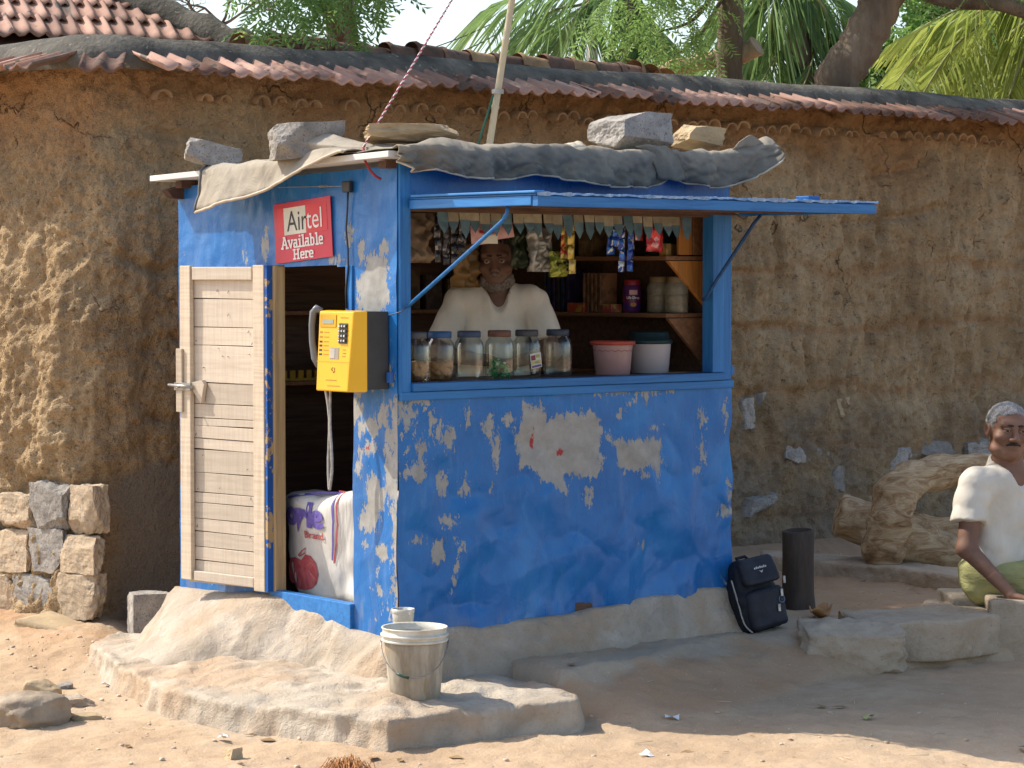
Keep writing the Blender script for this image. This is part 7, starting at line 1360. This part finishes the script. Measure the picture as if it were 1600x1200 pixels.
def body(X, Y, Z):
    d = torso(X, Y, Z, -0.016); arms = [(Rs, Re, 0.054, 0.044), (Re, Rw, 0.043, 0.027), (Ls, Le, 0.054, 0.044), (Le, Lw, 0.043, 0.027)]; d = smin(d, capsules(X, Y, Z, arms, 0.02), 0.02)
    d = smin(d, cone(X, Y, Z, Nk + np.array([0, 0.005, -0.03]), Hc + np.array([0.0, 0.022, -0.06]), 0.068, 0.062), 0.03)
    return smin(d, capsules(X, Y, Z, [(hipR, knR, 0.085, 0.06), (knR, ftR, 0.055, 0.038), (hipL, knL, 0.085, 0.06), (knL, ftL, 0.055, 0.038), (ftR, ftR + fx * 0.15 - ez * 0.012, 0.036, 0.026), (ftL, ftL + fx * 0.15 - ez * 0.012, 0.036, 0.026)], 0.03), 0.04)
def headf(X, Y, Z): x, y, z = rel(X, Y, Z, Hc, Mh.T); d = head_sdf(x, y, z); return smin(d, cone(X, Y, Z, Nk + np.array([0, 0.005, -0.02]), Hc + np.array([0.0, 0.022, -0.06]), 0.068, 0.062), 0.025)
pb = [field_mesh(body, (-0.24, -0.48, -0.30), (0.78, 0.24, 0.74), 0.012), field_mesh(headf, Hc - np.array([0.13, 0.14, 0.20]), Hc + np.array([0.13, 0.15, 0.15]), 0.0042), field_mesh(lambda X, Y, Z: smin(capsules(X, Y, Z, HC, 0.007), cone(X, Y, Z, Re * 0.4 + Rw * 0.6, Rw, 0.0335, 0.027), 0.012), (-0.07, -0.42, -0.05), (0.24, -0.14, 0.17), 0.0045)]
obj('body', join_np('body', pb), SKIN1, man); face_bits(man, Hc, Mh)
def shirt(X, Y, Z):
    d = torso(X, Y, Z, 0.014); f = 0.62; ra = Rs + (Re - Rs) * f; la = Ls + (Le - Ls) * f; da = (Re - Rs) / np.linalg.norm(Re - Rs); db = (Le - Ls) / np.linalg.norm(Le - Ls)
    s1 = smax(cone(X, Y, Z, Rs, Re, 0.070, 0.082), (X - ra[0]) * da[0] + (Y - ra[1]) * da[1] + (Z - ra[2]) * da[2], 0.008); s2 = smax(cone(X, Y, Z, Ls, Le, 0.070, 0.082), (X - la[0]) * db[0] + (Y - la[1]) * db[1] + (Z - la[2]) * db[2], 0.008)
    d = smin(d, smin(s1, s2, 0.02), 0.014); d = d + 0.013 * (ridged(X * 4 + Z * 3, Y * 4, Z * 3.5 - X * 3, 2) - 0.5) + 0.009 * fbm(X * 6, Y * 6, Z * 6, 2)
    d = smax(d, 0.155 - Z + 0.012 * fbm(X * 6, Y * 6, 1, 2), 0.01); nk = cone(X, Y, Z, Nk + ez * -0.005 + fx * 0.01, Nk + ez * 0.12, 0.072, 0.085); vn = cone(X, Y, Z, Nk + fx * 0.06 + ez * 0.02, Nk + fx * 0.165 + ez * -0.19, 0.070, 0.008)
    return smax(d, -smin(nk, vn, 0.02), 0.006)
obj('shirt', sdf_mesh('shirt', shirt, (-0.26, -0.26, 0.10), (0.50, 0.28, 0.74), 0.0075), SHIRT, man)
def lungi(X, Y, Z):
    d = ell(X, Y, Z, (0.045, 0.02, 0.12), (0.185, 0.155, 0.135), Mt); d = smin(d, capsules(X, Y, Z, [(hipR, knR, 0.112, 0.095), (hipL, knL, 0.125, 0.095), (knR, knR * 0.5 + ftR * 0.5, 0.09, 0.10), (knL, knL * 0.5 + ftL * 0.5, 0.09, 0.10), (knR, knL, 0.07, 0.07), ((hipR + knR) / 2, (hipL + knL) / 2, 0.09, 0.09)], 0.05), 0.05)
    d = d + 0.016 * (ridged(X * 3 + Z * 4, Y * 4 - X * 2, Z * 6 + X * 2, 2) - 0.5); return smax(d, 0.0 - Z - 0.012, 0.02) if False else d
obj('lungi', sdf_mesh('lungi', lungi, (-0.20, -0.45, -0.22), (0.72, 0.24, 0.28), 0.011), LUNGI, man)

# --- shopkeeper inside the kiosk
so_ = kw(0.968, 0.50, 0.03); shp = thing('person', 'bearded man in a white V-neck shirt standing behind the shop counter', 'person', so_)
Hs = P(776, 410, so_[1]) - so_; Ms = rotxyz(radians(3), radians(-2), radians(-6)); Ns = Hs + np.array([0.0, 0.045, -0.120])
Sr = Ns + np.array([-0.185, 0.0, -0.065]); Sl = Ns + np.array([0.165, 0.0, -0.055]); Er = Ns + np.array([-0.275, -0.06, -0.30]); El = Ns + np.array([0.255, -0.06, -0.29]); Fr = Ns + np.array([-0.02, -0.20, -0.33]); Fl = Ns + np.array([0.10, -0.22, -0.33])
wz_ = Ns[2]
def torso2(X, Y, Z, inf=0.0):
    d = ell(X, Y, Z, Ns + np.array([-0.01, 0.02, -0.24]), (0.150 + inf, 0.115 + inf, 0.24 + inf)); d = smin(d, ell(X, Y, Z, Ns + np.array([-0.01, 0.04, -0.50]), (0.165 + inf, 0.12 + inf, 0.20 + inf)), 0.1); d = smin(d, cone(X, Y, Z, Sr, Sl, 0.06 + inf, 0.06 + inf), 0.07); return smin(d, cone(X, Y, Z, Ns + ez * -0.06, Ns, 0.085 + inf, 0.06 + inf), 0.05)
H1 = hand_cones(Fr, Fr + np.array([0.065, -0.02, -0.004]), np.array([0.2, 0.97, 0]), np.array([0, 0, -1.0]), 0.07, 1); H2 = hand_cones(Fl, Fl + np.array([-0.06, -0.02, 0.0]), np.array([0.2, -0.97, 0]), np.array([0, 0, -1.0]), 0.07, -1)
def body2(X, Y, Z):
    d = torso2(X, Y, Z, -0.016); d = smin(d, capsules(X, Y, Z, [(Sr, Er, 0.054, 0.044), (Er, Fr, 0.042, 0.027), (Sl, El, 0.054, 0.044), (El, Fl, 0.042, 0.027)], 0.02), 0.02); d = smin(d, cone(X, Y, Z, Ns + ez * -0.03, Hs + np.array([0, 0.02, -0.06]), 0.06, 0.054), 0.03)
    hz_ = wz_ - 0.62; L_ = [(np.array([Ns[0] + s * 0.09, Ns[1] + 0.05, hz_]), np.array([Ns[0] + s * 0.10, Ns[1] + 0.02, 0.48]), 0.085, 0.058) for s in (-1, 1)] + [(np.array([Ns[0] + s * 0.10, Ns[1] + 0.02, 0.48]), np.array([Ns[0] + s * 0.10, Ns[1] + 0.06, 0.06]), 0.055, 0.036) for s in (-1, 1)] + [(np.array([Ns[0] + s * 0.10, Ns[1] + 0.06, 0.04]), np.array([Ns[0] + s * 0.12, Ns[1] - 0.10, 0.03]), 0.036, 0.026) for s in (-1, 1)]
    return smin(smin(d, capsules(X, Y, Z, L_, 0.03), 0.05), capsules(X, Y, Z, H1 + H2, 0.008), 0.008)
def head2(X, Y, Z): x, y, z = rel(X, Y, Z, Hs, Ms.T); return smin(head_sdf(x, y, z), cone(X, Y, Z, Ns + ez * -0.02, Hs + np.array([0, 0.02, -0.06]), 0.06, 0.054), 0.025)
lo_b = np.array([Ns[0] - 0.40, Ns[1] - 0.36, 0.0]); hi_b = np.array([Ns[0] + 0.38, Ns[1] + 0.24, wz_ + 0.05])
obj('body', join_np('body', [field_mesh(body2, lo_b, hi_b, 0.0125), field_mesh(head2, Hs - np.array([0.13, 0.14, 0.20]), Hs + np.array([0.13, 0.15, 0.15]), 0.0045)]), SKIN2, shp); face_bits(shp, Hs, Ms, True, DARKH, DARKH, BEARD, 0.05)
def shirt2(X, Y, Z):
    d = torso2(X, Y, Z, 0.016); f = 0.80; out = None
    for s0, e0 in ((Sr, Er), (Sl, El)):
        a_ = s0 + (e0 - s0) * f; dd = (e0 - s0) / np.linalg.norm(e0 - s0); c = smax(cone(X, Y, Z, s0, e0, 0.068, 0.088), (X - a_[0]) * dd[0] + (Y - a_[1]) * dd[1] + (Z - a_[2]) * dd[2], 0.008); d = smin(d, c, 0.012)
    d = d + 0.013 * (ridged(X * 4.5 + Z * 1.2, Y * 4, Z * 1.6 - X * 2, 2) - 0.5) + 0.007 * fbm(X * 6, Y * 6, Z * 6, 2); d = smax(d, (wz_ - 0.62) - Z, 0.01); nk = cone(X, Y, Z, Ns + ez * -0.005, Ns + ez * 0.12, 0.066, 0.08); vn = cone(X, Y, Z, Ns + np.array([0.005, -0.06, 0.02]), Ns + np.array([0.02, -0.155, -0.165]), 0.058, 0.008); return smax(d, -smin(nk, vn, 0.02), 0.006)
obj('shirt', sdf_mesh('shirt', shirt2, (Ns[0] - 0.38, Ns[1] - 0.22, wz_ - 0.66), (Ns[0] + 0.37, Ns[1] + 0.22, wz_ + 0.06), 0.0085), SHIRT, shp)
obj('lungi', sdf_mesh('lungi', lambda X, Y, Z: smax(smax(np.sqrt(((X - Ns[0]) / 1.25)**2 + (Y - Ns[1] - 0.04)**2) - 0.165 + 0.012 * np.sin(np.arctan2(Y - Ns[1] - 0.04, X - Ns[0]) * 11), Z - (wz_ - 0.52), 0.02), 0.18 - Z, 0.01), (Ns[0] - 0.3, Ns[1] - 0.22, 0.14), (Ns[0] + 0.3, Ns[1] + 0.3, wz_ - 0.48), 0.016), M('checked_cloth', (0.16, 0.18, 0.28), (0.10, 0.11, 0.18), rough=0.9, vary=0), shp)
